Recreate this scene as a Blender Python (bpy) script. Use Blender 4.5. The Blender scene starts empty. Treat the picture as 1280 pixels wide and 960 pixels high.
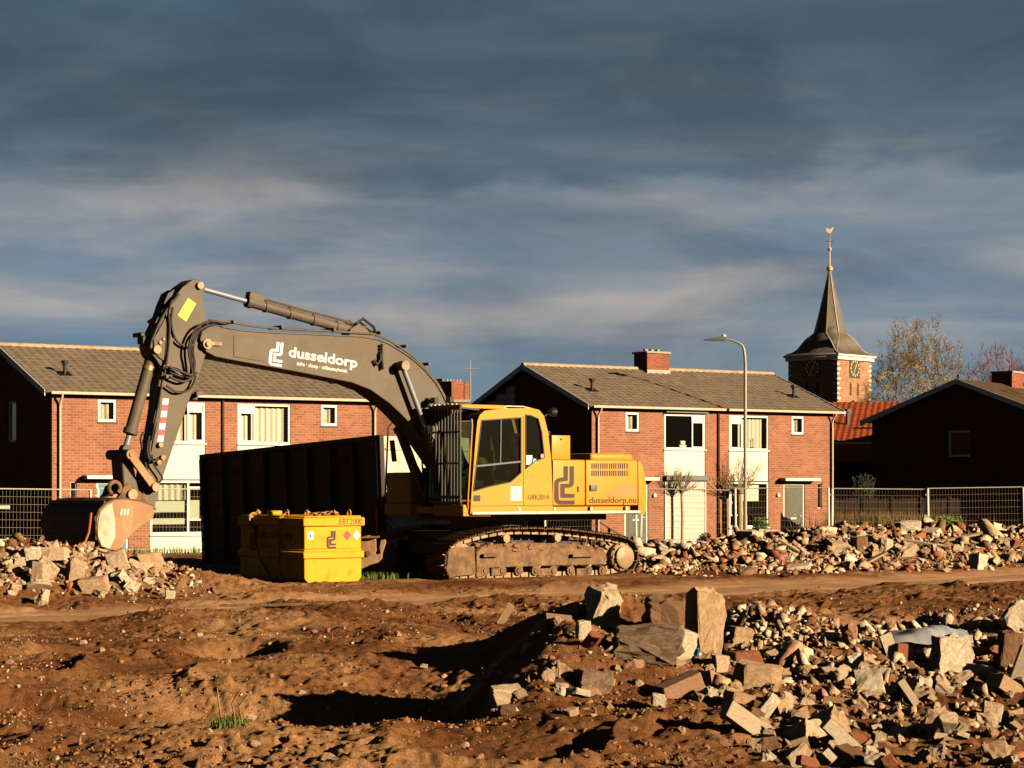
import bpy, bmesh, math, random
import numpy as np
from mathutils import Vector, Matrix
from math import sin, cos, pi, radians as R

# ------------------------------------------------------------------ camera, sky, sun, exposure
scene = bpy.context.scene
col = scene.collection
random.seed(7)
EYE = 2.1          # camera height above the ground in front of the houses
FPX, CX, HY = 2700.0, 640.0, 612.0   # focal length and horizon in pixels of the 1280 x 960 frame
cam_d = bpy.data.cameras.new('camera')
cam_d.sensor_width = 36.0
cam_d.lens = FPX / 1280 * 36
cam_d.shift_y = (HY - 480) / 1280
cam_d.clip_start = 0.2
cam_d.clip_end = 5000
cam = bpy.data.objects.new('camera', cam_d)
cam.location = (0, 0, EYE)
cam.rotation_euler = (R(90), 0, 0)
col.objects.link(cam)
scene.camera = cam

SUN_EL, SUN_B = 16.0, 30.0     # elevation, angle behind the picture plane (sun stands to the right)
S_DIR = Vector((cos(R(SUN_B)) * cos(R(SUN_EL)), -sin(R(SUN_B)) * cos(R(SUN_EL)), sin(R(SUN_EL))))
sun_d = bpy.data.lights.new('sun', 'SUN')
sun_d.energy = 5.0
sun_d.angle = R(0.5)
sun_d.color = (1.0, 0.755, 0.485)
sun = bpy.data.objects.new('sun', sun_d)
sun.rotation_euler = S_DIR.to_track_quat('Z', 'Y').to_euler()
sun.location = (30, -10, 30)
col.objects.link(sun)

world = bpy.data.worlds.new('World')
scene.world = world
world.use_nodes = True
wt = world.node_tree
wt.nodes.clear()
def wn(t, **kw):
    n = wt.nodes.new(t)
    for k, v in kw.items():
        setattr(n, k, v)
    return n
wl = wt.links.new
w_out = wn('ShaderNodeOutputWorld')
sky = wn('ShaderNodeTexSky', sky_type='NISHITA')
sky.sun_disc = False
sky.sun_elevation = R(SUN_EL)
sky.sun_rotation = R(90 + SUN_B)
bg_sky = wn('ShaderNodeBackground')
bg_sky.inputs[1].default_value = 0.05
wl(sky.outputs[0], bg_sky.inputs[0])
tc = wn('ShaderNodeTexCoord')
sep = wn('ShaderNodeSeparateXYZ')
wl(tc.outputs['Generated'], sep.inputs[0])
def wmath(op, a, b=None, clamp=False):
    n = wn('ShaderNodeMath', operation=op)
    n.use_clamp = clamp
    for i, v in enumerate((a, b)):
        if v is None: continue
        if isinstance(v, (int, float)): n.inputs[i].default_value = v
        else: wl(v, n.inputs[i])
    return n.outputs[0]
def wnoise(scale_xyz, loc, scale, detail, rough, dist=0.0):
    m = wn('ShaderNodeMapping')
    m.inputs['Scale'].default_value = scale_xyz
    m.inputs['Location'].default_value = loc
    wl(tc.outputs['Generated'], m.inputs[0])
    n = wn('ShaderNodeTexNoise')
    n.inputs['Scale'].default_value = scale
    n.inputs['Detail'].default_value = detail
    n.inputs['Roughness'].default_value = rough
    n.inputs['Distortion'].default_value = dist
    wl(m.outputs[0], n.inputs[0])
    return n.outputs[0]
def wramp(fac, stops, interp='EASE'):
    r = wn('ShaderNodeValToRGB')
    r.color_ramp.interpolation = interp
    e = r.color_ramp.elements
    while len(e) < len(stops): e.new(0.5)
    for el, (p, c) in zip(e, stops):
        el.position = p
        el.color = (*c, 1) if len(c) == 3 else c
    wl(fac, r.inputs[0])
    return r.outputs[0]
def s2l(r, g, b):
    f = lambda c: (c / 255 / 12.92) if c / 255 <= 0.04045 else ((c / 255 + 0.055) / 1.055) ** 2.4
    return (f(r), f(g), f(b))
z = sep.outputs[2]
big = wnoise((1, 1, 2.4), (0.3, 0, 0.15), 5.5, 8, 0.55, 0.35)
mid = wnoise((1, 1, 4.5), (2.1, 0, 0.4), 11.0, 6, 0.6, 0.25)
fine = wnoise((1, 1, 4.0), (0.6, 0, 1.3), 30.0, 8, 0.65, 0.4)
zz = wmath('ADD', z, wmath('MULTIPLY', wmath('SUBTRACT', big, 0.5), 0.10))
zz = wmath('ADD', zz, wmath('MULTIPLY', wmath('SUBTRACT', mid, 0.5), 0.03))
zs = wmath('MULTIPLY', zz, 3.2, True)
base = wramp(zs, [(0.0, s2l(86, 114, 134)), (0.17, s2l(90, 117, 138)), (0.27, s2l(103, 122, 141)),
                  (0.41, s2l(110, 122, 136)), (0.455, s2l(80, 98, 114)), (0.62, s2l(62, 81, 95)), (0.75, s2l(71, 91, 106)), (1.0, s2l(68, 86, 101))])
# pale wind-drawn streaks, strongest in a band above the roofs
band = wramp(wmath('MULTIPLY', z, 3.2, True), [(0.0, (0, 0, 0)), (0.15, (.15, .15, .15)), (0.27, (1, 1, 1)), (0.42, (.8, .8, .8)), (0.54, (.12, .12, .12)), (0.8, (.05, .05, .05)), (1.0, (0.0, 0.0, 0.0))])
streak_n = wnoise((1, 1, 6.5), (1.7, 0.2, 0.55), 6.0, 6, 0.52, 0.3)
streak = wramp(streak_n, [(0.40, (0, 0, 0)), (0.72, (1, 1, 1))])
stk = wmath('MULTIPLY', streak, band)
mix1 = wn('ShaderNodeMix', data_type='RGBA')
wl(wmath('MULTIPLY', stk, 0.62), mix1.inputs[0])
wl(base, mix1.inputs[6])
mix1.inputs[7].default_value = (*s2l(182, 168, 158), 1)
# one soft lit opening in the cloud, low over the roofs
def wgauss(v, c, s): return wmath('POWER', 2.718, wmath('MULTIPLY', wmath('POWER', wmath('DIVIDE', wmath('SUBTRACT', v, c), s), 2.0), -1.0))
glow = wmath('MULTIPLY', wmath('MULTIPLY', wgauss(sep.outputs[0], 0.035, 0.085), wgauss(z, 0.083, 0.014)), wramp(streak_n, [(0.30, (.35, .35, .35)), (0.62, (1, 1, 1))]))
mixg = wn('ShaderNodeMix', data_type='RGBA')
wl(wmath('MULTIPLY', glow, 0.62), mixg.inputs[0]); wl(mix1.outputs[2], mixg.inputs[6]); mixg.inputs[7].default_value = (*s2l(186, 172, 162), 1)
mix1 = mixg
# darker billows
dark = wramp(wnoise((1, 1, 2.6), (3.3, 0, 0.9), 7.0, 6, 0.58, 0.5), [(0.38, (0.74, 0.78, 0.82)), (0.50, (1.0, 1.0, 1.0)), (0.62, (1.16, 1.14, 1.12))], 'LINEAR')
mul = wn('ShaderNodeMix', data_type='RGBA', blend_type='MULTIPLY')
mul.inputs[0].default_value = 1.0
wl(mix1.outputs[2], mul.inputs[6])
wl(dark, mul.inputs[7])
det = wramp(fine, [(0.3, (0.96, 0.965, 0.97)), (0.7, (1.03, 1.03, 1.025))], 'LINEAR')
mul2 = wn('ShaderNodeMix', data_type='RGBA', blend_type='MULTIPLY')
mul2.inputs[0].default_value = 1.0
wl(mul.outputs[2], mul2.inputs[6])
wl(det, mul2.inputs[7])
bg_cl = wn('ShaderNodeBackground')
SKY_K = 0.63
bg_cl.inputs[1].default_value = SKY_K
# made-up dimming of the unseen sky, overhead and behind, to cut fill light
top_k = wramp(z, [(0.0, (1, 1, 1)), (0.24, (1, 1, 1)), (0.42, (.24, .24, .25)), (1.0, (.11, .11, .12))], 'LINEAR')
side_k = wramp(wmath('MULTIPLY_ADD' if False else 'MULTIPLY', wmath('ADD', sep.outputs[1], 1.0), 0.5, True), [(0.0, (.42, .24, .13)), (0.5, (.26, .17, .12)), (0.80, (.14, .13, .13)), (0.94, (.8, .8, .8)), (0.97, (1, 1, 1))], 'LINEAR')
mk = wn('ShaderNodeMix', data_type='RGBA', blend_type='MULTIPLY'); mk.inputs[0].default_value = 1.0
wl(mul2.outputs[2], mk.inputs[6]); wl(top_k, mk.inputs[7])
mk2 = wn('ShaderNodeMix', data_type='RGBA', blend_type='MULTIPLY'); mk2.inputs[0].default_value = 1.0
wl(mk.outputs[2], mk2.inputs[6]); wl(side_k, mk2.inputs[7])
wl(mk2.outputs[2], bg_cl.inputs[0])
mixs = wn('ShaderNodeMixShader')
mixs.inputs[0].default_value = 0.93      # nearly full storm cloud cover
wl(bg_sky.outputs[0], mixs.inputs[1])
wl(bg_cl.outputs[0], mixs.inputs[2])
wl(mixs.outputs[0], w_out.inputs[0])

scene.view_settings.view_transform = 'Standard'
scene.view_settings.look = 'None'
scene.view_settings.exposure = 0.82
scene.view_settings.gamma = 1.0
scene.view_settings.use_curve_mapping = False

# ------------------------------------------------------------------ helpers
class MB:
    """collects faces and links them as one mesh object"""
    def __init__(self): self.v = []; self.f = []
    def add(self, vs, fs):
        o = len(self.v)
        self.v += [tuple(p) for p in vs]
        self.f += [tuple(i + o for i in f) for f in fs]
        return self
    def box(self, c, s, M=None):
        hx, hy, hz = s[0] / 2, s[1] / 2, s[2] / 2
        ps = [Vector((x, y, zz_)) for x in (-hx, hx) for y in (-hy, hy) for zz_ in (-hz, hz)]
        if M is not None: ps = [M @ p for p in ps]
        c = Vector(c)
        return self.add([p + c for p in ps], [(0, 1, 3, 2), (4, 6, 7, 5), (0, 4, 5, 1), (2, 3, 7, 6), (0, 2, 6, 4), (1, 5, 7, 3)])
    def span(self, x0, x1, y0, y1, z0, z1):
        return self.box(((x0 + x1) / 2, (y0 + y1) / 2, (z0 + z1) / 2), (abs(x1 - x0), abs(y1 - y0), abs(z1 - z0)))
    def quad(self, *p): return self.add(p, [tuple(range(len(p)))])
    def cyl(self, a, b, r0, r1=None, n=12, cap=True):
        a, b = Vector(a), Vector(b)
        r1 = r0 if r1 is None else r1
        d = (b - a).normalized() if (b - a).length > 1e-9 else Vector((0, 0, 1))
        u = d.orthogonal().normalized(); w = d.cross(u)
        vs = []
        for p, r in ((a, r0), (b, r1)):
            for i in range(n):
                t = 2 * pi * i / n
                vs.append(p + u * (r * cos(t)) + w * (r * sin(t)))
        fs = [(i, (i + 1) % n, n + (i + 1) % n, n + i) for i in range(n)]
        if cap: fs += [tuple(range(n))[::-1], tuple(range(n, 2 * n))]
        return self.add(vs, fs)
    def bar(self, a, b, w, h, up=(0, 0, 1)):
        a, b = Vector(a), Vector(b)
        d = (b - a); L = d.length; d.normalize()
        s = d.cross(Vector(up))
        if s.length < 1e-6: s = d.orthogonal()
        s.normalize(); t = s.cross(d)
        ps = [q + s * (i * w / 2) + t * (j * h / 2) for q in (a, b) for i, j in ((-1, -1), (1, -1), (1, 1), (-1, 1))]
        return self.add(ps, [(0, 1, 2, 3), (7, 6, 5, 4), (0, 4, 5, 1), (1, 5, 6, 2), (2, 6, 7, 3), (3, 7, 4, 0)])
    def tube(self, pts, r, n=8, r_end=None):
        pts = [Vector(p) for p in pts]
        m = len(pts); vs = []; fs = []
        d0 = (pts[1] - pts[0]).normalized(); u = d0.orthogonal().normalized()
        for k, p in enumerate(pts):
            if k == 0: d = pts[1] - pts[0]
            elif k == m - 1: d = pts[-1] - pts[-2]
            else: d = pts[k + 1] - pts[k - 1]
            d.normalize()
            u = (u - d * u.dot(d))
            if u.length < 1e-6: u = d.orthogonal()
            u.normalize(); w = d.cross(u)
            rr = r if r_end is None else r + (r_end - r) * k / (m - 1)
            for i in range(n):
                t = 2 * pi * i / n
                vs.append(p + u * (rr * cos(t)) + w * (rr * sin(t)))
        for k in range(m - 1):
            for i in range(n):
                j = (i + 1) % n
                fs.append((k * n + i, k * n + j, (k + 1) * n + j, (k + 1) * n + i))
        fs += [tuple(range(n))[::-1], tuple(range((m - 1) * n, m * n))]
        return self.add(vs, fs)
    def prism(self, poly, fn, t0, t1):
        """poly: 2d points; fn(a, b, t) -> 3d point; extruded from t0 to t1"""
        n = len(poly)
        vs = [fn(a, b, t0) for a, b in poly] + [fn(a, b, t1) for a, b in poly]
        fs = [tuple(range(n)), tuple(range(n, 2 * n))[::-1]]
        fs += [(i, n + i, n + (i + 1) % n, (i + 1) % n) for i in range(n)]
        return self.add(vs, fs)
    def lathe(self, prof, c, axis=(0, 0, 1), n=16):
        ax = Vector(axis).normalized(); u = ax.orthogonal().normalized(); w = ax.cross(u); c = Vector(c)
        vs = []; fs = []
        for r, h in prof:
            for i in range(n):
                t = 2 * pi * i / n
                vs.append(c + ax * h + u * (max(r, 1e-4) * cos(t)) + w * (max(r, 1e-4) * sin(t)))
        for k in range(len(prof) - 1):
            for i in range(n):
                j = (i + 1) % n
                fs.append((k * n + i, k * n + j, (k + 1) * n + j, (k + 1) * n + i))
        fs += [tuple(range(n))[::-1], tuple(range((len(prof) - 1) * n, len(prof) * n))]
        return self.add(vs, fs)
    def build(self, name, mat, parent=None, smooth=True, bevel=0.0, seg=1, xf=None):
        me = bpy.data.meshes.new(name)
        vs = self.v if xf is None else [xf(p) for p in self.v]
        me.from_pydata([tuple(p) for p in vs], [], self.f)
        bm = bmesh.new(); bm.from_mesh(me)
        bmesh.ops.recalc_face_normals(bm, faces=bm.faces[:])
        if bevel > 0:
            ed = [e for e in bm.edges if len(e.link_faces) == 2 and e.calc_face_angle(0) > 0.5]
            if ed: bmesh.ops.bevel(bm, geom=ed, offset=bevel, segments=seg, affect='EDGES', profile=0.6, clamp_overlap=True)
        bm.to_mesh(me); bm.free()
        if mat is not None: me.materials.append(mat)
        if smooth:
            me.polygons.foreach_set('use_smooth', [True] * len(me.polygons))
            if hasattr(me, 'set_sharp_from_angle'): me.set_sharp_from_angle(angle=R(40))
        o = bpy.data.objects.new(name, me)
        col.objects.link(o)
        if parent is not None: o.parent = parent
        return o

def tag(o, label=None, cat=None, group=None, kind=None):
    if label: o['label'] = label
    if cat: o['category'] = cat
    if group: o['group'] = group
    if kind: o['kind'] = kind
    return o
def empty(name, loc, rz=0.0, rot=None):
    o = bpy.data.objects.new(name, None)
    o.location = loc
    o.rotation_euler = rot if rot else (0, 0, rz)
    o.empty_display_size = 0.3
    col.objects.link(o)
    return o
def children(o): return [c for c in list(col.objects) if c.parent == o]
def copy_tree(o, parent=None):
    c = o.copy(); col.objects.link(c); c.parent = parent
    for ch in children(o): copy_tree(ch, c)
    return c

FONT = None
_glyph = {}
def text_mb(txt, size, fn, bold=0.0, sx=1.0, align='LEFT', depth=0.0):
    """text as flat mesh; fn(a, b) -> 3d point; a to the reader's right, b up"""
    cu = bpy.data.curves.new('lettering', 'FONT')
    cu.body = txt; cu.size = size; cu.align_x = align
    cu.offset = bold; cu.resolution_u = 3; cu.fill_mode = 'FRONT'
    ob = bpy.data.objects.new('lettering', cu)
    col.objects.link(ob)
    dg = bpy.context.evaluated_depsgraph_get()
    me = bpy.data.meshes.new_from_object(ob.evaluated_get(dg))
    bpy.data.objects.remove(ob)
    mb = MB()
    mb.add([fn(v.co.x * sx, v.co.y) for v in me.vertices], [tuple(p.vertices) for p in me.polygons])
    bpy.data.meshes.remove(me); bpy.data.curves.remove(cu)
    return mb
def stroke2d(mb, pts, w, fn):
    """a thick polyline as one mitred strip laid flat on a surface"""
    n = len(pts); L = []; Rr = []
    for i, (x, y) in enumerate(pts):
        d = []
        for a, b in ((i - 1, i), (i, i + 1)):
            if a >= 0 and b < n:
                dx, dy = pts[b][0] - pts[a][0], pts[b][1] - pts[a][1]; q = math.hypot(dx, dy) or 1; d.append((dx / q, dy / q))
        nx = -sum(t[1] for t in d); ny = sum(t[0] for t in d); q = math.hypot(nx, ny); nx /= q; ny /= q
        k = 1 / max(.5, nx * -d[0][1] + ny * d[0][0])
        L.append((x + nx * w / 2 * k, y + ny * w / 2 * k)); Rr.append((x - nx * w / 2 * k, y - ny * w / 2 * k))
    for i in range(n - 1): mb.quad(fn(*L[i]), fn(*Rr[i]), fn(*Rr[i + 1]), fn(*L[i + 1]))
def arc(cx, cy, r, a0, a1, n=5):
    return [(cx + r * cos(R(a0 + (a1 - a0) * i / n)), cy + r * sin(R(a0 + (a1 - a0) * i / n))) for i in range(n + 1)]
def logo_mb(h, fn):
    """two parallel bent bands, unit box 0.52 wide x 1.1 high, scaled so that the mark is h high"""
    k = h / 1.0
    A = [(0.27, 1.0), (0.27, 0.66)] + arc(0.14, 0.54, 0.10, 90, 180) + arc(0.14, 0.14, 0.10, 180, 270) + [(0.49, 0.04)]
    B = [(0.42, 1.0)] + arc(0.34, 0.56, 0.08, 0, -90) + [(0.19, 0.48), (0.19, 0.215), (0.49, 0.215)]
    mb = MB()
    for P in (A, B): stroke2d(mb, [(a * k, b * k) for a, b in P], 0.108 * k, fn)
    return mb

# ------------------------------------------------------------------ materials
MATS = {}
def mat(name, color, rough=0.7, metal=0.0, var=0.12, var_scale=3.0, dirt=None, dirt_amt=0.0, dirt_scale=2.5, bump=0.0, bump_scale=30.0, spec=0.4, streak=False, alpha=None):
    m = bpy.data.materials.new(name); m.use_nodes = True
    nt = m.node_tree; b = nt.nodes['Principled BSDF']
    b.inputs['Roughness'].default_value = rough
    b.inputs['Metallic'].default_value = metal
    b.inputs['Specular IOR Level'].default_value = spec
    t = nt.nodes.new('ShaderNodeTexCoord')
    co = t.outputs['Object']
    n = nt.nodes.new('ShaderNodeTexNoise'); n.inputs['Scale'].default_value = var_scale; n.inputs['Detail'].default_value = 6; n.inputs['Roughness'].default_value = 0.6
    nt.links.new(co, n.inputs[0])
    r = nt.nodes.new('ShaderNodeValToRGB')
    r.color_ramp.elements[0].position = 0.3; r.color_ramp.elements[1].position = 0.7
    r.color_ramp.elements[0].color = (*[c * (1 - var) for c in color], 1)
    r.color_ramp.elements[1].color = (*[min(1, c * (1 + var)) for c in color], 1)
    nt.links.new(n.outputs[0], r.inputs[0])
    out = r.outputs[0]
    if dirt:
        mp = nt.nodes.new('ShaderNodeMapping')
        mp.inputs['Scale'].default_value = (1, 1, 0.35) if streak else (1, 1, 1)
        nt.links.new(co, mp.inputs[0])
        n2 = nt.nodes.new('ShaderNodeTexNoise'); n2.inputs['Scale'].default_value = dirt_scale; n2.inputs['Detail'].default_value = 9; n2.inputs['Roughness'].default_value = 0.7
        nt.links.new(mp.outputs[0], n2.inputs[0])
        r2 = nt.nodes.new('ShaderNodeValToRGB')
        r2.color_ramp.elements[0].position = 0.62 - 0.3 * dirt_amt; r2.color_ramp.elements[1].position = 0.78 - 0.2 * dirt_amt
        r2.color_ramp.elements[0].color = (0, 0, 0, 1); r2.color_ramp.elements[1].color = (min(1, dirt_amt + .3),) * 3 + (1,)
        nt.links.new(n2.outputs[0], r2.inputs[0])
        mx = nt.nodes.new('ShaderNodeMix'); mx.data_type = 'RGBA'
        nt.links.new(r2.outputs[0], mx.inputs[0]); nt.links.new(out, mx.inputs[6]); mx.inputs[7].default_value = (*dirt, 1)
        out = mx.outputs[2]
        rr = nt.nodes.new('ShaderNodeMapRange'); rr.inputs[3].default_value = rough; rr.inputs[4].default_value = 0.92
        nt.links.new(r2.outputs[0], rr.inputs[0]); nt.links.new(rr.outputs[0], b.inputs['Roughness'])
    nt.links.new(out, b.inputs['Base Color'])
    if bump > 0:
        n3 = nt.nodes.new('ShaderNodeTexNoise'); n3.inputs['Scale'].default_value = bump_scale; n3.inputs['Detail'].default_value = 6; n3.inputs['Roughness'].default_value = 0.65
        nt.links.new(co, n3.inputs[0])
        bp = nt.nodes.new('ShaderNodeBump'); bp.inputs['Strength'].default_value = bump; bp.inputs['Distance'].default_value = 1.0 / bump_scale
        nt.links.new(n3.outputs[0], bp.inputs['Height']); nt.links.new(bp.outputs[0], b.inputs['Normal'])
    MATS[name] = m
    return m
MUD = (0.30, 0.165, 0.075)
M = MATS
mat('yellow_paint', (0.70, 0.29, 0.020), 0.42, spec=.3, dirt=(0.40, 0.20, 0.05), dirt_amt=0.12, dirt_scale=1.6, var=0.04, streak=True)
mat('yellow_scratch', (0.80, 0.52, 0.14), 0.6)
mat('tank_yellow', (0.80, 0.36, 0.003), 0.48, spec=.25, dirt=(0.30, 0.13, 0.03), dirt_amt=0.3, dirt_scale=3.5, var=0.04)
mat('boom_grey', (0.115, 0.094, 0.069), 0.6, dirt=(0.18, 0.132, 0.085), dirt_amt=0.5, dirt_scale=1.8, bump=0.15, var=0.15, var_scale=2.0)
mat('dark_steel', (0.030, 0.026, 0.024), 0.5, dirt=(0.12, 0.07, 0.035), dirt_amt=0.2)
mat('mud_steel', (0.17, 0.098, 0.050), 0.85, var=.3, dirt=(0.32, 0.19, 0.095), dirt_amt=0.6, dirt_scale=6, bump=0.5, bump_scale=22)
mat('track_steel', (0.11, 0.060, 0.032), 0.75, dirt=(0.26, 0.145, 0.07), dirt_amt=0.5, dirt_scale=9, bump=0.5, bump_scale=30)
mat('worn_steel', (0.36, 0.25, 0.15), 0.55, 0.2, dirt=(0.30, 0.16, 0.07), dirt_amt=0.5, dirt_scale=4, bump=0.2)
mat('bucket_steel', (0.055, 0.030, 0.022), 0.6, dirt=(0.16, 0.08, 0.04), dirt_amt=0.4, dirt_scale=3)
mat('bucket_side_steel', (0.33, 0.175, 0.08), 0.6, dirt=(0.50, 0.36, 0.22), dirt_amt=0.5, dirt_scale=2.6, bump=0.25, streak=True)
mat('worn_plate', (0.50, 0.42, 0.31), 0.55, 0.1, dirt=(0.36, 0.24, 0.14), dirt_amt=0.4, dirt_scale=4, bump=0.15)
mat('chrome', (0.24, 0.27, 0.32), 0.5, 0.3, var=0.02)
mat('rubber', (0.016, 0.014, 0.013), 0.55, dirt=(0.12, 0.07, 0.035), dirt_amt=0.35, dirt_scale=8)
mat('brass', (0.50, 0.30, 0.10), 0.4, 0.6)
mat('black', (0.012, 0.012, 0.012), 0.5)
mat('black_paint', (0.035, 0.016, 0.012), 0.5, var=0.05)
mat('letter_white', (0.82, 0.80, 0.76), 0.6, var=0.03)
mat('sign_red', (0.62, 0.05, 0.05), 0.5, var=0.05)
mat('sticker_red', (0.75, 0.06, 0.10), 0.5, var=0.03)
mat('sticker_yellow', (0.85, 0.62, 0.01), 0.45, var=0.03)
mat('sticker_blue', (0.25, 0.50, 0.60), 0.5, var=0.03)
mat('sticker_pink', (0.75, 0.28, 0.42), 0.5, var=0.03)
mat('silver', (0.50, 0.46, 0.40), 0.45, 0.3, dirt=MUD, dirt_amt=0.3, dirt_scale=6)
mat('lamp_grey', (0.36, 0.34, 0.28), 0.5, 0.2)
mat('galvanised', (0.68, 0.65, 0.57), 0.5, 0.1, var=0.1)
mat('fence_wire', (0.50, 0.42, 0.28), 0.5, 0.3)
mat('white_paint', (0.80, 0.78, 0.70), 0.5, var=0.03, dirt=(0.45, 0.40, 0.30), dirt_amt=0.05)
mat('white_panel', (0.74, 0.70, 0.59), 0.55, var=0.03, var_scale=1.2, dirt=(0.5, 0.45, 0.33), dirt_amt=0.08, streak=True)
mat('shutter_slats', (0.62, 0.60, 0.54), 0.6, var=0.03)
mat('grey_trim', (0.13, 0.135, 0.15), 0.5, var=0.05)
mat('lead_flashing', (0.42, 0.38, 0.34), 0.7)
mat('zinc', (0.62, 0.52, 0.38), 0.55, var=0.08)
mat('dark_pipe', (0.10, 0.035, 0.02), 0.6)
mat('fascia_grey', (0.66, 0.67, 0.72), 0.6, var=0.05)
mat('siding_pale', (0.50, 0.46, 0.42), 0.6, var=0.05)
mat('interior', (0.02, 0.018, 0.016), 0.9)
mat('curtain', (0.80, 0.74, 0.58), 0.9, var=0.06, var_scale=8)
mat('net_curtain', (0.52, 0.52, 0.38), 0.9, var=0.22, var_scale=9)
mat('blind_green', (0.45, 0.50, 0.38), 0.8, var=0.06)
mat('door_green', (0.07, 0.075, 0.05), 0.45, var=0.2, var_scale=5)
mat('door_blue', (0.02, 0.22, 0.30), 0.45)
mat('concrete_base', (0.40, 0.36, 0.30), 0.9, bump=0.4)
mat('slate_dark', (0.15, 0.13, 0.10), 0.55, var=0.22, var_scale=0.8, dirt=(0.27, 0.225, 0.15), dirt_amt=0.4, dirt_scale=0.8, streak=True)
mat('gold', (0.75, 0.55, 0.24), 0.55, 0.3)
mat('clock_dial', (0.07, 0.07, 0.055), 0.5)
mat('bark_pale', (0.42, 0.34, 0.20), 0.9, var=0.25, var_scale=9)
mat('bark', (0.15, 0.105, 0.06), 0.9, var=0.3, var_scale=5)
mat('twig', (0.36, 0.27, 0.15), 0.9)
mat('twig_lichen', (0.50, 0.36, 0.11), 0.9, var=0.3, var_scale=1.5)
mat('twig_red', (0.48, 0.19, 0.11), 0.9, var=0.25, var_scale=1.5)
mat('bud_leaf', (0.55, 0.40, 0.07), 0.9, var=0.3, var_scale=2)
mat('leaf_green', (0.06, 0.13, 0.02), 0.8, var=0.3)
mat('leaf_dark', (0.014, 0.026, 0.012), 0.7, var=0.3)
mat('grass', (0.13, 0.20, 0.03), 0.85, var=0.3)
mat('dry_reed', (0.26, 0.17, 0.07), 0.9, var=0.35, var_scale=3)
mat('screen_brown', (0.040, 0.022, 0.015), 0.9, var=0.4, var_scale=4)
mat('rust', (0.42, 0.13, 0.04), 0.8, dirt=(0.2, 0.06, 0.02), dirt_amt=0.4, dirt_scale=12)
mat('chain_steel', (0.50, 0.24, 0.07), 0.7, dirt=(0.6, 0.42, 0.2), dirt_amt=0.4, dirt_scale=12)
mat('tarp_blue', (0.42, 0.45, 0.50), 0.6, var=0.1)
mat('container_paint', (0.022, 0.016, 0.016), 0.55, dirt=(0.07, 0.03, 0.02), dirt_amt=0.25, dirt_scale=2, streak=True)
mat('container_door_paint', (0.62, 0.56, 0.45), 0.6, dirt=(0.35, 0.27, 0.18), dirt_amt=0.3, dirt_scale=3, streak=True, bump=0.1)
mat('seat_cloth', (0.16, 0.015, 0.015), 0.8)
mat('cab_grey', (0.10, 0.11, 0.10), 0.6)
mat('hivis', (0.40, 0.38, 0.03), 0.7)
mat('wood_grey', (0.42, 0.33, 0.23), 0.85, var=0.25, var_scale=8, bump=0.3)
mat('bag_blue', (0.02, 0.14, 0.45), 0.5)
mat('plastic_dark', (0.015, 0.016, 0.02), 0.4)

def rock_mat(name, c, c2, scale=7.0):
    m = mat(name, c, 0.92, var=0.28, var_scale=scale, dirt=c2, dirt_amt=0.6, dirt_scale=5, bump=0.7, bump_scale=26)
    return m
rock_mat('concrete_cream', (0.76, 0.58, 0.40), (0.52, 0.34, 0.19))
rock_mat('concrete_grey', (0.62, 0.47, 0.32), (0.44, 0.28, 0.15))
rock_mat('concrete_tan', (0.62, 0.42, 0.25), (0.42, 0.25, 0.12))
rock_mat('concrete_brown', (0.22, 0.12, 0.06), (0.30, 0.17, 0.08))
rock_mat('brick_red', (0.42, 0.105, 0.045), (0.45, 0.28, 0.17))
rock_mat('brick_pale', (0.50, 0.24, 0.13), (0.52, 0.40, 0.27))
rock_mat('plaster_white', (0.80, 0.70, 0.52), (0.55, 0.39, 0.23))
rock_mat('conglomerate', (0.33, 0.23, 0.15), (0.14, 0.075, 0.04), 16)

def glass_mat(name, tint, rough=0.03, trans=0.75):
    m = bpy.data.materials.new(name); m.use_nodes = True
    nt = m.node_tree; nt.nodes.clear()
    o = nt.nodes.new('ShaderNodeOutputMaterial')
    g = nt.nodes.new('ShaderNodeBsdfGlossy'); g.inputs['Roughness'].default_value = rough
    t = nt.nodes.new('ShaderNodeBsdfTransparent'); t.inputs[0].default_value = (*tint, 1)
    f = nt.nodes.new('ShaderNodeFresnel'); f.inputs[0].default_value = 1.5
    x = nt.nodes.new('ShaderNodeMixShader')
    nt.links.new(f.outputs[0], x.inputs[0]); nt.links.new(t.outputs[0], x.inputs[1]); nt.links.new(g.outputs[0], x.inputs[2])
    nt.links.new(x.outputs[0], o.inputs[0])
    MATS[name] = m
glass_mat('window_glass', (0.93, 0.95, 0.93))
glass_mat('cab_glass', (0.17, 0.27, 0.18))

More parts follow.
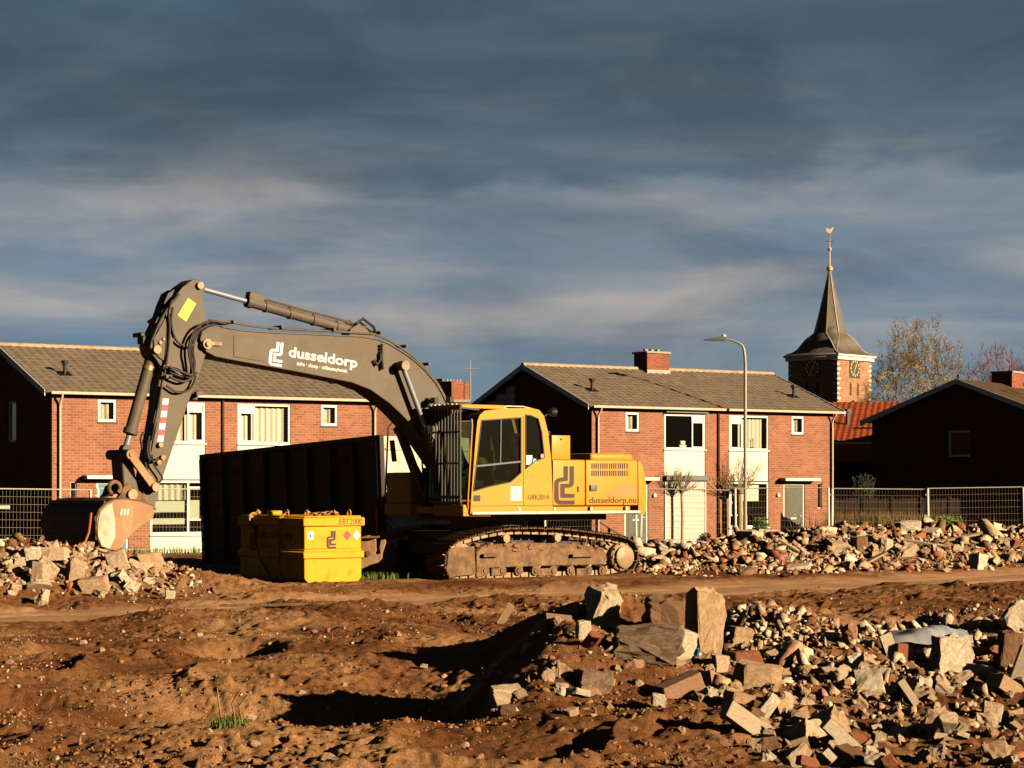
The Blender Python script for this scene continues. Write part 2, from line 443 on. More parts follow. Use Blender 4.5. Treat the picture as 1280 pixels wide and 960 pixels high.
def brick_mat(name, c1, c2, mortar, scale=1.0):
    m = bpy.data.materials.new(name); m.use_nodes = True
    nt = m.node_tree; b = nt.nodes['Principled BSDF']; L = nt.links.new
    b.inputs['Roughness'].default_value = 0.9; b.inputs['Specular IOR Level'].default_value = 0.2
    t = nt.nodes.new('ShaderNodeTexCoord'); s = nt.nodes.new('ShaderNodeSeparateXYZ'); L(t.outputs['Object'], s.inputs[0])
    a = nt.nodes.new('ShaderNodeMath'); a.operation = 'ADD'; L(s.outputs[0], a.inputs[0]); L(s.outputs[1], a.inputs[1])
    c = nt.nodes.new('ShaderNodeCombineXYZ'); L(a.outputs[0], c.inputs[0]); L(s.outputs[2], c.inputs[1])
    br = nt.nodes.new('ShaderNodeTexBrick')
    br.inputs['Scale'].default_value = 1.0 / scale
    br.inputs['Brick Width'].default_value = 0.24
    br.inputs['Row Height'].default_value = 0.0875
    br.inputs['Mortar Size'].default_value = 0.011
    br.inputs['Mortar Smooth'].default_value = 0.3
    br.inputs['Bias'].default_value = -0.1
    br.inputs['Color1'].default_value = (*c1, 1); br.inputs['Color2'].default_value = (*c2, 1); br.inputs['Mortar'].default_value = (*mortar, 1)
    L(c.outputs[0], br.inputs[0])
    n = nt.nodes.new('ShaderNodeTexNoise'); n.inputs['Scale'].default_value = 0.9; n.inputs['Detail'].default_value = 8; n.inputs['Roughness'].default_value = 0.7; L(t.outputs['Object'], n.inputs[0])
    r = nt.nodes.new('ShaderNodeValToRGB'); r.color_ramp.elements[0].position = .3; r.color_ramp.elements[1].position = .7
    r.color_ramp.elements[0].color = (.78, .76, .74, 1); r.color_ramp.elements[1].color = (1.15, 1.15, 1.15, 1); L(n.outputs[0], r.inputs[0])
    mx = nt.nodes.new('ShaderNodeMix'); mx.data_type = 'RGBA'; mx.blend_type = 'MULTIPLY'; mx.inputs[0].default_value = 1
    L(br.outputs[0], mx.inputs[6]); L(r.outputs[0], mx.inputs[7]); L(mx.outputs[2], b.inputs['Base Color'])
    bp = nt.nodes.new('ShaderNodeBump'); bp.inputs['Strength'].default_value = 0.7; bp.inputs['Distance'].default_value = 0.012; bp.invert = True
    L(br.outputs['Fac'], bp.inputs['Height']); L(bp.outputs[0], b.inputs['Normal'])
    MATS[name] = m
brick_mat('brick_wall', (0.38, 0.145, 0.084), (0.26, 0.094, 0.055), (0.40, 0.28, 0.19))
brick_mat('brick_wall_dark', (0.13, 0.046, 0.032), (0.09, 0.030, 0.022), (0.10, 0.07, 0.05))  # darker copy of the house brick, shade put into the colour for unlit walls
brick_mat('brick_tower', (0.40, 0.205, 0.11), (0.26, 0.12, 0.068), (0.45, 0.34, 0.22), 2.2)
brick_mat('brick_chimney', (0.34, 0.10, 0.055), (0.23, 0.06, 0.035), (0.28, 0.18, 0.12))

def tile_mat(name, c1, c2, dirt):
    m = mat(name, c1, 0.75, var=0.25, var_scale=3.5, dirt=dirt, dirt_amt=0.4, dirt_scale=1.2)
tile_mat('roof_tile', (0.19, 0.150, 0.112), None, (0.28, 0.225, 0.165))
tile_mat('roof_tile_red', (0.42, 0.085, 0.025), None, (0.30, 0.06, 0.02))
tile_mat('roof_tile_dark', (0.10, 0.058, 0.032), None, (0.14, 0.085, 0.05))
mat('ridge_tile', (0.42, 0.32, 0.21), 0.8, var=0.3, var_scale=4)

# sandy, wet-and-dry demolition soil
def soil_mat():
    m = bpy.data.materials.new('soil'); m.use_nodes = True
    nt = m.node_tree; b = nt.nodes['Principled BSDF']; L = nt.links.new
    b.inputs['Specular IOR Level'].default_value = 0.12
    t = nt.nodes.new('ShaderNodeTexCoord')
    def noise(s, d, r):
        n = nt.nodes.new('ShaderNodeTexNoise'); n.inputs['Scale'].default_value = s; n.inputs['Detail'].default_value = d; n.inputs['Roughness'].default_value = r
        L(t.outputs['Object'], n.inputs[0]); return n.outputs[0]
    def ramp(f, stops):
        r = nt.nodes.new('ShaderNodeValToRGB'); e = r.color_ramp.elements
        while len(e) < len(stops): e.new(.5)
        for el, (p, c) in zip(e, stops): el.position = p; el.color = (*c, 1)
        L(f, r.inputs[0]); return r.outputs[0]
    c = ramp(noise(0.55, 8, 0.62), [(0.36, (0.20, 0.075, 0.027)), (0.5, (0.33, 0.148, 0.058)), (0.62, (0.54, 0.295, 0.135))])
    c2 = ramp(noise(9, 8, 0.7), [(0.3, (0.62, 0.60, 0.58)), (0.5, (1, 1, 1)), (0.72, (1.3, 1.28, 1.22))])
    mx = nt.nodes.new('ShaderNodeMix'); mx.data_type = 'RGBA'; mx.blend_type = 'MULTIPLY'; mx.inputs[0].default_value = 1
    L(c, mx.inputs[6]); L(c2, mx.inputs[7])
    at = nt.nodes.new('ShaderNodeAttribute'); at.attribute_name = 'packed'
    mr = nt.nodes.new('ShaderNodeMix'); mr.data_type = 'RGBA'
    L(at.outputs['Fac'], mr.inputs[0]); L(mx.outputs[2], mr.inputs[6]); 
    ad = nt.nodes.new('ShaderNodeAttribute'); ad.attribute_name = 'dust'
    md = nt.nodes.new('ShaderNodeMix'); md.data_type = 'RGBA'
    L(ad.outputs['Fac'], md.inputs[0]); L(mr.outputs[2], md.inputs[6])
    L(ramp(noise(13, 8, .75), [(.35, (.34, .19, .09)), (.5, (.56, .38, .21)), (.66, (.72, .56, .37))]), md.inputs[7])
    rd = ramp(noise(1.6, 6, 0.6), [(0.35, (0.46, 0.255, 0.130)), (0.65, (0.64, 0.39, 0.22))])
    L(rd, mr.inputs[7]); L(md.outputs[2], b.inputs['Base Color'])
    b.inputs['Roughness'].default_value = 0.93
    b1 = nt.nodes.new('ShaderNodeBump'); b1.inputs['Distance'].default_value = 0.05
    s1 = nt.nodes.new('ShaderNodeMath'); s1.operation = 'MULTIPLY_ADD'; L(at.outputs['Fac'], s1.inputs[0]); s1.inputs[1].default_value = -0.75; s1.inputs[2].default_value = 1.0
    L(s1.outputs[0], b1.inputs['Strength']); L(noise(28, 9, 0.75), b1.inputs['Height'])
    b2 = nt.nodes.new('ShaderNodeBump'); b2.inputs['Distance'].default_value = 0.02; b2.inputs['Strength'].default_value = 0.7
    L(noise(75, 4, 0.6), b2.inputs['Height']); L(b1.outputs[0], b2.inputs['Normal']); L(b2.outputs[0], b.inputs['Normal'])
    MATS['soil'] = m
soil_mat()
mat('clod', (0.31, 0.150, 0.064), 0.95, var=0.35, var_scale=1.5, bump=0.6, bump_scale=30)
scene.cycles.max_bounces = 6
scene.cycles.diffuse_bounces = 0
# ------------------------------------------------------------------ the ground: one sheet
def _hash(ix, iy, seed):
    n = (ix.astype(np.int64) * 374761393 + iy.astype(np.int64) * 668265263 + seed * 974634777) & 0x7fffffff
    n = ((n ^ (n >> 13)) * 1274126177) & 0x7fffffff
    n = n ^ (n >> 16)
    return (n & 0xffff) / 65535.0
def vnoise(x, y, s, seed=0):
    x = x / s; y = y / s
    ix = np.floor(x); iy = np.floor(y); fx = x - ix; fy = y - iy
    fx = fx * fx * fx * (fx * (fx * 6 - 15) + 10); fy = fy * fy * fy * (fy * (fy * 6 - 15) + 10)
    a = _hash(ix, iy, seed); b = _hash(ix + 1, iy, seed); c = _hash(ix, iy + 1, seed); d = _hash(ix + 1, iy + 1, seed)
    return (a + (b - a) * fx) * (1 - fy) + (c + (d - c) * fx) * fy - 0.5
def lumps(x, y, s, seed=0):
    """rounded clods: distance to the nearest scattered point"""
    x = x / s; y = y / s
    ix = np.floor(x); iy = np.floor(y)
    best = np.full(np.shape(x), 9.0)
    for dx in (-1, 0, 1):
        for dy in (-1, 0, 1):
            px = ix + dx + _hash(ix + dx, iy + dy, seed); py = iy + dy + _hash(ix + dx, iy + dy, seed + 5)
            best = np.minimum(best, (x - px) ** 2 + (y - py) ** 2)
    return np.clip(0.45 - best, 0, 1) * 2
def smooth(a, b, x):
    t = np.clip((x - a) / (b - a), 0, 1); return t * t * (3 - 2 * t)
def blob(x, y, cx, cy, sx, sy, ang=0.0, p=2.0):
    c, s = cos(R(ang)), sin(R(ang))
    u = ((x - cx) * c + (y - cy) * s) / sx; v = (-(x - cx) * s + (y - cy) * c) / sy
    return np.exp(-(u * u + v * v) ** (p / 2))
def packed(x, y):
    """how hard the soil is driven flat (tracks)"""
    wob = vnoise(x, y, 3.5, 90) * 0.7
    d1 = -(x + 6.47) * sin(R(40)) + (y - 27.3) * cos(R(40)) + wob
    r1 = 1 - smooth(1.05, 1.75, np.abs(d1))
    d2 = -(x - 4.3) * sin(R(24)) + (y - 25.6) * cos(R(24)) + wob * .6
    r2 = (1 - smooth(0.28, 0.75, np.abs(d2))) * smooth(1.8, 4.0, x)
    return np.clip(np.maximum(r1 * 0.95, r2 * 0.8), 0, 1) * smooth(-60, -20, x) * (1 - smooth(60, 70, y))
def H(x, y):
    x = np.asarray(x, float); y = np.asarray(y, float)
    h = 0.5 - 0.5 * smooth(52, 66, y) + 0 * x
    far = 1 - smooth(56, 75, y)
    pk = packed(x, y)
    # heaps
    rag = 1 + 0.7 * vnoise(x, y, 1.1, 3) + 0.4 * vnoise(x, y, 0.45, 4)
    hp = 0.42 * blob(x, y, -7.1, 32.7, 3.1, 1.15, 34, 2.6) * (0.8 + 0.5 * vnoise(x, y, 1.4, 8))
    hp += 0.14 * blob(x, y, -4.3, 34.0, 0.9, 0.6, 30, 2.4)
    hp += 0.55 * blob(x, y, -7.4, 33.4, 1.9, 1.3, 20, 3.0)
    hp += 0.78 * blob(x, y, 8.4, 47.6, 8.2, 2.5, 33, 3.4) * (0.85 + 0.45 * vnoise(x, y, 2.4, 6) + .3 * vnoise(x, y, .9, 16))
    hp += 0.38 * blob(x, y, 3.1, 17.2, 2.5, 3.0, 10, 2.6) * rag
    hp += 0.28 * blob(x, y, 4.9, 19.6, 1.5, 0.9, -10, 2.5)
    hp += 0.46 * blob(x, y, 0.8, 20.2, 1.0, 1.0, 0, 2.6) * (1 + 0.5 * vnoise(x, y, .5, 33))
    hp += 0.24 * blob(x, y, 1.05, 14.6, 1.05, 0.95, 25, 2.2) * rag
    hp += 0.44 * blob(x, y, .20, 16.3, .50, 2.5, 0, 2.8) * (1 + .5 * vnoise(x, y, .6, 19))
    hp += 0.10 * blob(x, y, -1.9, 12.9, 2.0, 0.9, 0, 2.2) + 0.17 * blob(x, y, -.35, 16.9, .75, .22, -14, 2.0)
    hp += 0.34 * blob(x, y, 2.0, 17.7, .45, 1.1, 0, 2.4) + .16 * blob(x, y, .75, 15.1, .7, 1.0, 0, 2.4)
    hp -= 0.34 * blob(x, y, .55, 18.35, 1.0, .62, 0, 3)
    # hollows
    hp -= 0.64 * blob(x, y, -1.4, 15.9, 1.6, 1.8, 10, 4) * (1 + .5 * vnoise(x, y, .5, 12))
    hp -= 0.20 * blob(x, y, -0.5, 19.3, 1.2, 1.3, 10, 3)
    hp -= 0.30 * blob(x, y, -2.75, 21.5, .42, .6, 0, 5) + 0.24 * blob(x, y, -2.9, 13.5, .55, .25, 10, 4) + .26 * blob(x, y, -3.95, 16.8, .5, .4, 0, 4) + .2 * blob(x, y, -1.6, 22.5, .3, .4, 0, 5) + .2 * blob(x, y, -4.2, 21, .4, .5, 0, 4) + .2 * blob(x, y, 5.6, 31, .5, .5, 0, 4) + .14 * blob(x, y, 2.4, 29, .6, .4, 0, 4)
    hp -= 0.12 * blob(x, y, 3.2, 14.0, .7, .5, 0, 2.4)
    h = h + hp * far
    # churned surface
    near = 1 - smooth(30, 46, y)
    n = 0.16 * vnoise(x, y, 2.6, 21) + 0.09 * vnoise(x, y, 0.95, 22) + 0.04 * vnoise(x, y, 0.42, 23)
    rdg = 1 - np.abs(vnoise(x, y * .7, 1.1, 61)) * 4; n = n + .07 * np.clip(rdg, 0, 1) ** 2 * smooth(-.05, .2, vnoise(x, y, 3.1, 62))
    rgh = .55 + .9 * smooth(-.15, .25, vnoise(x, y, 1.3, 51))
    n += rgh * (0.026 * vnoise(x, y, 0.2, 24) + 0.028 * vnoise(x, y, 0.1, 25) + .022 * vnoise(x, y, .055, 26) + .013 * vnoise(x, y, .03, 27) * (1 - smooth(16, 24, y)))
    n = n + .05 * vnoise(x, y * .45, .6, 28) * smooth(18, 24, y)
    lmp = lumps(x, y, 0.36, 40) * smooth(.08, .2, vnoise(x, y, 0.9, 41)) * 0.03 + lumps(x, y, 0.17, 44) * smooth(-.1, .3, vnoise(x, y, 0.7, 45)) * 0.03
    lmp2 = lumps(x, y, 0.085, 47) * 0.010
    n = n * (0.35 + 0.65 * near) + lmp * (.3 + .7 * near) + lmp2 * near
    h = h + n * (1 - 0.93 * pk) * far - 0.05 * pk * far
    # wheel ruts inside the driven track
    d1 = -(x + 6.47) * sin(R(40)) + (y - 27.3) * cos(R(40)) + vnoise(x, y, 3.5, 90) * 0.7
    h = h - 0.035 * pk * far * np.exp(-((np.abs(d1) - 0.75) / 0.16) ** 2)
    # level pad under the machine
    pad = blob(x, y, -0.43, 39.84, 3.0, 2.3, 37, 6)
    h = h * (1 - pad) + (0.535 + 0.03 * vnoise(x, y, .5, 70)) * pad
    pad = blob(x, y, -4.0, 44.6, 3.4, 1.9, -45, 6)
    h = h * (1 - pad) + 0.52 * pad
    return h
def Hs(x, y): return float(H(np.array([x]), np.array([y]))[0])

def ground_hit(px, py, lo=10.0, hi=62.0):
    """where the line of sight through a picture point first meets the ground"""
    ys = np.concatenate([np.arange(lo, 25, 0.03), np.arange(25, hi, 0.08)])
    xs = (px - CX) / FPX * ys; zs = EYE + (HY - py) / FPX * ys
    hh = H(xs, ys)
    below = np.nonzero(zs <= hh)[0]
    if len(below) == 0: return None
    k = below[0]
    return Vector((xs[k], ys[k], hh[k]))

def build_ground():
    ys = [-60, -30, -12, -4, 1, 4, 6.5, 8.5, 10]
    y = 10.0
    rows = list(ys)
    while y < 48: y *= 1.00185; rows.append(y)
    while y < 80: y *= 1.007; rows.append(y)
    while y < 3000: y *= 1.09; rows.append(y)
    t_in = np.linspace(-0.262, 0.262, 760)
    t_out = np.concatenate([np.linspace(.2635, .56, 150), [.6, 0.7, 0.9, 1.3, 2, 4, 8]])
    t = np.concatenate([-t_out[::-1], t_in, t_out])
    rows = np.array(rows)
    YY, TT = np.meshgrid(rows, t, indexing='ij')
    XX = TT * np.maximum(YY, 9.0)
    ZZ = H(XX, YY)
    nr, nc = XX.shape
    co = np.stack([XX, YY, ZZ], -1).reshape(-1, 3)
    idx = np.arange(nr * nc).reshape(nr, nc)
    q = np.stack([idx[:-1, :-1], idx[:-1, 1:], idx[1:, 1:], idx[1:, :-1]], -1).reshape(-1, 4)
    me = bpy.data.meshes.new('ground')
    me.vertices.add(len(co)); me.vertices.foreach_set('co', co.ravel())
    me.loops.add(q.size); me.loops.foreach_set('vertex_index', q.ravel().astype(np.int32))
    me.polygons.add(len(q)); me.polygons.foreach_set('loop_start', np.arange(0, q.size, 4, dtype=np.int32))
    me.polygons.foreach_set('loop_total', np.full(len(q), 4, dtype=np.int32))
    me.polygons.foreach_set('use_smooth', np.ones(len(q), dtype=bool))
    me.update(calc_edges=True)
    a = me.attributes.new('packed', 'FLOAT', 'POINT')
    a.data.foreach_set('value', packed(XX, YY).ravel().astype(np.float32))
    du = np.maximum(np.maximum(blob(XX, YY, 3.9, 17.4, 2.5, 2.9, 10, 4), blob(XX, YY, 8.4, 46.9, 8.6, 2.3, 33, 4)), blob(XX, YY, -7.0, 32.6, 2.3, .9, 24, 4)) * (1 - packed(XX, YY))
    du = np.clip(du * (.62 + 1.5 * vnoise(XX, YY, .5, 81) + .8 * vnoise(XX, YY, .16, 82)), 0, .9)
    a = me.attributes.new('dust', 'FLOAT', 'POINT'); a.data.foreach_set('value', du.ravel().astype(np.float32))
    me.materials.append(M['soil'])
    o = bpy.data.objects.new('ground', me); col.objects.link(o)
    tag(o, 'churned sandy brown soil of the demolition site', None, None, 'structure')
build_ground()
# ------------------------------------------------------------------ brick houses
def wall_face(mb, x0, x1, z0, z1, holes, y, reveal, axis='x', const=0.0):
    """front sheet of a wall with rectangular openings and their reveals (towards +depth)"""
    xs = sorted({x0, x1, *[h[0] for h in holes], *[h[1] for h in holes]})
    zs = sorted({z0, z1, *[h[2] for h in holes], *[h[3] for h in holes]})
    for a, b in zip(xs[:-1], xs[1:]):
        for c, d in zip(zs[:-1], zs[1:]):
            mx, mz = (a + b) / 2, (c + d) / 2
            if any(h[0] < mx < h[1] and h[2] < mz < h[3] for h in holes): continue
            mb.quad((a, y, c), (b, y, c), (b, y, d), (a, y, d))
    for a, b, c, d in holes:
        r = y + reveal
        mb.quad((a, y, c), (a, r, c), (a, r, d), (a, y, d)); mb.quad((b, y, c), (b, y, d), (b, r, d), (b, r, c))
        mb.quad((a, y, c), (b, y, c), (b, r, c), (a, r, c)); mb.quad((a, y, d), (a, r, d), (b, r, d), (b, y, d))

def tile_roof(name, x0, x1, y0, z0, y1, z1, m, parent, cw=0.30, rl=0.32, flip=False):
    """overlapping wavy tiles from the eave (y0,z0) to the ridge (y1,z1)"""
    L = math.hypot(y1 - y0, z1 - z0); nr = max(1, round(L / rl)); nc = round((x1 - x0) / cw); per = 6
    dy, dz = (y1 - y0) / L, (z1 - z0) / L; ny, nz = -dz, dy
    if nz < 0: ny, nz = -ny, -nz
    vs = []; fs = []
    nx = nc * per + 1
    prof = [0.0, 0.008, 0.022, 0.026, 0.017, 0.003]
    rnd = random.Random(5)
    for r in range(nr):
        base = len(vs)
        jit = [rnd.uniform(-.006, .006) for _ in range(nc + 1)]
        for (t, lift) in ((r / nr * L - 0.03, 0.0), (r / nr * L - 0.03, 0.024), ((r + 1) / nr * L, 0.004)):
            for i in range(nx):
                x = x0 + (x1 - x0) * i / (nx - 1)
                k = i % per
                h = lift + (prof[k] if lift > 0 or t > r / nr * L else 0) + jit[min(i // per, nc)] * (lift > 0.01)
                vs.append((x, y0 + dy * t + ny * h, z0 + dz * t + nz * h))
        for k in range(2):
            for i in range(nx - 1):
                a = base + k * nx + i
                fs.append((a, a + 1, a + nx + 1, a + nx))
    mb = MB(); mb.add(vs, fs)
    return mb.build(name, m, parent)

def window(parent, x0, x1, z0, z1, y, parts, frame=0.075, glass='window_glass', fm='white_paint', label=None, depth=0.06, sub=None, curtain=None, open_curtain=None):
    """frame (thing's part) > pane, curtain; parts: list of inner (x0,x1,z0,z1) sashes that get an own rim"""
    mb = MB()
    for a, b, c, d, w, yo in [(x0, x1, z0, z1, frame, 0)] + [(p[0], p[1], p[2], p[3], 0.055, -0.012) for p in parts]:
        ya, yb = y + yo - depth / 2, y + yo + depth / 2
        mb.span(a, b, ya, yb, c, c + w); mb.span(a, b, ya, yb, d - w, d)
        mb.span(a, a + w, ya, yb, c + w, d - w); mb.span(b - w, b, ya, yb, c + w, d - w)
    f = mb.build('window', M[fm], parent)
    if label: f['label'] = label
    g = MB(); g.quad((x0 + frame, y + 0.012, z0 + frame), (x1 - frame, y + 0.012, z0 + frame), (x1 - frame, y + 0.012, z1 - frame), (x0 + frame, y + 0.012, z1 - frame))
    g.build('pane', M[glass], f)
    if curtain:
        for (a, b, c, d, cm) in curtain:
            cmb = MB(); n = max(8, int((b - a) / 0.018)); vs = []; fs = []
            rr = random.Random(int(a * 100)); ph = 0
            for i in range(n + 1):
                xx = a + (b - a) * i / n; ph += rr.uniform(.25, .85)
                yy = y + 0.17 + 0.028 * sin(ph)
                vs += [(xx, yy, c), (xx + rr.uniform(-.004, .004), yy, d)]
            fs = [(2 * i, 2 * i + 2, 2 * i + 3, 2 * i + 1) for i in range(n)]
            cmb.add(vs, fs); cmb.build('curtain', M[cm], f)
    return f

HL, HD, EZ, RZ = 11.9, 8.4, 5.22, 6.86
def make_house(name, origin, label, left):
    t = empty(name, (*origin, 0), R(33))
    tag(t, label, 'house', 'brick semi-detached houses behind the site')
    bays = [(3.38, 5.36), (6.54, 8.52)]
    nws = [(0.62, 0.83, 1.35, 2.36), (11.07, 11.28, 1.35, 2.36)]
    sws = [(1.56, 2.19, 4.30, 5.02), (9.71, 10.34, 4.30, 5.02)]
    doors = [(1.50, 2.62, 0.02, 2.36), (9.28, 10.40, 0.02, 2.36)]
    holes = nws + sws + doors + [(a, b, 0.0, 5.0) for a, b in bays]
    # front wall, gable walls and rear wall
    w = MB(); wall_face(w, 0, HL, -0.3, EZ, holes, 0, 0.12)
    w.quad((0, HD, -.3), (0, HD, EZ), (HL, HD, EZ), (HL, HD, -.3))
    w.build('front_wall', M['brick_wall'], t)
    g = MB()
    top = RZ - 0.06
    if left:
        wz = [(3.27, 4.12, 3.7, 5.05)] if left == 'left' else []
    else: wz = []
    for x in (0, HL):
        g = MB()
        if x == 0 and wz:
            a, b, c, d = wz[0]
            g.quad((0, 0, -.3), (0, a, -.3), (0, a, EZ), (0, 0, EZ)); g.quad((0, b, -.3), (0, HD, -.3), (0, HD, EZ), (0, b, EZ))
            g.quad((0, a, -.3), (0, b, -.3), (0, b, c), (0, a, c)); g.quad((0, a, d), (0, b, d), (0, b, EZ), (0, a, EZ))
            g.quad((0, 0, EZ), (0, HD, EZ), (0, HD / 2, top))
            for q in (((0, a, c), (.12, a, c), (.12, a, d), (0, a, d)), ((0, b, c), (0, b, d), (.12, b, d), (.12, b, c)), ((0, a, c), (0, b, c), (.12, b, c), (.12, a, c)), ((0, a, d), (.12, a, d), (.12, b, d), (0, b, d))): g.quad(*q)
        else:
            g.quad((x, 0, -.3), (x, HD, -.3), (x, HD, EZ), (x, HD / 2, top), (x, 0, EZ))
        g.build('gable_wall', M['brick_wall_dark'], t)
    if wz:
        a, b, c, d = wz[0]
        f = MB(); y0_, y1_ = .05, .11
        f.span(y0_, y1_, a, b, c, c + .07); f.span(y0_, y1_, a, b, d - .07, d); f.span(y0_, y1_, a, a + .07, c + .07, d - .07); f.span(y0_, y1_, b - .07, b, c + .07, d - .07)
        fo = f.build('window', M['white_paint'], t); fo['label'] = 'narrow white framed window in the dark gable'
        q = MB(); q.quad((.09, a + .07, c + .07), (.09, b - .07, c + .07), (.09, b - .07, d - .07), (.09, a + .07, d - .07)); q.build('pane', M['window_glass'], fo)
    # dark room boxes behind openings
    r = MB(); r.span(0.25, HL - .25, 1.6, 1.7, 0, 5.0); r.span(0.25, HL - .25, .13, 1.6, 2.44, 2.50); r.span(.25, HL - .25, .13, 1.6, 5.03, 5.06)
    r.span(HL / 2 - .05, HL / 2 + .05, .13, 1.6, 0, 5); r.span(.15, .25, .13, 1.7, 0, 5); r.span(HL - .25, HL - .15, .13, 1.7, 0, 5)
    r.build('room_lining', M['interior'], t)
    # roof
    ov = 0.34; rise = (RZ - EZ) / (HD / 2)
    ey, ez = -0.28, EZ - 0.28 * rise + 0.10
    tile_roof('roof', -ov, HL + ov, ey, ez, HD / 2, RZ + 0.08, M['roof_tile'], t)
    tile_roof('roof', -ov, HL + ov, HD + 0.28, ez, HD / 2, RZ + 0.08, M['roof_tile'], t)
    u = MB(); u.quad((-ov, ey + .03, ez - .05), (HL + ov, ey + .03, ez - .05), (HL + ov, HD / 2, RZ + .02), (-ov, HD / 2, RZ + .02))
    u.quad((-ov, HD + .25, ez - .05), (HL + ov, HD + .25, ez - .05), (HL + ov, HD / 2, RZ + .02), (-ov, HD / 2, RZ + .02))
    u.build('roof_boards', M['grey_trim'], t)
    rt = MB(); nrt = 38
    for i in range(nrt):
        x = -ov + (HL + 2 * ov) * i / nrt; L_ = (HL + 2 * ov) / nrt
        rt.cyl((x, HD / 2, RZ + .075), (x + L_ + .02, HD / 2, RZ + .09), .115, .105, 8)
    rt.build('ridge', M['ridge_tile'], t)
    # verge boards on both gables
    for x in (-ov - .02, HL + ov):
        v = MB()
        for s_ in (0, 1):
            y0v, y1v = (ey, HD / 2) if s_ == 0 else (HD + .28, HD / 2)
            v.add([(x, y0v, ez - .13), (x + .025, y0v, ez - .13), (x + .025, y0v, ez + .07), (x, y0v, ez + .07),
                   (x, y1v, RZ - .09), (x + .025, y1v, RZ - .09), (x + .025, y1v, RZ + .13), (x, y1v, RZ + .13)],
                  [(0, 1, 2, 3), (4, 7, 6, 5), (0, 4, 5, 1), (1, 5, 6, 2), (2, 6, 7, 3), (3, 7, 4, 0)])
        v.build('verge_board', M['fascia_grey'], t)
    if left == 'right':        # pale boarding in the rear half of the gable top, exposed beside the brick
        s = MB(); nb = 9
        for k in range(nb):
            z0 = 4.3 + k * .27; z1 = z0 + .25
            ya = HD / 2 + 1.0; yb = HD - 0.02
            lim = lambda yy: EZ + (HD - yy) * rise - .05
            yb2 = min(yb, HD - (z1 - EZ + .05) / rise) if z1 > EZ else yb
            if yb2 <= ya + .05: break
            s.span(-.05 - .012, -.012, ya, yb2, z0, z1)
        s.build('gable_boarding', M['siding_pale'], t)
    # gutter and downpipes
    gt = MB(); gt.prism([(-.05, 0), (.055, 0), (.07, .085), (.055, .085), (.045, .01), (-.04, .01), (-.05, .085), (-.062, .085)], lambda a, b, q: (q, ey - .03 + a, ez - .06 + b), -.15, HL + .35)
    gt.build('gutter', M['zinc'], t)
    for x in (.24, HL - .12):
        p = MB(); p.tube([(x, ey - .02, ez - .05), (x, ey + .02, ez - .14), (x, -.10, ez - .32), (x, -.075, ez - .45), (x, -.075, -.1)], .042, 8)
        for zz_ in (1.2, 2.9, 4.5): p.cyl((x, -.075, zz_), (x, -.075, zz_ + .05), .052, .052, 8)
        p.build('downpipe', M['zinc'], t)
    p = MB(); p.tube([(5.98, -.05, ez - .05), (5.98, -.05, 0)], .042, 6); p.build('downpipe', M['dark_pipe'], t)
    # entrance canopies, lamps, number plates
    for a, b in ((1.02, 2.85), (9.05, 10.88)):
        c = MB(); c.span(a, b, -.42, -.002, 2.44, 2.56); c.build('canopy', M['white_paint'], t, bevel=.01)
    for x in (2.88, 8.98):
        c = MB(); c.cyl((x, -.002, 1.88), (x, -.09, 1.88), .085, .07, 10); c.build('wall_lamp', M['white_paint'], t)
    # doors
    for k, (a, b, c, d) in enumerate(doors):
        f = MB(); y0_, y1_ = .04, .10
        f.span(a, a + .08, y0_, y1_, c, d); f.span(b - .08, b, y0_, y1_, c, d); f.span(a + .08, b - .08, y0_, y1_, d - .08, d)
        fo = f.build('door_frame', M['white_paint'], t)
        blue = left == 'left' and k == 0
        dm = MB(); dm.span(a + .08, b - .08, .06, .09, c, d - .08)
        do = dm.build('door', M['door_blue' if blue else 'door_green'], t, bevel=.004)
        if blue: do['label'] = 'blue front door with dark glass'
        q = MB(); q.span(a + .22, b - .22, .05, .06, 1.0 if blue else .25, d - .45 if blue else d - .2); q.build('door_glass', M['window_glass' if blue else 'door_green'], do)
        q = MB(); q.cyl((b - .16, .06, 1.05), (b - .16, .0, 1.05), .012); q.bar((b - .16, .0, 1.05), (b - .28, .0, 1.05), .02, .02); q.cyl((b-.5,.05,1.1),(b-.5,.04,1.1),.02); q.build('handle', M['galvanised'], do)
        if k == 1 or not left == 'left':
            q = MB(); q.span((a + b) / 2 - .14, (a + b) / 2 + .14, .042, .052, .92, .99); q.build('letter_slot', M['galvanised'], do)
    for (a, b, c, d) in nws: window(t, a, b, c, d, .08, [], .03, curtain=[(a + .02, b - .02, c, d, 'net_curtain')])
    for k, (a, b, c, d) in enumerate(sws):
        window(t, a, b, c, d, .045, [], .085, curtain=[(a + .08, b - .08, c + .05, d, 'net_curtain')])
        s = MB(); s.span(a - .02, b + .02, -.03, .02, c - .06, c - .002); s.build('window_sill', M['black_paint'], t)
    # the two window bays
    for k, (a, b) in enumerate(bays):
        dark = left == 'right' and k == 0
        # upper window: narrow sash next to the wide pane
        sx = (a + .10, a + .62) if k == 1 else (b - .62, b - .10)
        cur = None
        if left == 'left': cur = [(a + .06, b - .06, 3.66, 4.95, 'curtain')]
        elif k == 1: cur = [(a + .62, b - .15, 3.66, 4.95, 'curtain')]
        mb_div = sx[1] if k == 1 else sx[0]
        wu = window(t, a, b, 3.64, 5.0, .05, [(sx[0] - .03, sx[1] + .03, 3.70, 4.72)], .075, curtain=cur)
        q = MB(); q.span(mb_div - .03, mb_div + .03, .02, .08, 3.715, 4.925); q.build('mullion', M['white_paint'], wu)
        q = MB(); q.span(sx[0] - .0, sx[1] + .0, .03, .07, 4.722, 4.922); q.build('vent_panel', M['white_paint'], wu)
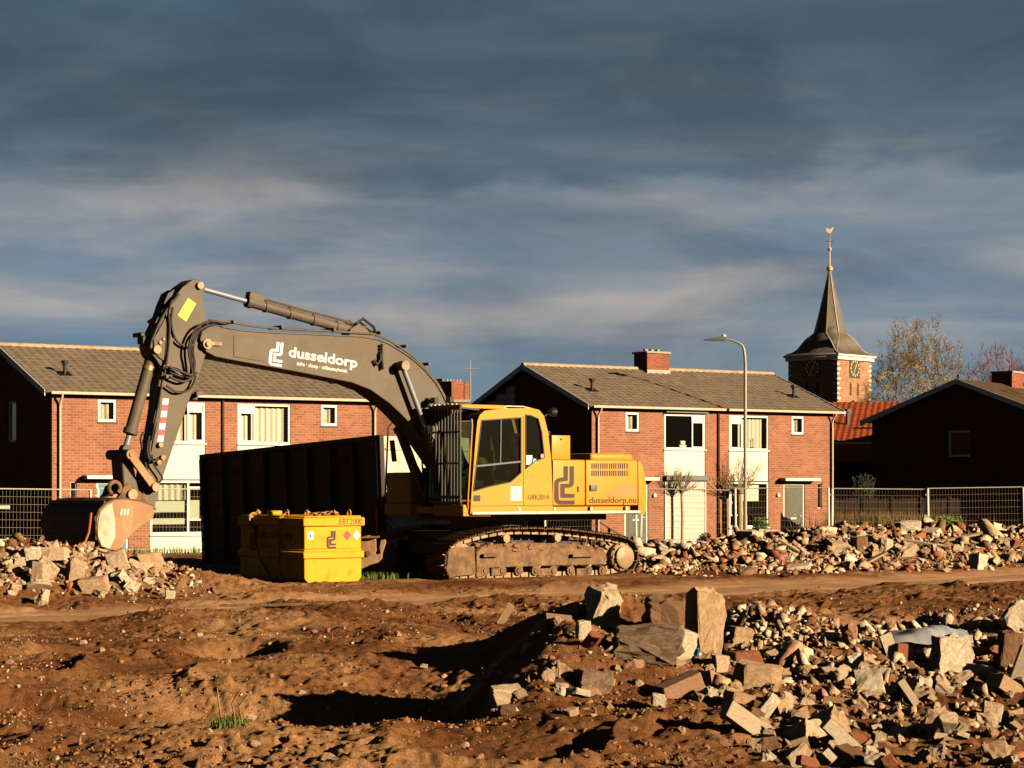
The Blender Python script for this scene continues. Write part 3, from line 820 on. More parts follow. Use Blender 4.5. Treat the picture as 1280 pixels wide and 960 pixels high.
        if dark:
            q = MB()
            q.span(a - .02, b + .06, -.16, -.002, 5.03, 5.20); q.build('shutter_box', M['grey_trim'], t, bevel=.02)
            q = MB(); q.span(a - .02, b + .14, -.17, -.002, 2.44, 2.64); q.build('shutter_box', M['grey_trim'], t, bevel=.02)
            q = MB()
            for i in range(44): q.prism([(0, 0), (-.012, .012), (-.012, .038), (0, .05)], (lambda i_: lambda u_, v_, s_: (s_, -.02 + u_, .20 + i_ * .0505 + v_))(i), a + .05, b - .05)
            so = q.build('roller_shutter', M['shutter_slats'], t); so['label'] = 'closed pale roller shutter'
            q = MB(); q.span(a + .0, a + .05, -.05, .02, .2, 2.44); q.span(b - .05, b, -.05, .02, .2, 2.44); q.build('shutter_rail', M['white_paint'], t)
            q = MB(); q.span(a + .85, a + 1.2, .16, .3, 3.72, 3.83); q.span(a+.9,a+1.15,.16,.3,3.83,3.98); q.build('folded_cloth', M['curtain'], t, bevel=.03)
        if left == 'right' and k == 1:
            q = MB(); q.lathe([(.01, 0), (.07, .0), (.02, .1), (.02, .28), (.035, .32), (.01, .42), (.0, .5)], (a + 1.30, .12, 3.72), n=10); q.build('ornament', M['sticker_pink'], t)
        pz = MB(); pz.span(a, b, .03, .07, 2.44, 3.62)
        pz.build('wall_panel', M['white_panel'], t)
        sl = MB(); sl.span(a - .03, b + .03, -.05, .03, 3.60, 3.645); sl.build('window_sill', M['white_paint'], t)
        # ground floor
        gz0 = 0.62
        if not dark:
            sx = (b - .62, b - .06) if left == 'left' else (a + .06, a + .50)
            cur = None
            if left == 'left': cur = [(a + .06, sx[0], 1.75, 2.3, 'net_curtain')]
            wg = window(t, a, b, gz0, 2.40, .05, [(sx[0], sx[1], gz0 + .45, 2.2)], .075, curtain=cur)
            mx = (sx[0] if left == 'left' else sx[1])
            q = MB(); q.span(mx - .035, mx + .035, .02, .08, gz0 + .075, 2.325); q.build('mullion', M['white_paint'], wg)
            if left == 'left':
                for (c0, c1, mm) in ((gz0 + .33, 1.15, 'blind_green'), (1.35, 1.72, 'blind_green')):
                    q = MB(); q.quad((a + .08, .12, c0), (sx[0] - .03 if mm else b, .12, c0), (sx[0] - .03, .12, c1), (a + .08, .12, c1)); q.build('blind', M[mm], wg)
                q = MB(); q.quad((sx[0] + .06, .12, gz0 + .5), (sx[1] - .05, .12, gz0 + .5), (sx[1] - .05, .12, 1.75), (sx[0] + .06, .12, 1.75)); q.build('blind', M['blind_green'], wg)
            elif k == 1:
                q = MB(); q.quad((sx[1] + .1, .13, 1.65), (b - .4, .13, 1.65), (b - .4, .13, 2.28), (sx[1] + .1, .13, 2.28)); q.build('blind', M['curtain'], wg)
                q = MB(); q.quad((sx[0] + .06, .13, 1.55), (sx[1] - .05, .13, 1.55), (sx[1] - .05, .13, 1.62), (sx[0] + .06, .13, 1.62)); q.build('blind', M['white_paint'], wg)
            s2 = MB(); s2.span(a - .03, b + .03, -.06, .03, gz0 - .05, gz0 - .003); s2.build('window_sill', M['white_paint'], t)
            p2 = MB(); p2.span(a, b, .03, .07, -.2, gz0 - .055); p2.build('wall_panel', M['white_panel'], t)
        else:
            p2 = MB(); p2.span(a, b, .03, .07, -.2, .2); p2.build('wall_panel', M['white_panel'], t)
    # roof vents
    for x in (.95, HL - .95):
        yy = 1.35; zz_ = EZ + yy * rise + .14
        v = MB(); v.cyl((x, yy, zz_ - .15), (x, yy, zz_ + .36), .055, .055, 10); v.cyl((x, yy, zz_ + .36), (x, yy, zz_ + .44), .12, .12, 10); v.cyl((x, yy, zz_ + .3), (x, yy, zz_ + .34), .09, .09, 10)
        v.prism([(-.22, -.2), (.22, -.2), (.22, .25), (-.22, .25)], lambda a, b, q: (x + a, yy + b, zz_ - .02 + b * rise + q), -.05, .03)
        v.build('roof_vent', M['black'], t)
    # chimney on the middle of the ridge
    c = MB(); cx0, cx1 = 5.35, 6.45
    c.span(cx0, cx1, HD / 2 - .45, HD / 2 + .45, RZ - .6, RZ + .72)
    ch = c.build('chimney', M['brick_chimney'], t)
    c = MB(); c.span(cx0 - .06, cx1 + .06, HD / 2 - .51, HD / 2 + .51, RZ + .72, RZ + .80); c.build('chimney_cap', M['concrete_base'], ch, bevel=.01)
    c = MB(); c.span(cx0 - .03, cx1 + .03, HD / 2 - .50, HD / 2 + .48, RZ - .35, RZ + .06); c.build('flashing', M['lead_flashing'], ch)
    c = MB()
    for q in (-.3, 0, .3): c.cyl((5.9 + q, HD / 2, RZ + .8), (5.9 + q, HD / 2, RZ + .92), .10, .08, 8)
    c.build('chimney_pots', M['concrete_base'], ch)
    return t
make_house('brick_house', (-14.71, 69.08), 'red brick semi-detached house behind the raised digger arm, blue front door', 'left')
make_house('brick_house', (2.98, 80.60), 'red brick house with a closed roller shutter and two pollard trees before it', 'right')

# house with the dark gable, right of the rubble
def dark_house():
    ax, ay = 1088, 1278
    Y1 = 98.0; Xl = (1090 - CX) / FPX * Y1
    ang = math.atan2(-.58, .81)            # gable wall runs right and towards the camera
    t = empty('dark_gable_house', (Xl, Y1, 0), ang)
    tag(t, 'house with a dark gable, one small window and pale verge boards', 'house')
    W, D = 8.5, 10.5; ez, rz_ = 5.25, 6.85
    g = MB(); a, b, c, d = 3.72, 4.75, 3.55, 4.72
    g.quad((0, 0, -.3), (a, 0, -.3), (a, 0, ez), (0, 0, ez)); g.quad((b, 0, -.3), (W, 0, -.3), (W, 0, ez), (b, 0, ez)); g.quad((a, 0, -.3), (b, 0, -.3), (b, 0, c), (a, 0, c)); g.quad((a, 0, d), (b, 0, d), (b, 0, ez), (a, 0, ez))
    g.quad((0, 0, ez), (W, 0, ez), (W / 2, 0, rz_))
    for q in (((a, 0, c), (a, .12, c), (a, .12, d), (a, 0, d)), ((b, 0, c), (b, 0, d), (b, .12, d), (b, .12, c)), ((a, 0, c), (b, 0, c), (b, .12, c), (a, .12, c)), ((a, 0, d), (a, .12, d), (b, .12, d), (b, 0, d))): g.quad(*q)
    g.quad((0, D, -.3), (W, D, -.3), (W, D, ez), (W / 2, D, rz_), (0, D, ez)); g.quad((0, 0, -.3), (0, D, -.3), (0, D, ez), (0, 0, ez))
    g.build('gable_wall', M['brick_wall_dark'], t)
    g = MB(); g.quad((W, .002, -.3), (W, D, -.3), (W, D, ez), (W, .002, ez)); g.build('side_wall', M['brick_wall'], t)
    g = MB(); g.quad((a, .6, c), (b, .6, c), (b, .6, d), (a, .6, d)); g.build('room_lining', M['interior'], t)
    f = MB()
    for q in ((a, b, c, c + .09), (a, b, d - .09, d), (a, a + .09, c + .09, d - .09)): f.span(q[0], q[1], .04, .10, q[2], q[3])
    f.span(b - .03, b, .04, .10, c + .09, d - .09)
    fo = f.build('window', M['white_paint'], t)
    q = MB(); q.quad((a + .09, .08, c + .09), (b - .03, .08, c + .09), (b - .03, .08, d - .09), (a + .09, .08, d - .09)); q.build('pane', M['window_glass'], fo)
    rise = (rz_ - ez) / (W / 2); o = .42
    for s_ in (0, 1):
        r = MB()
        x0, x1 = (-o, W / 2) if s_ == 0 else (W + o, W / 2)
        z0 = ez - o * rise
        r.add([(x0, -.35, z0 + .04), (x1, -.35, rz_ + .04), (x1, D + .3, rz_ + .04), (x0, D + .3, z0 + .04),
               (x0, -.35, z0 + .12), (x1, -.35, rz_ + .13), (x1, D + .3, rz_ + .13), (x0, D + .3, z0 + .12)],
              [(0, 1, 2, 3), (7, 6, 5, 4), (0, 4, 5, 1), (1, 5, 6, 2), (2, 6, 7, 3), (3, 7, 4, 0)])
        r.build('roof', M['roof_tile_dark'], t)
        v = MB()
        v.add([(x0, -.39, z0 - .12), (x1, -.39, rz_ - .08), (x1, -.352, rz_ - .08), (x0, -.352, z0 - .12), (x0, -.39, z0 + .13), (x1, -.39, rz_ + .14), (x1, -.352, rz_ + .14), (x0, -.352, z0 + .13)],
              [(0, 1, 2, 3), (7, 6, 5, 4), (0, 4, 5, 1), (1, 5, 6, 2), (2, 6, 7, 3), (3, 7, 4, 0)])
        v.build('verge_board', M['fascia_grey'], t)
    c = MB(); cy = 5.6; c.span(W / 2 - .5, W / 2 + .5, cy - .9, cy + .9, rz_ - .3, rz_ + .62); ch = c.build('chimney', M['brick_chimney'], t)
    c = MB(); c.span(W / 2 - .55, W / 2 + .55, cy - .95, cy + .95, rz_ + .62, rz_ + .70); c.build('chimney_cap', M['concrete_base'], ch)
    v = MB(); x, y = W / 2 + 2.3, 2.0; zz_ = rz_ - 2.3 * rise
    v.cyl((x, y, zz_), (x, y, zz_ + .8), .07, .07, 8); v.cyl((x, y, zz_ + .72), (x, y, zz_ + .86), .15, .15, 8); v.build('roof_vent', M['black'], t)
    v = MB(); v.cyl((W / 2 - 1.6, 3.5, rz_ - 1.0), (W / 2 - 1.6, 3.5, rz_ + .55), .08, .08, 8); v.build('flue_pipe', M['dark_pipe'], t)
    v = MB(); v.lathe([(.02, 0), (.2, .03), (.32, .1), (.33, .12), (.2, .05), (.0, .03)], (W / 2 + 2.2, 3.3, rz_ - .1), (-.3, -1, .2), 12); v.build('satellite_dish', M['white_paint'], t)
    v = MB(); v.span(W + .02, W + .10, .25, .33, -.3, ez - .1); v.build('downpipe', M['zinc'], t)
dark_house()

def simple_vent(x, y, z, parent, mat_='black', h=.7):
    v = MB(); v.cyl((x, y, z - .3), (x, y, z + h), .09, .09, 8); v.cyl((x, y, z + h * .8), (x, y, z + h), .16, .16, 8); v.build('roof_vent', M[mat_], parent)

# red-roofed house between the two, unlit front
def red_house():
    t = empty('red_roofed_house', (14.3, 106, 0), R(-14))
    tag(t, 'low house with bright orange-red tiled roof below the church tower', 'house')
    W = 7.5
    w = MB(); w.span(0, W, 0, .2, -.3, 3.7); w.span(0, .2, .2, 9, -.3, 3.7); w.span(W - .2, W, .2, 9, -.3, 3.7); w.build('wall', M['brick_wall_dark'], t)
    tile_roof('roof', -.3, W + .3, -.35, 4.45, 4.6, 6.55, M['roof_tile_red'], t, .3, .36)
    w = MB(); w.quad((-.3, 9.5, 4.3), (W + .3, 9.5, 4.3), (W + .3, 4.6, 6.5), (-.3, 4.6, 6.5)); w.build('roof', M['roof_tile_red'], t)
    tile_roof('porch_roof', -.3, W - 2.6, -2.6, 3.45, -.3, 4.32, M['roof_tile_red'], t, .3, .36)
    w = MB(); w.bar((-.3, -.42, 4.36), (W + .3, -.42, 4.36), .08, .10); w.build('gutter', M['galvanised'], t)
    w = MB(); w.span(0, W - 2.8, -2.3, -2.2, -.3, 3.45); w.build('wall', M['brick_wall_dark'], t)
    w = MB(); w.bar((W - 4.1, .9, 5.42), (W + .1, .9, 5.42), .12, .14); w.build('roof_window_trim', M['white_paint'], t)
    w = MB(); w.add([(W - 3.0, -2.75, 3.4), (W - 3.0, -2.65, 3.4), (W + .4, -2.65, 4.9), (W + .4, -2.75, 4.9), (W - 3.0, -2.75, 3.6), (W - 3.0, -2.65, 3.6), (W + .4, -2.65, 5.1), (W + .4, -2.75, 5.1)],
        [(0, 1, 2, 3), (7, 6, 5, 4), (0, 4, 5, 1), (1, 5, 6, 2), (2, 6, 7, 3), (3, 7, 4, 0)]); w.build('verge_board', M['roof_tile_red'], t)
    w = MB(); w.quad((W - 2.8, -2.62, 2.6), (W + .6, -2.62, 2.6), (W + .6, -2.62, 4.85), (W - 2.8, -2.62, 3.4)); w.build('gable_wall', M['white_panel'], t)
    simple_vent(2.0, 1.7, 5.2, t, 'grey_trim', .9)
red_house()

# brick block behind the machine with its chimney and antenna
def rear_block():
    t = empty('flat_roofed_brick_house', (-6.6, 98.5, 0), R(7))
    tag(t, 'dark red brick house seen below the bent boom, behind the gap between the houses', 'house')
    w = MB(); w.span(0, 4.6, 0, 6, -.3, 6.1); w.build('wall', M['brick_wall'], t)
    w = MB(); w.span(-.1, 4.7, -.1, 6.1, 6.1, 6.22); w.build('roof', M['lead_flashing'], t, bevel=.01)
    c = MB(); c.box((4.05, 1.2, 6.6), (1.05, 1.0, 1.0), Matrix.Rotation(R(35), 3, 'Z')); ch = c.build('chimney', M['brick_chimney'], t)
    c = MB()
    for q in range(5): c.cyl((3.75 + q * .16, 1.05 + q * .1, 7.1), (3.75 + q * .16, 1.05 + q * .1, 7.22), .06, .05, 6)
    c.build('chimney_pots', M['concrete_base'], ch)
    a = empty('tv_antenna', (-6.6 + 4.68, 99.8, 6.2)); tag(a, 'thin television antenna beside the distant brick chimney', 'antenna')
    m = MB(); m.cyl((0, 0, 0), (0, 0, 1.75), .025, .02, 6); m.build('mast', M['lead_flashing'], a)
    m = MB(); m.cyl((-.42, 0, 1.45), (.42, 0, 1.5), .018, .018, 5)
    for q in range(-4, 5): m.cyl((q * .1, -.16, 1.47), (q * .1, .16, 1.47), .008, .008, 4)
    m.cyl((0, 0, 1.2), (0, 0, 1.9), .015); m.build('aerial_boom', M['lead_flashing'], a)
rear_block()

# church tower
def church():
    Y = 230.0; k = FPX / Y
    X = (1047 - CX) / FPX * Y - .16
    t = empty('church_tower', (X, Y + 4.6, 0), R(47))
    tag(t, 'old brick church tower with clock faces, bell-shaped slate roof and needle spire', 'church tower')
    S = 6.4; h = S / 2; zc = EYE + (612 - 449) / k
    # local frame: corner (-h... ) the face at x=+h... light side = -y rotated
    w = MB(); w.span(-h, h, -h, h, -1, zc); w.build('brick_shaft', M['brick_tower'], t)
    q = MB()
    for sx_, sy_ in ((-1, -1), (1, -1), (-1, 1)):
        z_ = zc - .35; i = 0
        while z_ > 5:
            L_ = .55 if i % 2 else .34
            q.span(sx_ * (h + .012) , sx_ * (h - L_), sy_ * (h + .012), sy_ * (h - (.9 - L_)), z_ - .24, z_)
            z_ -= .52; i += 1
    q.build('quoins', M['white_panel'], t)
    c = MB(); c.span(-h - .25, h + .25, -h - .25, h + .25, zc + .002, zc + .38); c.span(-h - .42, h + .42, -h - .42, h + .42, zc + .38, zc + .62); c.build('cornice', M['white_paint'], t, bevel=.03)
    # bell roof: square plan flares out, turns octagonal, then the needle
    zb = zc + .62
    prof = [(h + .5, 0, 0), (2.95, .32, .04), (2.58, .75, .14), (2.40, 1.25, .28), (2.22, 1.8, .5), (2.02, 2.2, .72), (1.78, 2.5, .92), (1.62, 2.68, 1), (1.40, 3.6, 1), (1.05, 5.2, 1), (.62, 7.3, 1), (.10, 9.95, 1)]
    prof = [(a, b * (EYE + (612 - 333) / k - zb) / 9.95, o) for a, b, o in prof]
    vs = []; fs = []; n = 8
    for r, zz_, oc in prof:
        for i in range(8):
            # 8 points of a square (corners and mid-sides) blended into an octagon
            ang = R(22.5 + 45 * i)
            ox, oy = cos(ang) * r / cos(R(22.5)), sin(ang) * r / cos(R(22.5))
            sx_ = (1, 1, -1, -1, -1, -1, 1, 1)[i]; sy_ = (1, 1, 1, 1, -1, -1, -1, -1)[i]
            e = .995
            qx, qy = ((sx_ * r, sy_ * r * e) if i in (0, 3, 4, 7) else (sx_ * r * e, sy_ * r))
            vs.append((qx + (ox - qx) * oc, qy + (oy - qy) * oc, zb + zz_))
    for a in range(len(prof) - 1):
        for i in range(8):
            j = (i + 1) % 8; fs.append((a * 8 + i, a * 8 + j, (a + 1) * 8 + j, (a + 1) * 8 + i))
    fs += [tuple(range(8))[::-1], tuple(range(len(vs) - 8, len(vs)))]
    m = MB(); m.add(vs, fs); m.build('slate_spire', M['slate_dark'], t)
    sm = MB()
    for i in range(8):
        for a in range(len(prof) - 1): sm.bar(vs[a * 8 + i], vs[(a + 1) * 8 + i], .09, .07)
    sm.build('lead_seams', M['lead_flashing'], t)
    za = EYE + (612 - 333) / k
    f = MB(); f.lathe([(.07, 0), (.32, .15), (.36, .4), (.2, .62), (.07, .75), (.06, 2.2), (.2, 2.35), (.22, 2.5), (.05, 2.7), (.035, 4.2), (.0, 4.3)], (0, 0, za - .1), n=10); f.build('finial', M['gold'], t)
    f = MB(); f.cyl((0, 0, za + 2.6), (0, 0, za + 4.1), .05, .04, 6); f.bar((-.28, .28, za + 3.2), (.28, -.28, za + 3.2), .06, .06); f.build('wrought_cross', M['dark_steel'], t)
    f = MB(); R2 = .5 ** .5
    f.prism([(-.42, .2), (-.40, .55), (-.2, .42), (0, .36), (.15, .42), (.28, .62), (.42, .5), (.3, .3), (.2, .02), (0, -.1), (-.2, -.02)], lambda a, b, q: (a * R2 + q * R2, -a * R2 + q * R2, za + 4.15 + b), -.05, .05); f.build('weathercock', M['gold'], t)
    # clocks on the two faces in view: local -y (bright) and -x (dark)
    zcl = EYE + (612 - 459) / k
    for face in (0, 1):
        fn = (lambda a, b, q=0: (a, -h - .06 - q, zcl + b)) if face == 0 else (lambda a, b, q=0: (-h - .06 - q, -a, zcl + b))
        d = MB(); d.prism([(-.98, -1.05), (.98, -1.05), (.98, 1.15), (-.98, 1.15)], lambda a, b, q: fn(a, b, q), -.055, 0.0); dl = d.build('clock_face', M['clock_dial'], t)
        nmb = MB()
        for i in range(12):
            an = 2 * pi * i / 12; cx_, cy_ = .78 * sin(an), .78 * cos(an)
            nmb.prism([(cx_ - .08, cy_ - .12), (cx_ + .08, cy_ - .12), (cx_ + .08, cy_ + .12), (cx_ - .08, cy_ + .12)], lambda a, b, q: fn(a, b, q), .012, .03)
        nmb.build('hour_marks', M['gold'], dl)
        hd = MB()
        for (an, L_, w_) in ((R(205), .78, .09), (R(28), .55, .12)):
            ex, ey_ = sin(an) * L_, cos(an) * L_
            nx, ny = cos(an) * w_ / 2, -sin(an) * w_ / 2
            hd.prism([(-nx, -ny), (nx, ny), (ex + nx, ey_ + ny), (ex - nx, ey_ - ny)], lambda a, b, q: fn(a, b, q), .035, .05)
        hd.build('clock_hands', M['gold'], dl)
        # louvred opening and two blind niches
        o = MB(); zl = EYE + (612 - 505) / k
        o.prism([(-.85, -1.3), (.25, -1.3), (.25, .25), (-.3, .55), (-.85, .25)] , lambda a, b, q: (fn(a, zl - zcl + b, q)), -.058, -.03); o.build('bell_opening', M['interior'], t)
        o = MB()
        for a0 in (-.75, .65):
            o.prism([(a0 - .16, 1.0), (a0 + .16, 1.0), (a0 + .16, 2.2), (a0, 2.45), (a0 - .16, 2.2)], lambda a, b, q: (fn(a, zl - zcl + b, q)), -.058, -.03)
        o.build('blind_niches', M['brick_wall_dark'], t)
church()

# ------------------------------------------------------------------ trees
def fx_(px, Y): return (px - CX) / FPX * Y
def dome_tree(loc, top, rad, z0, seed, twm, label, group=None, n=1150, buds=True, minr=.014):
    """trunk and a rounded bare crown: every twig end is joined to the nearest limb"""
    rnd = np.random.RandomState(seed); t = empty('bare_tree', loc); tag(t, label, 'tree', group)
    base = np.array([0, 0, z0 * .55]); ch = top - z0
    T = []
    while len(T) < n:
        d = rnd.normal(size=3); d /= np.linalg.norm(d); d[2] = abs(d[2])
        q = rnd.uniform(.25, 1) ** .5 * (1 + .10 * sin(5 * math.atan2(d[1], d[0]) + seed) * (1 - d[2]) + .06 * rnd.normal())
        T.append([d[0] * rad * q, d[1] * rad * q, z0 - .25 * ch * (1 - d[2]) + d[2] * ch * q])
    T = np.array(T); T = T[np.argsort(np.linalg.norm(T - base, axis=1))]
    P = [base]; par = [-1]; plen = [0.0]
    for q in T:
        A = np.array(P); dd = np.linalg.norm(A - q, axis=1) + .42 * np.array(plen); k = int(np.argmin(dd))
        L = np.linalg.norm(q - P[k]); m = max(1, int(L / .55)); prev = k; a = P[k]
        bend = rnd.normal(size=3) * L * .05 + np.array([0, 0, -L * .04])
        for i in range(1, m + 1):
            f = i / m; p = a + (q - a) * f + bend * sin(pi * f) + rnd.normal(size=3) * .03
            P.append(p); par.append(prev); plen.append(plen[prev] + L / m); prev = len(P) - 1
    w = [0] * len(P)
    for i in range(len(P) - 1, 0, -1):
        if w[i] == 0: w[i] = 1
        w[par[i]] += w[i]
    rr = [minr * max(1, x) ** .48 for x in w]
    cr = MB(); bd = MB()
    for i in range(1, len(P)):
        cr.cyl(P[par[i]], P[i], min(rr[par[i]], rr[i] * 1.3), rr[i], 5 if w[i] > 20 else 3, False)
        if w[i] <= 1:
            out = Vector(P[i]) - Vector(P[par[i]]); out.normalize()
            for _ in range(7):
                d = (out + Vector(rnd.normal(size=3)) * .55 + Vector((0, 0, .2))).normalized(); e = Vector(P[i]) + d * rnd.uniform(.35, .95)
                cr.cyl(P[i], e, minr * .8, minr * .5, 3, False)
                for _ in range(2):
                    s_ = Vector(P[i]).lerp(e, rnd.uniform(.3, .9)); e2 = s_ + (d + Vector(rnd.normal(size=3)) * .6).normalized() * rnd.uniform(.2, .45); cr.cyl(s_, e2, minr * .6, minr * .4, 3, False)
                if buds and rnd.random_sample() < .45:
                    u = Vector(rnd.normal(size=3)).normalized() * .05; v_ = u.orthogonal().normalized() * .035; bd.quad(e - u, e + v_, e + u, e - v_)
    cr.build('crown', M[twm], t)
    if buds: bd.build('buds', M['bud_leaf'], t)
    tr = MB(); tr.tube([(0, 0, -.3), (.05, .0, z0 * .3), tuple(base + np.array([0, 0, .2]))], rr[0] * 1.15, 10, rr[0]); tr.build('trunk', M['bark'], t)
    return t
dome_tree((fx_(1146, 206), 206, 0), 18.2, 5.2, 9.5, 3, 'twig_lichen', 'large rounded bare yellowish tree beside the church tower')
dome_tree((fx_(1246, 228), 228, 0), 16.9, 4.6, 9.5, 4, 'twig_red', 'reddish bare tree beyond the dark gabled roof', 'reddish trees on the horizon', 700, False)
dome_tree((fx_(1296, 240), 240, 0), 17.6, 4.6, 9.5, 5, 'twig_red', 'reddish bare tree at the far edge beyond the roof chimney', 'reddish trees on the horizon', 700, False)

def pollard(px, py_top, Y, seed, label, z_fork, rad, h_cr, trunk_r):
    rnd = random.Random(seed)
    X = (px - CX) / FPX * Y
    t = empty('pollard_tree', (X, Y, 0)); tag(t, label, 'tree', 'young pollard trees before the right brick house')
    tr = MB(); tr.tube([(0, 0, -.2), (.02, 0, z_fork * .5), (-.01, 0, z_fork)], trunk_r * 1.1, 9, trunk_r)
    tr.lathe([(.0, -.12), (trunk_r * 1.7, -.05), (trunk_r * 2.2, .05), (trunk_r * 1.5, .16), (0, .2)], (0, 0, z_fork), n=9); tr.build('trunk', M['bark_pale'], t)
    cr = MB()
    for k in range(46):
        a = rnd.uniform(0, 2 * pi); e = rnd.uniform(.1, 1.35)
        d = Vector((cos(a) * cos(e), sin(a) * cos(e), sin(e)))
        L = h_cr * rnd.uniform(.55, 1.05) * (1 if e > .6 else .8)
        p0 = Vector((0, 0, z_fork)) + d * trunk_r * 1.5
        pts = [p0]; q = p0; dd = d.copy()
        for i in range(4):
            dd = (dd + Vector((rnd.gauss(0, .08), rnd.gauss(0, .08), .12))).normalized(); q = q + dd * L / 4; pts.append(q)
        cr.tube(pts, .012, 4, .005)
        for _ in range(4):
            s = pts[rnd.randint(1, 3)]; d2 = (dd + Vector((rnd.gauss(0, .4), rnd.gauss(0, .4), rnd.gauss(0, .3)))).normalized()
            cr.tube([s, s + d2 * L * .22, s + d2 * L * .34 + Vector((0, 0, .03))], .006, 3, .003)
        for s in pts[2:]:
            for _ in range(2):
                c_ = s + Vector((rnd.gauss(0, .05), rnd.gauss(0, .05), rnd.gauss(0, .05))); u = Vector((rnd.gauss(0, 1), rnd.gauss(0, 1), rnd.gauss(0, 1))).normalized() * .022; v_ = u.orthogonal().normalized() * .015
                cr.quad(c_ - u, c_ + v_, c_ + u, c_ - v_)
    cr.build('crown', M['twig'], t)
pollard(852.5, 578, 82.4, 5, 'pollard tree before the closed roller shutter', 2.02, 1.0, 1.05, .055)
pollard(925, 570, 83.7, 9, 'thicker pollard tree behind the street lamp pole', 2.0, 1.0, 1.35, .11)

# ------------------------------------------------------------------ street lamp
def street_lamp():
    Y = 83.3; X = (931.5 - CX) / FPX * Y; k = Y / FPX
    t = empty('street_lamp', (X, Y, 0)); tag(t, 'tall grey street lamp with curved arm before the brick house', 'street lamp')
    zt = EYE + (612 - 455) * k
    pts = [(0, 0, -.1), (0, 0, 2.5), (0, 0, zt)] + [(((931.5 - px) * -1) * k, 0, EYE + (612 - py) * k) for px, py in ((931, 445), (930, 437), (928, 432), (924, 429), (917, 426), (910, 424), (904, 423.5))]
    p = MB(); p.tube(pts, .07, 10, .035); p.build('pole', M['lamp_grey'], t)
    p = MB(); p.cyl((0, 0, -.1), (0, 0, 1.1), .09, .085, 12); p.build('pole_base', M['lamp_grey'], t)
    hx = (904 - 931.5) * k; hz = EYE + (612 - 424) * k; tx = (879 - 931.5) * k
    h = MB(); 
    h.prism([(hx + .12, hz + .09), (hx - .05, hz + .12), (tx + .2, hz + .03), (tx, hz - .01), (tx + .1, hz - .05), (hx, hz - .07), (hx + .12, hz - .06)], lambda a, b, q: (a, q, b), -.13, .13)
    ho = h.build('lamp_head', M['grey_trim'], t, bevel=.02, seg=2)
    h = MB(); h.span(hx - .35, hx - .02, -.1, .1, hz - .09, hz - .07); h.build('lens', M['silver'], ho)
    h = MB(); h.lathe([(0.03, 0), (.09, .02), (.1, .09), (.04, .13)], (hx + .02, 0, hz + .06), n=10); h.build('photocell', M['white_paint'], ho)
street_lamp()

# ------------------------------------------------------------------ construction fences
FENCE_PROTO = None
def fence_panel_proto():
    t = empty('mesh_fence', (0, 0, 0))
    W, Hh = 3.45, 2.0
    f = MB(); z0 = .16
    for x in (.05, W - .05):
        f = MB(); f.cyl((x, 0, z0 - .06), (x, 0, z0 + Hh), .042, .042, 7); f.build('post', M['white_paint'], t)
    f = MB(); f.cyl((.05, 0, z0 + Hh), (W - .05, 0, z0 + Hh), .019, .019, 7); f.build('rail', M['galvanised'], t)
    f = MB(); f.cyl((.05, 0, z0 + .12), (W - .05, 0, z0 + .12), .019, .019, 7); f.build('rail', M['galvanised'], t)
    m = MB()
    n = 32
    for i in range(1, n): x = .05 + (W - .1) * i / n; m.bar((x, 0, z0 + .12), (x, 0, z0 + Hh), .0038, .0038, (0, 1, 0))
    for j in range(1, 8): zz_ = z0 + .12 + (Hh - .12) * j / 8; m.bar((.05, .005, zz_), (W - .05, .005, zz_), .0065, .0065)
    m.build('wire_mesh', M['fence_wire'], t)
    for x in (.05,):
        m = MB(); m.prism([(-.33, 0), (.33, 0), (.30, .11), (.12, .15), (-.12, .15), (-.30, .11)], lambda a, b, q: (x + q, a, b), -.11, .11); m.build('foot', M['concrete_grey'], t, bevel=.01)
        m = MB(); m.span(x - .08, x + .05, -.03, .03, z0 + 1.75, z0 + 1.80); m.build('clamp', M['galvanised'], t)
    return t
def fence_row(pts, labels, group, tilt=None):
    global FENCE_PROTO
    for i, ((x, y), lb) in enumerate(zip(pts[:-1], labels)):
        x2, y2 = pts[i + 1]
        if FENCE_PROTO is None: o = FENCE_PROTO = fence_panel_proto()
        else: o = copy_tree(FENCE_PROTO)
        o.location = (x, y, Hs(x, y) - .02); o.rotation_euler = (0, 0, math.atan2(y2 - y, x2 - x))
        if tilt: o.rotation_euler.x = R(tilt[i % len(tilt)]); o.rotation_euler.y = R(tilt[(i + 1) % len(tilt)] * .9)
        tag(o, lb, 'fence', group)
def fx(px, Y): return (px - CX) / FPX * Y
Yf = 78.0
fence_row([(fx(p, Yf - .004 * (p - 1037)), Yf - .004 * (p - 1037)) for p in (680, 799, 918, 1038, 1159, 1281, 1403)],
          ['mesh fence panel behind the machine body', 'mesh fence panel between the machine and the first pollard tree', 'mesh fence panel before the dark glass door and street lamp',
           'mesh fence panel before the dry reeds', 'mesh fence panel before the green shrub and dark gable', 'mesh fence panel cut off by the frame edge'],
          'mesh fence panels along the far rubble', (0.6, -1.0, 1.2, -.6))
Yl = 65.5
fence_row([(fx(p, Yl), Yl + .006 * p) for p in (-172, -29, 114, 257)],
          ['mesh fence panel at the frame edge before the dark gable', 'mesh fence panel with a small white sign before the dark gable', 'mesh fence panel behind the digger bucket'],
          'mesh fence panels behind the bucket', (0.5, -.5, .8))
s = MB(); s.span(-.32, .25, -.01, .01, -.055, .055); so = s.build('fence_sign', M['white_paint'], None, bevel=.004)
so.location = (fx(2, Yl - .06), Yl - .06, EYE + (612 - 634) / FPX * Yl); tag(so, 'small white sign strip hung on the mesh fence', 'sign')
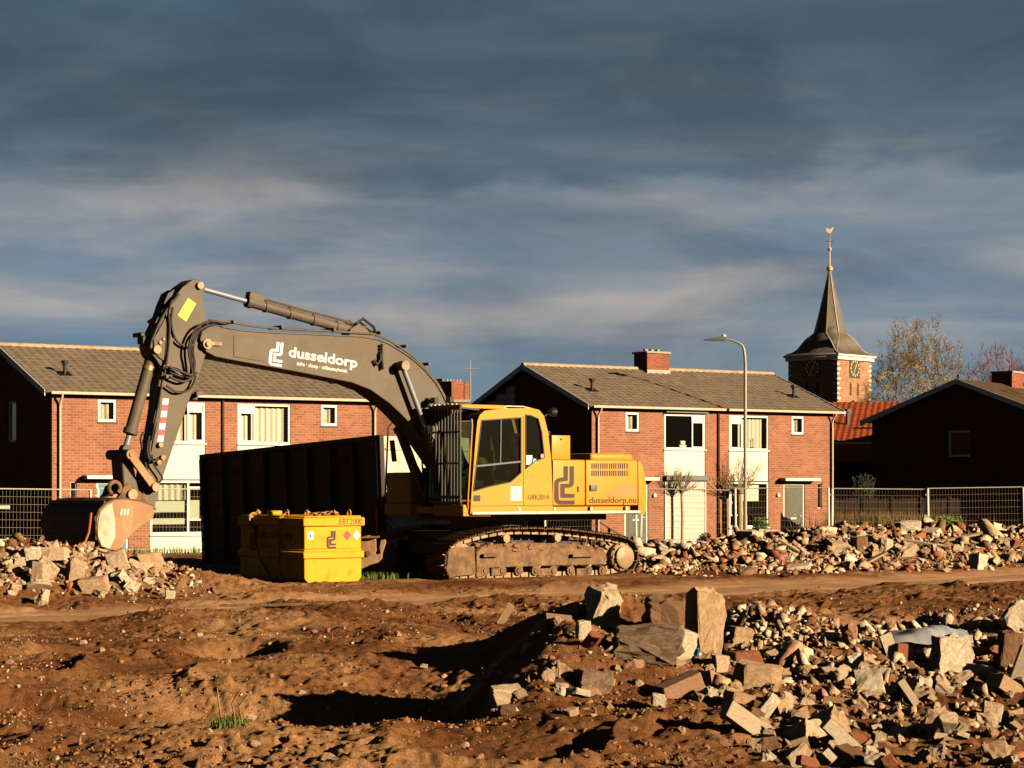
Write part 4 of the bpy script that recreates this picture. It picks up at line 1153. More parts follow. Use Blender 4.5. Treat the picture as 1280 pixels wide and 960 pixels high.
# garden screens behind the fences
def screen(name, x0, x1, Y0, Y1, h, label, m='screen_brown', n=26):
    t = empty(name, ((x0 + x1) / 2, (Y0 + Y1) / 2, 0), math.atan2(Y1 - Y0, x1 - x0)); L = math.hypot(x1 - x0, Y1 - Y0)
    tag(t, label, 'garden fence')
    b = MB(); rnd = random.Random(len(label))
    for i in range(n):
        a = -L / 2 + L * i / n; b.span(a + .01, a + L / n - .01, -.015, .015, .0, h + rnd.uniform(-.03, .03))
    b.build('boards', M[m], t)
    b = MB()
    for i in range(0, n + 1, 6): a = -L / 2 + L * i / n; b.span(a - .04, a + .04, -.06, -.016, -.1, h + .08)
    b.build('posts', M[m], t)
screen('garden_fence', fx(1046, 84), fx(1200, 84), 84.5, 84.0, 1.75, 'dark board fence behind the dry reeds')
# ------------------------------------------------------------------ the excavator
EX0 = Vector((-0.43, 39.84, 0.55)); EA = R(37)
EF = Vector((-cos(EA), -sin(EA), 0)); EL = Vector((sin(EA), -cos(EA), 0))
def ex(px, py, v):
    """point of the machine's own frame (forward, left, up) seen at a picture point on the plane left = v"""
    a = (px - CX) / FPX
    Y = (v + EX0.x * EL.x + EX0.y * EL.y) / (a * EL.x + EL.y)
    P = Vector((a * Y, Y, EYE + (HY - py) / FPX * Y)) - EX0
    return (P.x * EF.x + P.y * EF.y, P.z)
def exs(pts, v): return [ex(x, y, v) for x, y in pts]
def uvz(a, b, t): return (a, t, b)
exr = empty('excavator', EX0, pi + EA)
tag(exr, 'yellow crawler excavator with grey boom and caged cab, parked with its bucket lowered', 'excavator')

def side_plate(mb, pts, v0, v1, vref=None):
    mb.prism(exs(pts, v1 if vref is None else vref), uvz, v0, v1)
def letters(name, txt, px0, py0, px1, v, size_px, matn, parent, bold=0.0, slope=None, label=None):
    """lettering on a plane left = v, baseline from (px0,py0) to px1"""
    u0, z0 = ex(px0, py0, v); u1, z1 = ex(px1, py0 if slope is None else slope, v)
    k = abs(ex(px0, py0 - 10, v)[1] - z0) / 10
    size = size_px * k
    tmp = text_mb(txt, size, lambda a, b: (a, 0, b), bold * size)
    w = max(p[0] for p in tmp.v)
    L = math.hypot(u1 - u0, z1 - z0); du, dz = (u1 - u0) / L, (z1 - z0) / L; sx = L / w
    m = text_mb(txt, size, lambda a, b: (u0 + du * a * sx + dz * b * 1.0, v + .006, z0 + dz * a * sx - du * b), bold * size)
    # du is negative (reading runs towards the rear), so "up" is (-dz.., -du)
    return m.build(name, M[matn], parent)

# --- undercarriage
def crawler(side):
    tr = [(557, 700), (558, 712), (564, 723), (580, 726), (620, 725), (680, 723.5), (740, 722), (770, 720), (784, 717), (794, 708), (798, 695), (796, 682), (788, 674), (776, 670), (755, 667), (725, 663), (700, 660.5), (660, 659.5), (635, 660.5), (610, 665), (590, 671), (572, 677), (562, 686)]
    P = [Vector((u, z, 0)) for u, z in exs(tr, 1.5)]
    closed = P + [P[0]]
    seg = [(closed[i + 1] - closed[i]).length for i in range(len(P))]; tot = sum(seg)
    n = round(tot / .19)
    def at(s):
        s %= tot
        for i, L in enumerate(seg):
            if s <= L: return closed[i].lerp(closed[i + 1], s / L), (closed[i + 1] - closed[i]).normalized()
            s -= L
        return closed[0], (closed[1] - closed[0]).normalized()
    va, vb = (.9, 1.5) if side > 0 else (-1.5, -.9)
    vc = (va + vb) / 2
    cen = Vector((sum(p.x for p in P) / len(P), sum(p.y for p in P) / len(P), 0))
    sh = MB()
    for i in range(n):
        s = tot * i / n
        p, d = at(s); d = (at(s + .08)[0] - at(s - .08)[0]).normalized()
        nrm = Vector((d.y, -d.x, 0))
        if nrm.dot(p - cen) < 0: nrm = -nrm
        q = p - nrm * .02
        for (o1, w, h) in ((0, .165, .022), (-.06, .014, .05), (.0, .012, .04), (.06, .012, .04)):
            c = q + d * o1 + nrm * (h / 2)
            Mx = Matrix(((d.x, 0, nrm.x), (0, 1, 0), (d.y, 0, nrm.y)))
            sh.box((c.x, vc, c.y), (w, .6, h), Mx)
    root = sh.build('crawler_track', M['track_steel'], exr)
    ln = MB()
    for i in range(n):
        s = tot * i / n; p, _ = at(s); d = (at(s + .08)[0] - at(s - .08)[0]).normalized(); nrm = Vector((d.y, -d.x, 0))
        if nrm.dot(p - cen) < 0: nrm = -nrm
        q = p - nrm * .075; Mx = Matrix(((d.x, 0, nrm.x), (0, 1, 0), (d.y, 0, nrm.y)))
        for vv in (vc - .09, vc + .09):
            ln.box((q.x, vv, q.y), (.15 if abs(vv - vc) < .1 else .13, .035, .085 if abs(vv - vc) < .1 else .05), Mx)
    ln.build('track_links', M['worn_steel'], root)
    vo = vb - .1 if side > 0 else va + .1
    sgn = 1 if side > 0 else -1
    f = MB()
    body = exs([(598, 722), (598, 690), (606, 683), (640, 684), (700, 685), (742, 687), (760, 690), (762, 700), (757, 706), (700, 707), (640, 709), (614, 710), (608, 721)], 1.4)
    f.prism(body, uvz, vc - .12 * sgn, vo - .06 * sgn)
    top = exs([(598, 690), (612, 681), (660, 678), (720, 680), (760, 685), (760, 690), (600, 692)], 1.4)
    f.prism(top, uvz, vc - .1 * sgn, vc + .1 * sgn)
    fr = f.build('track_frame', M['mud_steel'], exr, bevel=.012)
    f = MB(); f.prism(exs([(563, 686), (595, 683), (597, 718), (563, 722), (560, 712)], 1.42), uvz, vo - .07 * sgn, vo - .02 * sgn)
    f.build('idler_guard', M['mud_steel'], fr, bevel=.01)
    f = MB()
    uw, zw = ex(577, 703, 1.4); f.cyl((uw, vc - .07, zw), (uw, vc + .07, zw), .36, .36, 24); f.cyl((uw, vc - .11, zw), (uw, vc + .11, zw), .16, .16, 16)
    f.build('idler_wheel', M['worn_steel'], fr)
    f = MB(); uw, zw = ex(780, 696, 1.4)
    f.cyl((uw, vc - .05, zw), (uw, vc + .05, zw), .30, .30, 24)
    for i in range(21):
        a = 2 * pi * i / 21; f.box((uw + .33 * cos(a), vc, zw + .33 * sin(a)), (.08, .09, .06), Matrix.Rotation(-a, 3, 'Y'))
    f.lathe([(.0, 0), (.27, 0), (.27, .1), (.24, .13), (.21, .14), (.21, .19), (.17, .21), (.0, .21)], (uw, vc + .05 * sgn, zw), (0, sgn, 0), 28)
    for i in range(10): a = 2 * pi * i / 10; f.cyl((uw + .245 * cos(a), vc + .16 * sgn, zw + .245 * sin(a)), (uw + .245 * cos(a), vc + .2 * sgn, zw + .245 * sin(a)), .018, .018, 6)
    f.build('sprocket', M['worn_steel'], fr)
    for k, px in enumerate((609, 630, 651, 672, 694, 716, 738, 756)):
        f = MB(); uw, zw = ex(px, 714.5, 1.4); zw += .015
        f.cyl((uw, vc - .15, zw), (uw, vc + .15, zw), .09, .09, 14); f.cyl((uw, vo - .14 * sgn, zw), (uw, vo - .03 * sgn, zw), .05, .05, 10); f.span(uw - .07, uw + .07, vo - .1 * sgn, vo - .06 * sgn, zw - .05, zw + .07)
        f.build('bottom_roller', M['mud_steel'], fr)
    for px, py in ((637, 673), (701, 672)):
        f = MB(); uw, zw = ex(px, py, 1.45); f.cyl((uw, vc - .1, zw), (uw, vo - .03 * sgn, zw), .075, .075, 14); f.cyl((uw, vo - .10 * sgn, zw), (uw, vo - .07 * sgn, zw), .09, .09, 14)
        f.span(uw - .04, uw + .04, vc - .05, vc + .05, zw - .2, zw); f.build('carrier_roller', M['worn_steel'], fr)
    f = MB()
    for px in (626, 684, 732): uw, zw = ex(px, 714, 1.4); f.span(uw - .16, uw + .16, vo - .075 * sgn, vo - .055 * sgn, zw - .08, zw + .05)
    f.build('chain_guide', M['mud_steel'], fr)
    f = MB(); 
    for a, b in ((606, 625), (717, 745)):
        u0, z0 = ex(a, 695, 1.45); u1, z1 = ex(b, 694, 1.45); f.span(u1, u0, vo - .06 * sgn, vo + .03 * sgn, z0 - .02, z0 + .03)
    f.build('foot_step', M['mud_steel'], fr)
    # caked mud along the frame top
    f = MB(); rnd = random.Random(3)
    for i in range(60):
        px = rnd.uniform(604, 755); u0, z0 = ex(px, rnd.uniform(681, 690), 1.45)
        r_ = rnd.uniform(.03, .09); f.lathe([(0, -r_ * .6), (r_, -r_ * .2), (r_ * .8, r_ * .35), (0, r_ * .6)], (u0, vo - .09 * sgn - rnd.uniform(0, .15) * sgn, z0), (rnd.gauss(0, .3), rnd.gauss(0, .3), 1), 6)
    f.build('caked_mud', M['clod'], fr)
crawler(1); crawler(-1)
f = MB(); f.span(-1.15, 1.15, -.95, .95, .42, .80); f.cyl((0, 0, .78), (0, 0, 1.04), .72, .72, 32)
f.span(.6, 1.3, -1.1, 1.1, .38, .62); f.span(-1.3, -.6, -1.1, 1.1, .38, .62)
f.build('lower_frame', M['dark_steel'], exr, bevel=.02)

# --- upper body
VS = 1.35
uF, zB = ex(588, 642, VS); uR, _ = ex(808, 642, VS)
zT = ex(745, 575, VS)[1]; zL = ex(700, 633, VS)[1]
f = MB(); f.span(uR + .35, uF - .02, -1.3, 1.30, zB - .02, zL)
dk = f.build('deck_frame', M['yellow_paint'], exr, bevel=.01)
f = MB(); f.span(uR + .6, uF - .4, -.9, .9, zB - .14, zB - .022); f.build('under_frame', M['dark_steel'], exr)
f = MB(); f.span(ex(800, 642, VS)[0], uF - .03, 1.30, VS + .02, zB - .02, zB + .035); f.build('side_rail', M['silver'], exr, bevel=.005)
for px in (649, 693, 739, 783):
    u0, _ = ex(px, 640, VS); f = MB(); f.span(u0 - .025, u0 + .025, 1.302, VS + .012, zB + .04, zL - .01); f.build('rail_bracket', M['silver'], exr)
# engine side panels
def panel(px0, px1, name, top=575):
    u1, _ = ex(px0, 640, VS); u0, _ = ex(px1, 640, VS)
    f = MB(); f.span(u0 + .008, u1 - .008, .75, VS, zL + .012, zT)
    return f.build(name, M['yellow_paint'], exr, bevel=.03, seg=3)
panel(690, 732, 'side_door'); door2 = panel(732, 798, 'engine_door')
f = MB(); f.span(uR + .3, ex(690, 640, VS)[0] - .05, -1.28, .748, zL, zT - .03); f.build('engine_housing', M['yellow_paint'], exr, bevel=.04, seg=2)
# counterweight
f = MB(); pr = exs([(798.3, 575), (803, 580), (807, 595), (808.5, 615), (808.5, 636), (806, 643), (798.3, 643)], VS)
ucw = pr[0][0]
nseg = 10; vs = []; 
prof = [(p[0] - ucw, p[1]) for p in pr]
cols = []
for i in range(nseg + 1):
    v = 1.345 - 2.69 * i / nseg; bul = .30 * (1 - (abs(v) / 1.345) ** 2.2)
    cols.append([(ucw + a - (bul if a < -.01 else 0), v, b) for a, b in prof])
for c in cols: vs += c
m_ = len(prof); fs = [(i * m_ + j, i * m_ + (j + 1) % m_, (i + 1) * m_ + (j + 1) % m_, (i + 1) * m_ + j) for i in range(nseg) for j in range(m_)]
fs += [tuple(range(m_)), tuple(range(nseg * m_, (nseg + 1) * m_))[::-1]]
f.add(vs, fs); f.build('counterweight', M['yellow_paint'], exr, bevel=.02, seg=2)
# hood parts
f = MB(); u1, _ = ex(730, 575, .9); u0, _ = ex(783, 575, .9); f.span(u0, u1, -.6, 1.1, zT - .02, zT + .13); f.build('engine_hood', M['yellow_paint'], exr, bevel=.06, seg=3)
u1, z1 = ex(690, 544, VS); u0, _ = ex(713, 544, VS)
f = MB(); f.span(u0, u1, .85, VS - .003, zT + .003, z1); bx_ = f.build('tool_box', M['yellow_paint'], exr, bevel=.012, seg=2)
f = MB(); f.cyl(((u0 + u1) / 2, VS, z1 - .07), ((u0 + u1) / 2, VS + .01, z1 - .07), .02, .02, 8); f.build('lock', M['black'], bx_)
f = MB(); f.cyl((u0 - .35, .2, zT), (u0 - .35, .2, zT + .55), .07, .07, 12); f.build('exhaust_pipe', M['dark_steel'], exr)
# grille slots: dark of the openings drawn as thin black plates on the door
f = MB()
for row, (ya, yb) in enumerate(((579, 586), (588, 595))):
    for i in range(18):
        if i % 5 == 4 and i < 15: pass
        px = 739.2 + i * 2.62 + (i // 4) * .5
        if px > 784: continue
        (ua, za), (ub, zb_) = ex(px, ya, VS), ex(px + 1.5, yb, VS)
        f.span(ub, ua, VS + .001, VS + .006, zb_, za)
f.build('grille_slots', M['black_paint'], door2)
f = MB(); f.prism(exs([(758, 621), (774, 603.5), (794, 603.5), (794, 621)], VS), uvz, VS + .001, VS + .006)
gm = mat('mesh_tan', (0.42, 0.25, 0.08), .7, var=.2, var_scale=60); f.build('vent_mesh', gm, door2)
f = MB(); ua, za = ex(737, 606, VS); ub, zb_ = ex(745.5, 613.5, VS); f.span(ub, ua, VS + .001, VS + .04, zb_, za); f.build('door_latch', M['grey_trim'], door2, bevel=.012, seg=2)
f = MB(); ua, za = ex(722, 608, VS); f.span(ua - .02, ua + .01, VS, VS + .012, za - .1, za); f.build('door_latch', M['black_paint'], exr)
# logo and lettering
def logo_on(px0, py0, hpx, v, matn, parent, tilt=0.0, name='logo'):
    u0, z0 = ex(px0, py0, v); h = abs(ex(px0, py0 - hpx, v)[1] - z0)
    c_, s_ = cos(tilt), sin(tilt)
    m = logo_mb(h, lambda a, b: (u0 - (a * c_ - b * s_) * 1.0 * wid, v + .006, z0 + a * s_ * wid + b * c_))
    return m.build(name, M[matn], parent)
wid = 1.35
logo_on(693.5, 630, 47.5, VS, 'black_paint', exr)
letters('lettering', 'dusseldorp.nu', 736, 628.6, 795.5, VS, 10.6, 'black_paint', door2, .014)
letters('lettering', 'GRK2014', 659.3, 624.5, 686, VS, 9.4, 'black_paint', exr, .0)

# --- cab
cabm = M['yellow_paint']
o_out = [(588, 642), (590, 610), (595, 545), (597, 526), (600, 518.5), (606, 513.5), (630, 510.5), (664, 510), (674, 512.5), (680, 520), (685, 540), (689, 575), (691.5, 642)]
g1 = [(601.8, 525.5), (651.2, 522), (651.2, 591), (638, 602.5), (612, 608), (591.5, 614)]
g2 = [(656.8, 518.5), (664, 519.5), (673, 523.5), (677, 540), (680.5, 572), (668, 577), (656.8, 586)]
def ring_side(mb, outer, holes, v0, v1):
    """side wall with holes, tessellated"""
    from mathutils.geometry import tessellate_polygon
    O = exs(outer, VS); Hs_ = [exs(h, VS) for h in holes]
    loops = [[Vector((a, b, 0)) for a, b in L] for L in [O] + Hs_]
    tris = tessellate_polygon(loops)
    flat = [p for L in [O] + Hs_ for p in L]
    for v in (v0, v1): mb.add([(a, v, b) for a, b in flat], tris)
    for L in [O] + Hs_:
        n_ = len(L)
        for i in range(n_):
            a, b = L[i], L[(i + 1) % n_]; mb.quad((a[0], v0, a[1]), (b[0], v0, b[1]), (b[0], v1, b[1]), (a[0], v1, a[1]))
f = MB()
ring_side(f, o_out, [g1, g2], VS - .05, VS)
cab = f.build('cab_side', cabm, exr)
f = MB()  # far side wall
ring_side(f, o_out, [g1, g2], .40, .44)
f.build('cab_side', cabm, exr)
O = exs(o_out, VS)
f = MB()
def strip(i0, i1, v0=.44, v1=VS - .05, th=.04):
    for i in range(i0, i1):
        a, b = O[i], O[i + 1]; d = Vector((b[0] - a[0], b[1] - a[1])).normalized(); n_ = Vector((d.y, -d.x)); c_ = Vector((sum(p[0] for p in O) / len(O) - a[0], sum(p[1] for p in O) / len(O) - a[1]))
        if n_.dot(c_) < 0: n_ = -n_
        f.add([(a[0], v0, a[1]), (b[0], v0, b[1]), (b[0] + n_.x * th, v0, b[1] + n_.y * th), (a[0] + n_.x * th, v0, a[1] + n_.y * th),
               (a[0], v1, a[1]), (b[0], v1, b[1]), (b[0] + n_.x * th, v1, b[1] + n_.y * th), (a[0] + n_.x * th, v1, a[1] + n_.y * th)],
              [(0, 1, 2, 3), (7, 6, 5, 4), (0, 4, 5, 1), (1, 5, 6, 2), (2, 6, 7, 3), (3, 7, 4, 0)])
strip(4, 9); f.build('cab_roof', cabm, exr)
f = MB(); strip(11, 12); strip(10, 11, .44, .52); strip(10, 11, 1.22, 1.30); strip(0, 1)
a = ex(588, 642, VS); b = ex(691, 642, VS); f.span(b[0], a[0], .44, 1.30, a[1], a[1] + .06)
f.span(*(min(O[2][0], O[1][0]) - .06, O[1][0]), .44, .50, O[1][1], O[4][1]); f.build('cab_frame', cabm, exr)
f = MB(); g1p = exs(g1, VS); f.add([(a, VS - .025, b) for a, b in g1p], [tuple(range(len(g1p)))]); f.build('side_window', M['cab_glass'], exr)
f = MB(); g2p = exs(g2, VS); f.add([(a, VS - .025, b) for a, b in g2p], [tuple(range(len(g2p)))]); f.build('side_window', M['cab_glass'], exr)
f = MB()
for G in (g1, g2):
    G3 = exs(G, VS)
    for i in range(len(G3)):
        a, b = G3[i], G3[(i + 1) % len(G3)]; f.bar((a[0], VS + .002, a[1]), (b[0], VS + .002, b[1]), .022, .012, (0, 1, 0))
f.build('window_seal', M['black'], cab)
f = MB(); a, b = ex(593, 583, VS), ex(651, 577, VS); f.bar((a[0], VS - .012, a[1]), (b[0], VS - .012, b[1]), .03, .035, (0, 1, 0))
a, b = ex(626, 579.5, VS), ex(627, 524, VS); f.bar((a[0], VS - .014, a[1]), (b[0], VS - .014, b[1]), .018, .012, (0, 1, 0)); f.build('window_rail', M['grey_trim'], cab)
f = MB(); a, b = ex(595, 524, VS), ex(588.5, 636, VS); f.tube([(a[0] + .06, 1.30, a[1]), (a[0] + .09, 1.36, a[1] - .1), (b[0] + .07, 1.36, b[1] + .2), (b[0] + .03, 1.3, b[1])], .016, 8); f.build('grab_rail', cabm, exr)
f = MB(); a, b = O[0], O[4]; f.add([(O[i][0] - .03, v, O[i][1]) for i in range(4) for v in (.50, 1.28)], [(0, 1, 3, 2), (2, 3, 5, 4), (4, 5, 7, 6)]); f.build('windscreen', M['cab_glass'], exr)
f = MB(); f.add([(O[i][0] + .03, v, O[i][1]) for i in (9, 10) for v in (.5, 1.28)], [(0, 1, 3, 2)]); f.add([(O[10][0] + .03, .5, O[10][1]), (O[10][0] + .03, 1.28, O[10][1]), (O[11][0] + .02, 1.28, O[11][1]), (O[11][0] + .02, .5, O[11][1])], [(0, 1, 2, 3)]); f.build('rear_window', M['cab_glass'], exr)
f = MB()
sl = [(656.5, 516), (656.5, 640)]
for px in (654.3,): a, b = ex(px, 520, VS), ex(px, 633, VS); f.bar((a[0], VS + .001, a[1]), (b[0], VS + .001, b[1]), .010, .006, (0, 1, 0))
a, b = ex(590, 632.5, VS), ex(798, 632.5, VS); f.bar((a[0], VS + .001, a[1]), (b[0], VS + .001, a[1]), .006, .010)
a, b = ex(691, 576, VS), ex(691, 632, VS); f.bar((a[0], VS + .002, a[1]), (b[0], VS + .002, b[1]), .008, .006, (0, 1, 0))
f.build('door_seam', M['black_paint'], cab)
f = MB(); a, b = ex(592, 619, VS), ex(600, 626.5, VS); f.span(b[0], a[0], VS + .001, VS + .012, b[1], a[1]); f.build('door_catch', M['black_paint'], cab)
f = MB(); a, b = ex(638, 608, VS), ex(652, 625.8, VS); f.span(b[0], a[0], VS + .001, VS + .005, b[1], a[1]); st = f.build('sticker', M['letter_white'], cab)
f = MB(); uc, zc_ = ex(645, 614, VS)
for i in range(12):
    if i in (2, 8): continue
    a = 2 * pi * i / 12; f.box((uc + .05 * cos(a), VS + .007, zc_ + .042 * sin(a)), (.02, .002, .012), Matrix.Rotation(-a, 3, 'Y'))
f.box((uc, VS + .007, zc_), (.025, .002, .025))
for r_ in range(3):
    for c_ in range(3): f.box((uc + .05 - c_ * .05, VS + .007, zc_ - .085 - r_ * .03), (.036, .002, .010))
f.build('sticker_print', M['grey_trim'], st)
for px, py, mn, r_ in ((668, 576, 'sticker_blue', .045), (677.5, 570, 'sticker_pink', .040)):
    u0, z0 = ex(px, py, VS); f = MB(); f.cyl((u0, VS + .003, z0), (u0, VS + .008, z0), r_, r_, 16); f.build('sticker', M[mn], cab)
f = MB(); a, b = ex(657, 569, VS), ex(666, 581, VS); f.span(b[0], a[0], VS - .02, VS - .015, b[1], a[1]); f.build('sticker', M['letter_white'], cab)
f = MB()
for px in (661, 665.5, 669.5):
    a, b = ex(px, 588, VS), ex(px - 2.2, 597, VS); f.bar((a[0], VS + .001, a[1]), (b[0], VS + .001, b[1]), .006, .012, (0, 1, 0))
f.build('scratches', M['yellow_scratch'], cab)
# cab roof guard, lights, mirror
a, b = ex(577, 505, VS), ex(631, 511, VS); f = MB(); f.span(b[0], a[0], .42, VS - .02, a[1] - .07, a[1]); f.build('sun_visor', cabm, exr, bevel=.01)
f = MB(); pts = exs([(632, 509.5), (640, 508.5), (660, 509), (672, 512), (679, 517)], VS); f.tube([(p[0], 1.2, p[1] + .015) for p in pts], .014, 6); f.tube([(p[0], .6, p[1] + .015) for p in pts], .014, 6); f.build('roof_rail', M['silver'], exr)
f = MB(); a = ex(681, 516, VS); b = ex(690, 515, VS); f.bar((a[0], 1.25, a[1] - .1), (b[0], 1.3, b[1]), .02, .02); f.lathe([(.02, 0), (.075, .02), (.09, .10), (.085, .12), (0, .12)], (b[0] + .02, 1.3, b[1] - .01), (-1, .3, .1), 12); f.build('work_light', M['black'], exr)
# interior: seat, console, vest
su = (O[0][0] + O[11][0]) / 2 - .05
f = MB(); f.span(su - .25, su + .28, .65, 1.1, 1.42, 1.62); f.span(su - .33, su - .18, .65, 1.1, 1.62, 2.35); f.span(su - .31, su - .2, .75, 1.0, 2.35, 2.58); f.build('seat', M['seat_cloth'], exr, bevel=.05, seg=2)
f = MB(); f.span(su - .15, su + .35, 1.1, 1.22, 1.5, 1.72); f.span(su - .15, su + .35, .53, .64, 1.5, 1.72); f.span(su - .2, su + .2, .6, 1.15, zB + .05, 1.42); f.span(su + .62, su + .78, .55, .75, zB + .1, 1.95); f.span(O[11][0] + .1, O[11][0] + .3, .5, 1.25, zB + .06, 1.75)
f.cyl((su + .3, 1.15, 1.7), (su + .36, 1.15, 1.95), .02, .028, 8); f.cyl((su + .3, .58, 1.7), (su + .36, .58, 1.95), .02, .028, 8); f.build('console', M['cab_grey'], exr, bevel=.02)
f = MB(); f.prism([(su - .19, 1.75), (su - .1, 1.7), (su - .05, 1.95), (su - .1, 2.1), (su - .17, 2.15)], uvz, .80, 1.0); f.build('work_vest', M['hivis'], exr, bevel=.04, seg=2)
f = MB(); f.lathe([(0, 0), (.13, .0), (.14, .06), (.09, .14), (0, .16)], (su + .45, .95, 1.98), n=14); f.build('hard_hat', M['sticker_yellow'], exr)

# --- cab guard of vertical bars standing ahead of the windscreen
ug, zg1 = ex(576, 507, VS); _, zg0 = ex(576, 628, VS)
f = MB()
for i in range(11): v = .40 + (VS - .42) * i / 10; f.bar((ug, v, zg0), (ug, v, zg1), .028 if i in (0, 10) else .02, .03, (0, 1, 0))
for zz_ in (zg0, zg1, zg0 + .1): f.bar((ug - .01, .38, zz_), (ug - .01, VS, zz_), .035, .035)
for zz_ in (zg0 + .7, zg0 + 1.25): f.bar((ug - .02, .38, zz_), (ug - .02, VS, zz_), .02, .02)
for v in (.42, VS - .03):
    f.bar((ug, v, zg1 - .03), (O[3][0] - .05, v, zg1 - .06), .03, .03); f.bar((ug, v, zg0 + .03), (O[1][0] - .02, v, zg0 + .03), .03, .03)
f.build('cab_guard', M['dark_steel'], exr)
for v in (.28, .48, .95):
    f = MB(); f.box((ug - .05, v, zg1 + .12), (.09, .13, .10)); f.cyl((ug - .05, v, zg1), (ug - .05, v, zg1 + .08), .015); f.build('work_light', M['black'], exr, bevel=.015)
f = MB()
for i in range(7): f.box((ug - .04, .36 + i * .13, zg1 + .035), (.03, .05, .02))
f.build('guard_clips', M['silver'], exr)
# deck ahead of and beside the cab on the far (boom) side
a = ex(588, 642, VS)
f = MB(); f.span(.9, uF + .12, .38, 1.30, zB - .05, zL + .04); f.build('cab_floor', M['yellow_paint'], exr, bevel=.01)
f = MB(); f.span(-.9, uF + .05, -1.3, -.42, zB - .05, zL + .9 * 0 + .05); f.span(.2, uF + .02, -1.28, -.50, zL + .05, zL + .62); f.build('side_box', M['yellow_paint'], exr, bevel=.03, seg=2)
uB = uF
f = MB(); f.tube([(uB - .05, -1.28, zL + .0), (uB + .03, -1.3, zL + .15), (uB - .02, -1.28, zL + 1.45), (uB - .16, -1.25, zL + 1.62), (uB - .7, -1.25, zL + 1.62), (uB - .78, -1.25, zL + .62)], .018, 7); f.build('hand_rail', M['dark_steel'], exr)
f = MB(); f.box((uB - .08, -1.20, zL + 1.02), (.05, .12, .40), Matrix.Rotation(R(8), 3, 'Y')); f.bar((uB - .05, -1.28, zL + 1.05), (uB - .08, -1.2, zL + 1.05), .02, .02); f.build('mirror', M['black'], exr, bevel=.02)
f = MB(); f.span(-.6, 1.0, -.36, .36, zB - .05, zL + .35); f.span(.2, 1.25, -.36, -.27, zB, 1.95); f.span(.2, 1.25, .27, .36, zB, 1.95); f.build('boom_bracket', M['dark_steel'], exr, bevel=.02)

# --- boom
VB = .27
bo = [(253, 431), (250, 424), (253, 414), (261, 408.5), (276, 407.5), (300, 412), (340, 415), (400, 417.5), (452, 420), (472, 423.5), (486, 429), (499, 437), (510, 444), (520, 452), (530, 461), (538, 470), (545, 479), (551, 488.5), (558, 503), (570, 535), (582, 572), (594, 594), (592, 604), (583, 607), (570, 601), (556, 588), (543, 569), (530, 550), (517, 534), (502, 518), (487, 504), (463, 487), (440, 478), (368, 464), (291, 450), (270, 446), (258, 440)]
f = MB(); side_plate(f, bo, -VB, VB); boom = f.build('boom', M['boom_grey'], exr, bevel=.008)
f = MB()   # edge flanges along the top
top = bo[4:20]
for s_ in (1, -1):
    pts = exs(top, VB)
    for a, b in zip(pts[:-1], pts[1:]): f.bar((a[0], s_ * (VB + .008), a[1] - .01), (b[0], s_ * (VB + .008), b[1] - .01), .02, .03, (0, 1, 0))
f.build('boom_flange', M['boom_grey'], boom)
f = MB(); f.prism(exs([(292, 419), (325, 421), (325, 451), (292, 446)], VB), uvz, VB + .001, VB + .012); f.prism(exs([(318, 421), (336, 422.5), (336, 453), (318, 450)], VB), uvz, VB + .001, VB + .007); f.build('weld_plate', M['boom_grey'], boom, bevel=.004)
f = MB()
u0, z0 = ex(258, 430, VB); f.cyl((u0, -VB - .05, z0), (u0, VB + .05, z0), .085, .085, 16); f.cyl((u0, -VB - .09, z0), (u0, VB + .09, z0), .045, .045, 12)
f.box((u0 - .14, VB + .03, z0 + .01), (.26, .03, .06)); f.build('boom_pin', M['worn_steel'], boom)
letters('lettering', 'dusseldorp', 360, 445.2, 446, VB, 17.5, 'letter_white', boom, .026, slope=459.5)
letters('lettering', 'infra · sloop · milieutechniek', 370.5, 456.3, 434, VB, 6.4, 'letter_white', boom, .02, slope=466.0)
wid = 1.3
logo_on(335.5, 456, 30, VB, 'letter_white', boom, tilt=R(-5))
# lifting hook hung on the boom
f = MB(); u0, z0 = ex(475, 432, VB)
for i in range(5): f.lathe([(.012, -.035), (.035, 0), (.012, .035)], (u0, VB + .05, z0 - .06 * i), (0, 1, 0) if i % 2 else (1, .3, 0), 8)
a = ex(472, 449, VB); f.tube([(a[0] - .02, VB + .05, a[1] + .1), (a[0] - .03, VB + .06, a[1]), (a[0] + .05, VB + .06, a[1] - .1), (a[0] + .10, VB + .05, a[1] - .02)], .028, 8); f.tube([(a[0] - .05, VB + .05, a[1] + .05), (a[0] - .07, VB + .06, a[1] - .18)], .03, 7); f.build('lifting_hook', M['black'], boom)
# hydraulic pipes on the boom top
for vv, off in ((.16, .035), (.06, .04), (-.06, .04), (-.16, .035)):
    pts = exs([(262, 403), (285, 405), (320, 411), (360, 414), (420, 417), (468, 420), (490, 430), (512, 445), (530, 461), (546, 480), (557, 500)], vv)
    f = MB(); f.tube([(p[0], vv, p[1] + off) for p in pts], .02, 7); f.build('hydraulic_pipe', M['boom_grey'], boom)
f = MB()
for px, py in ((285, 407), (345, 413), (410, 416), (468, 420), (500, 437), (528, 459), (545, 479)): u0, z0 = ex(px, py, 0); f.box((u0, 0, z0 + .05), (.05, .46, .05))
f.build('pipe_clamps', M['boom_grey'], boom)

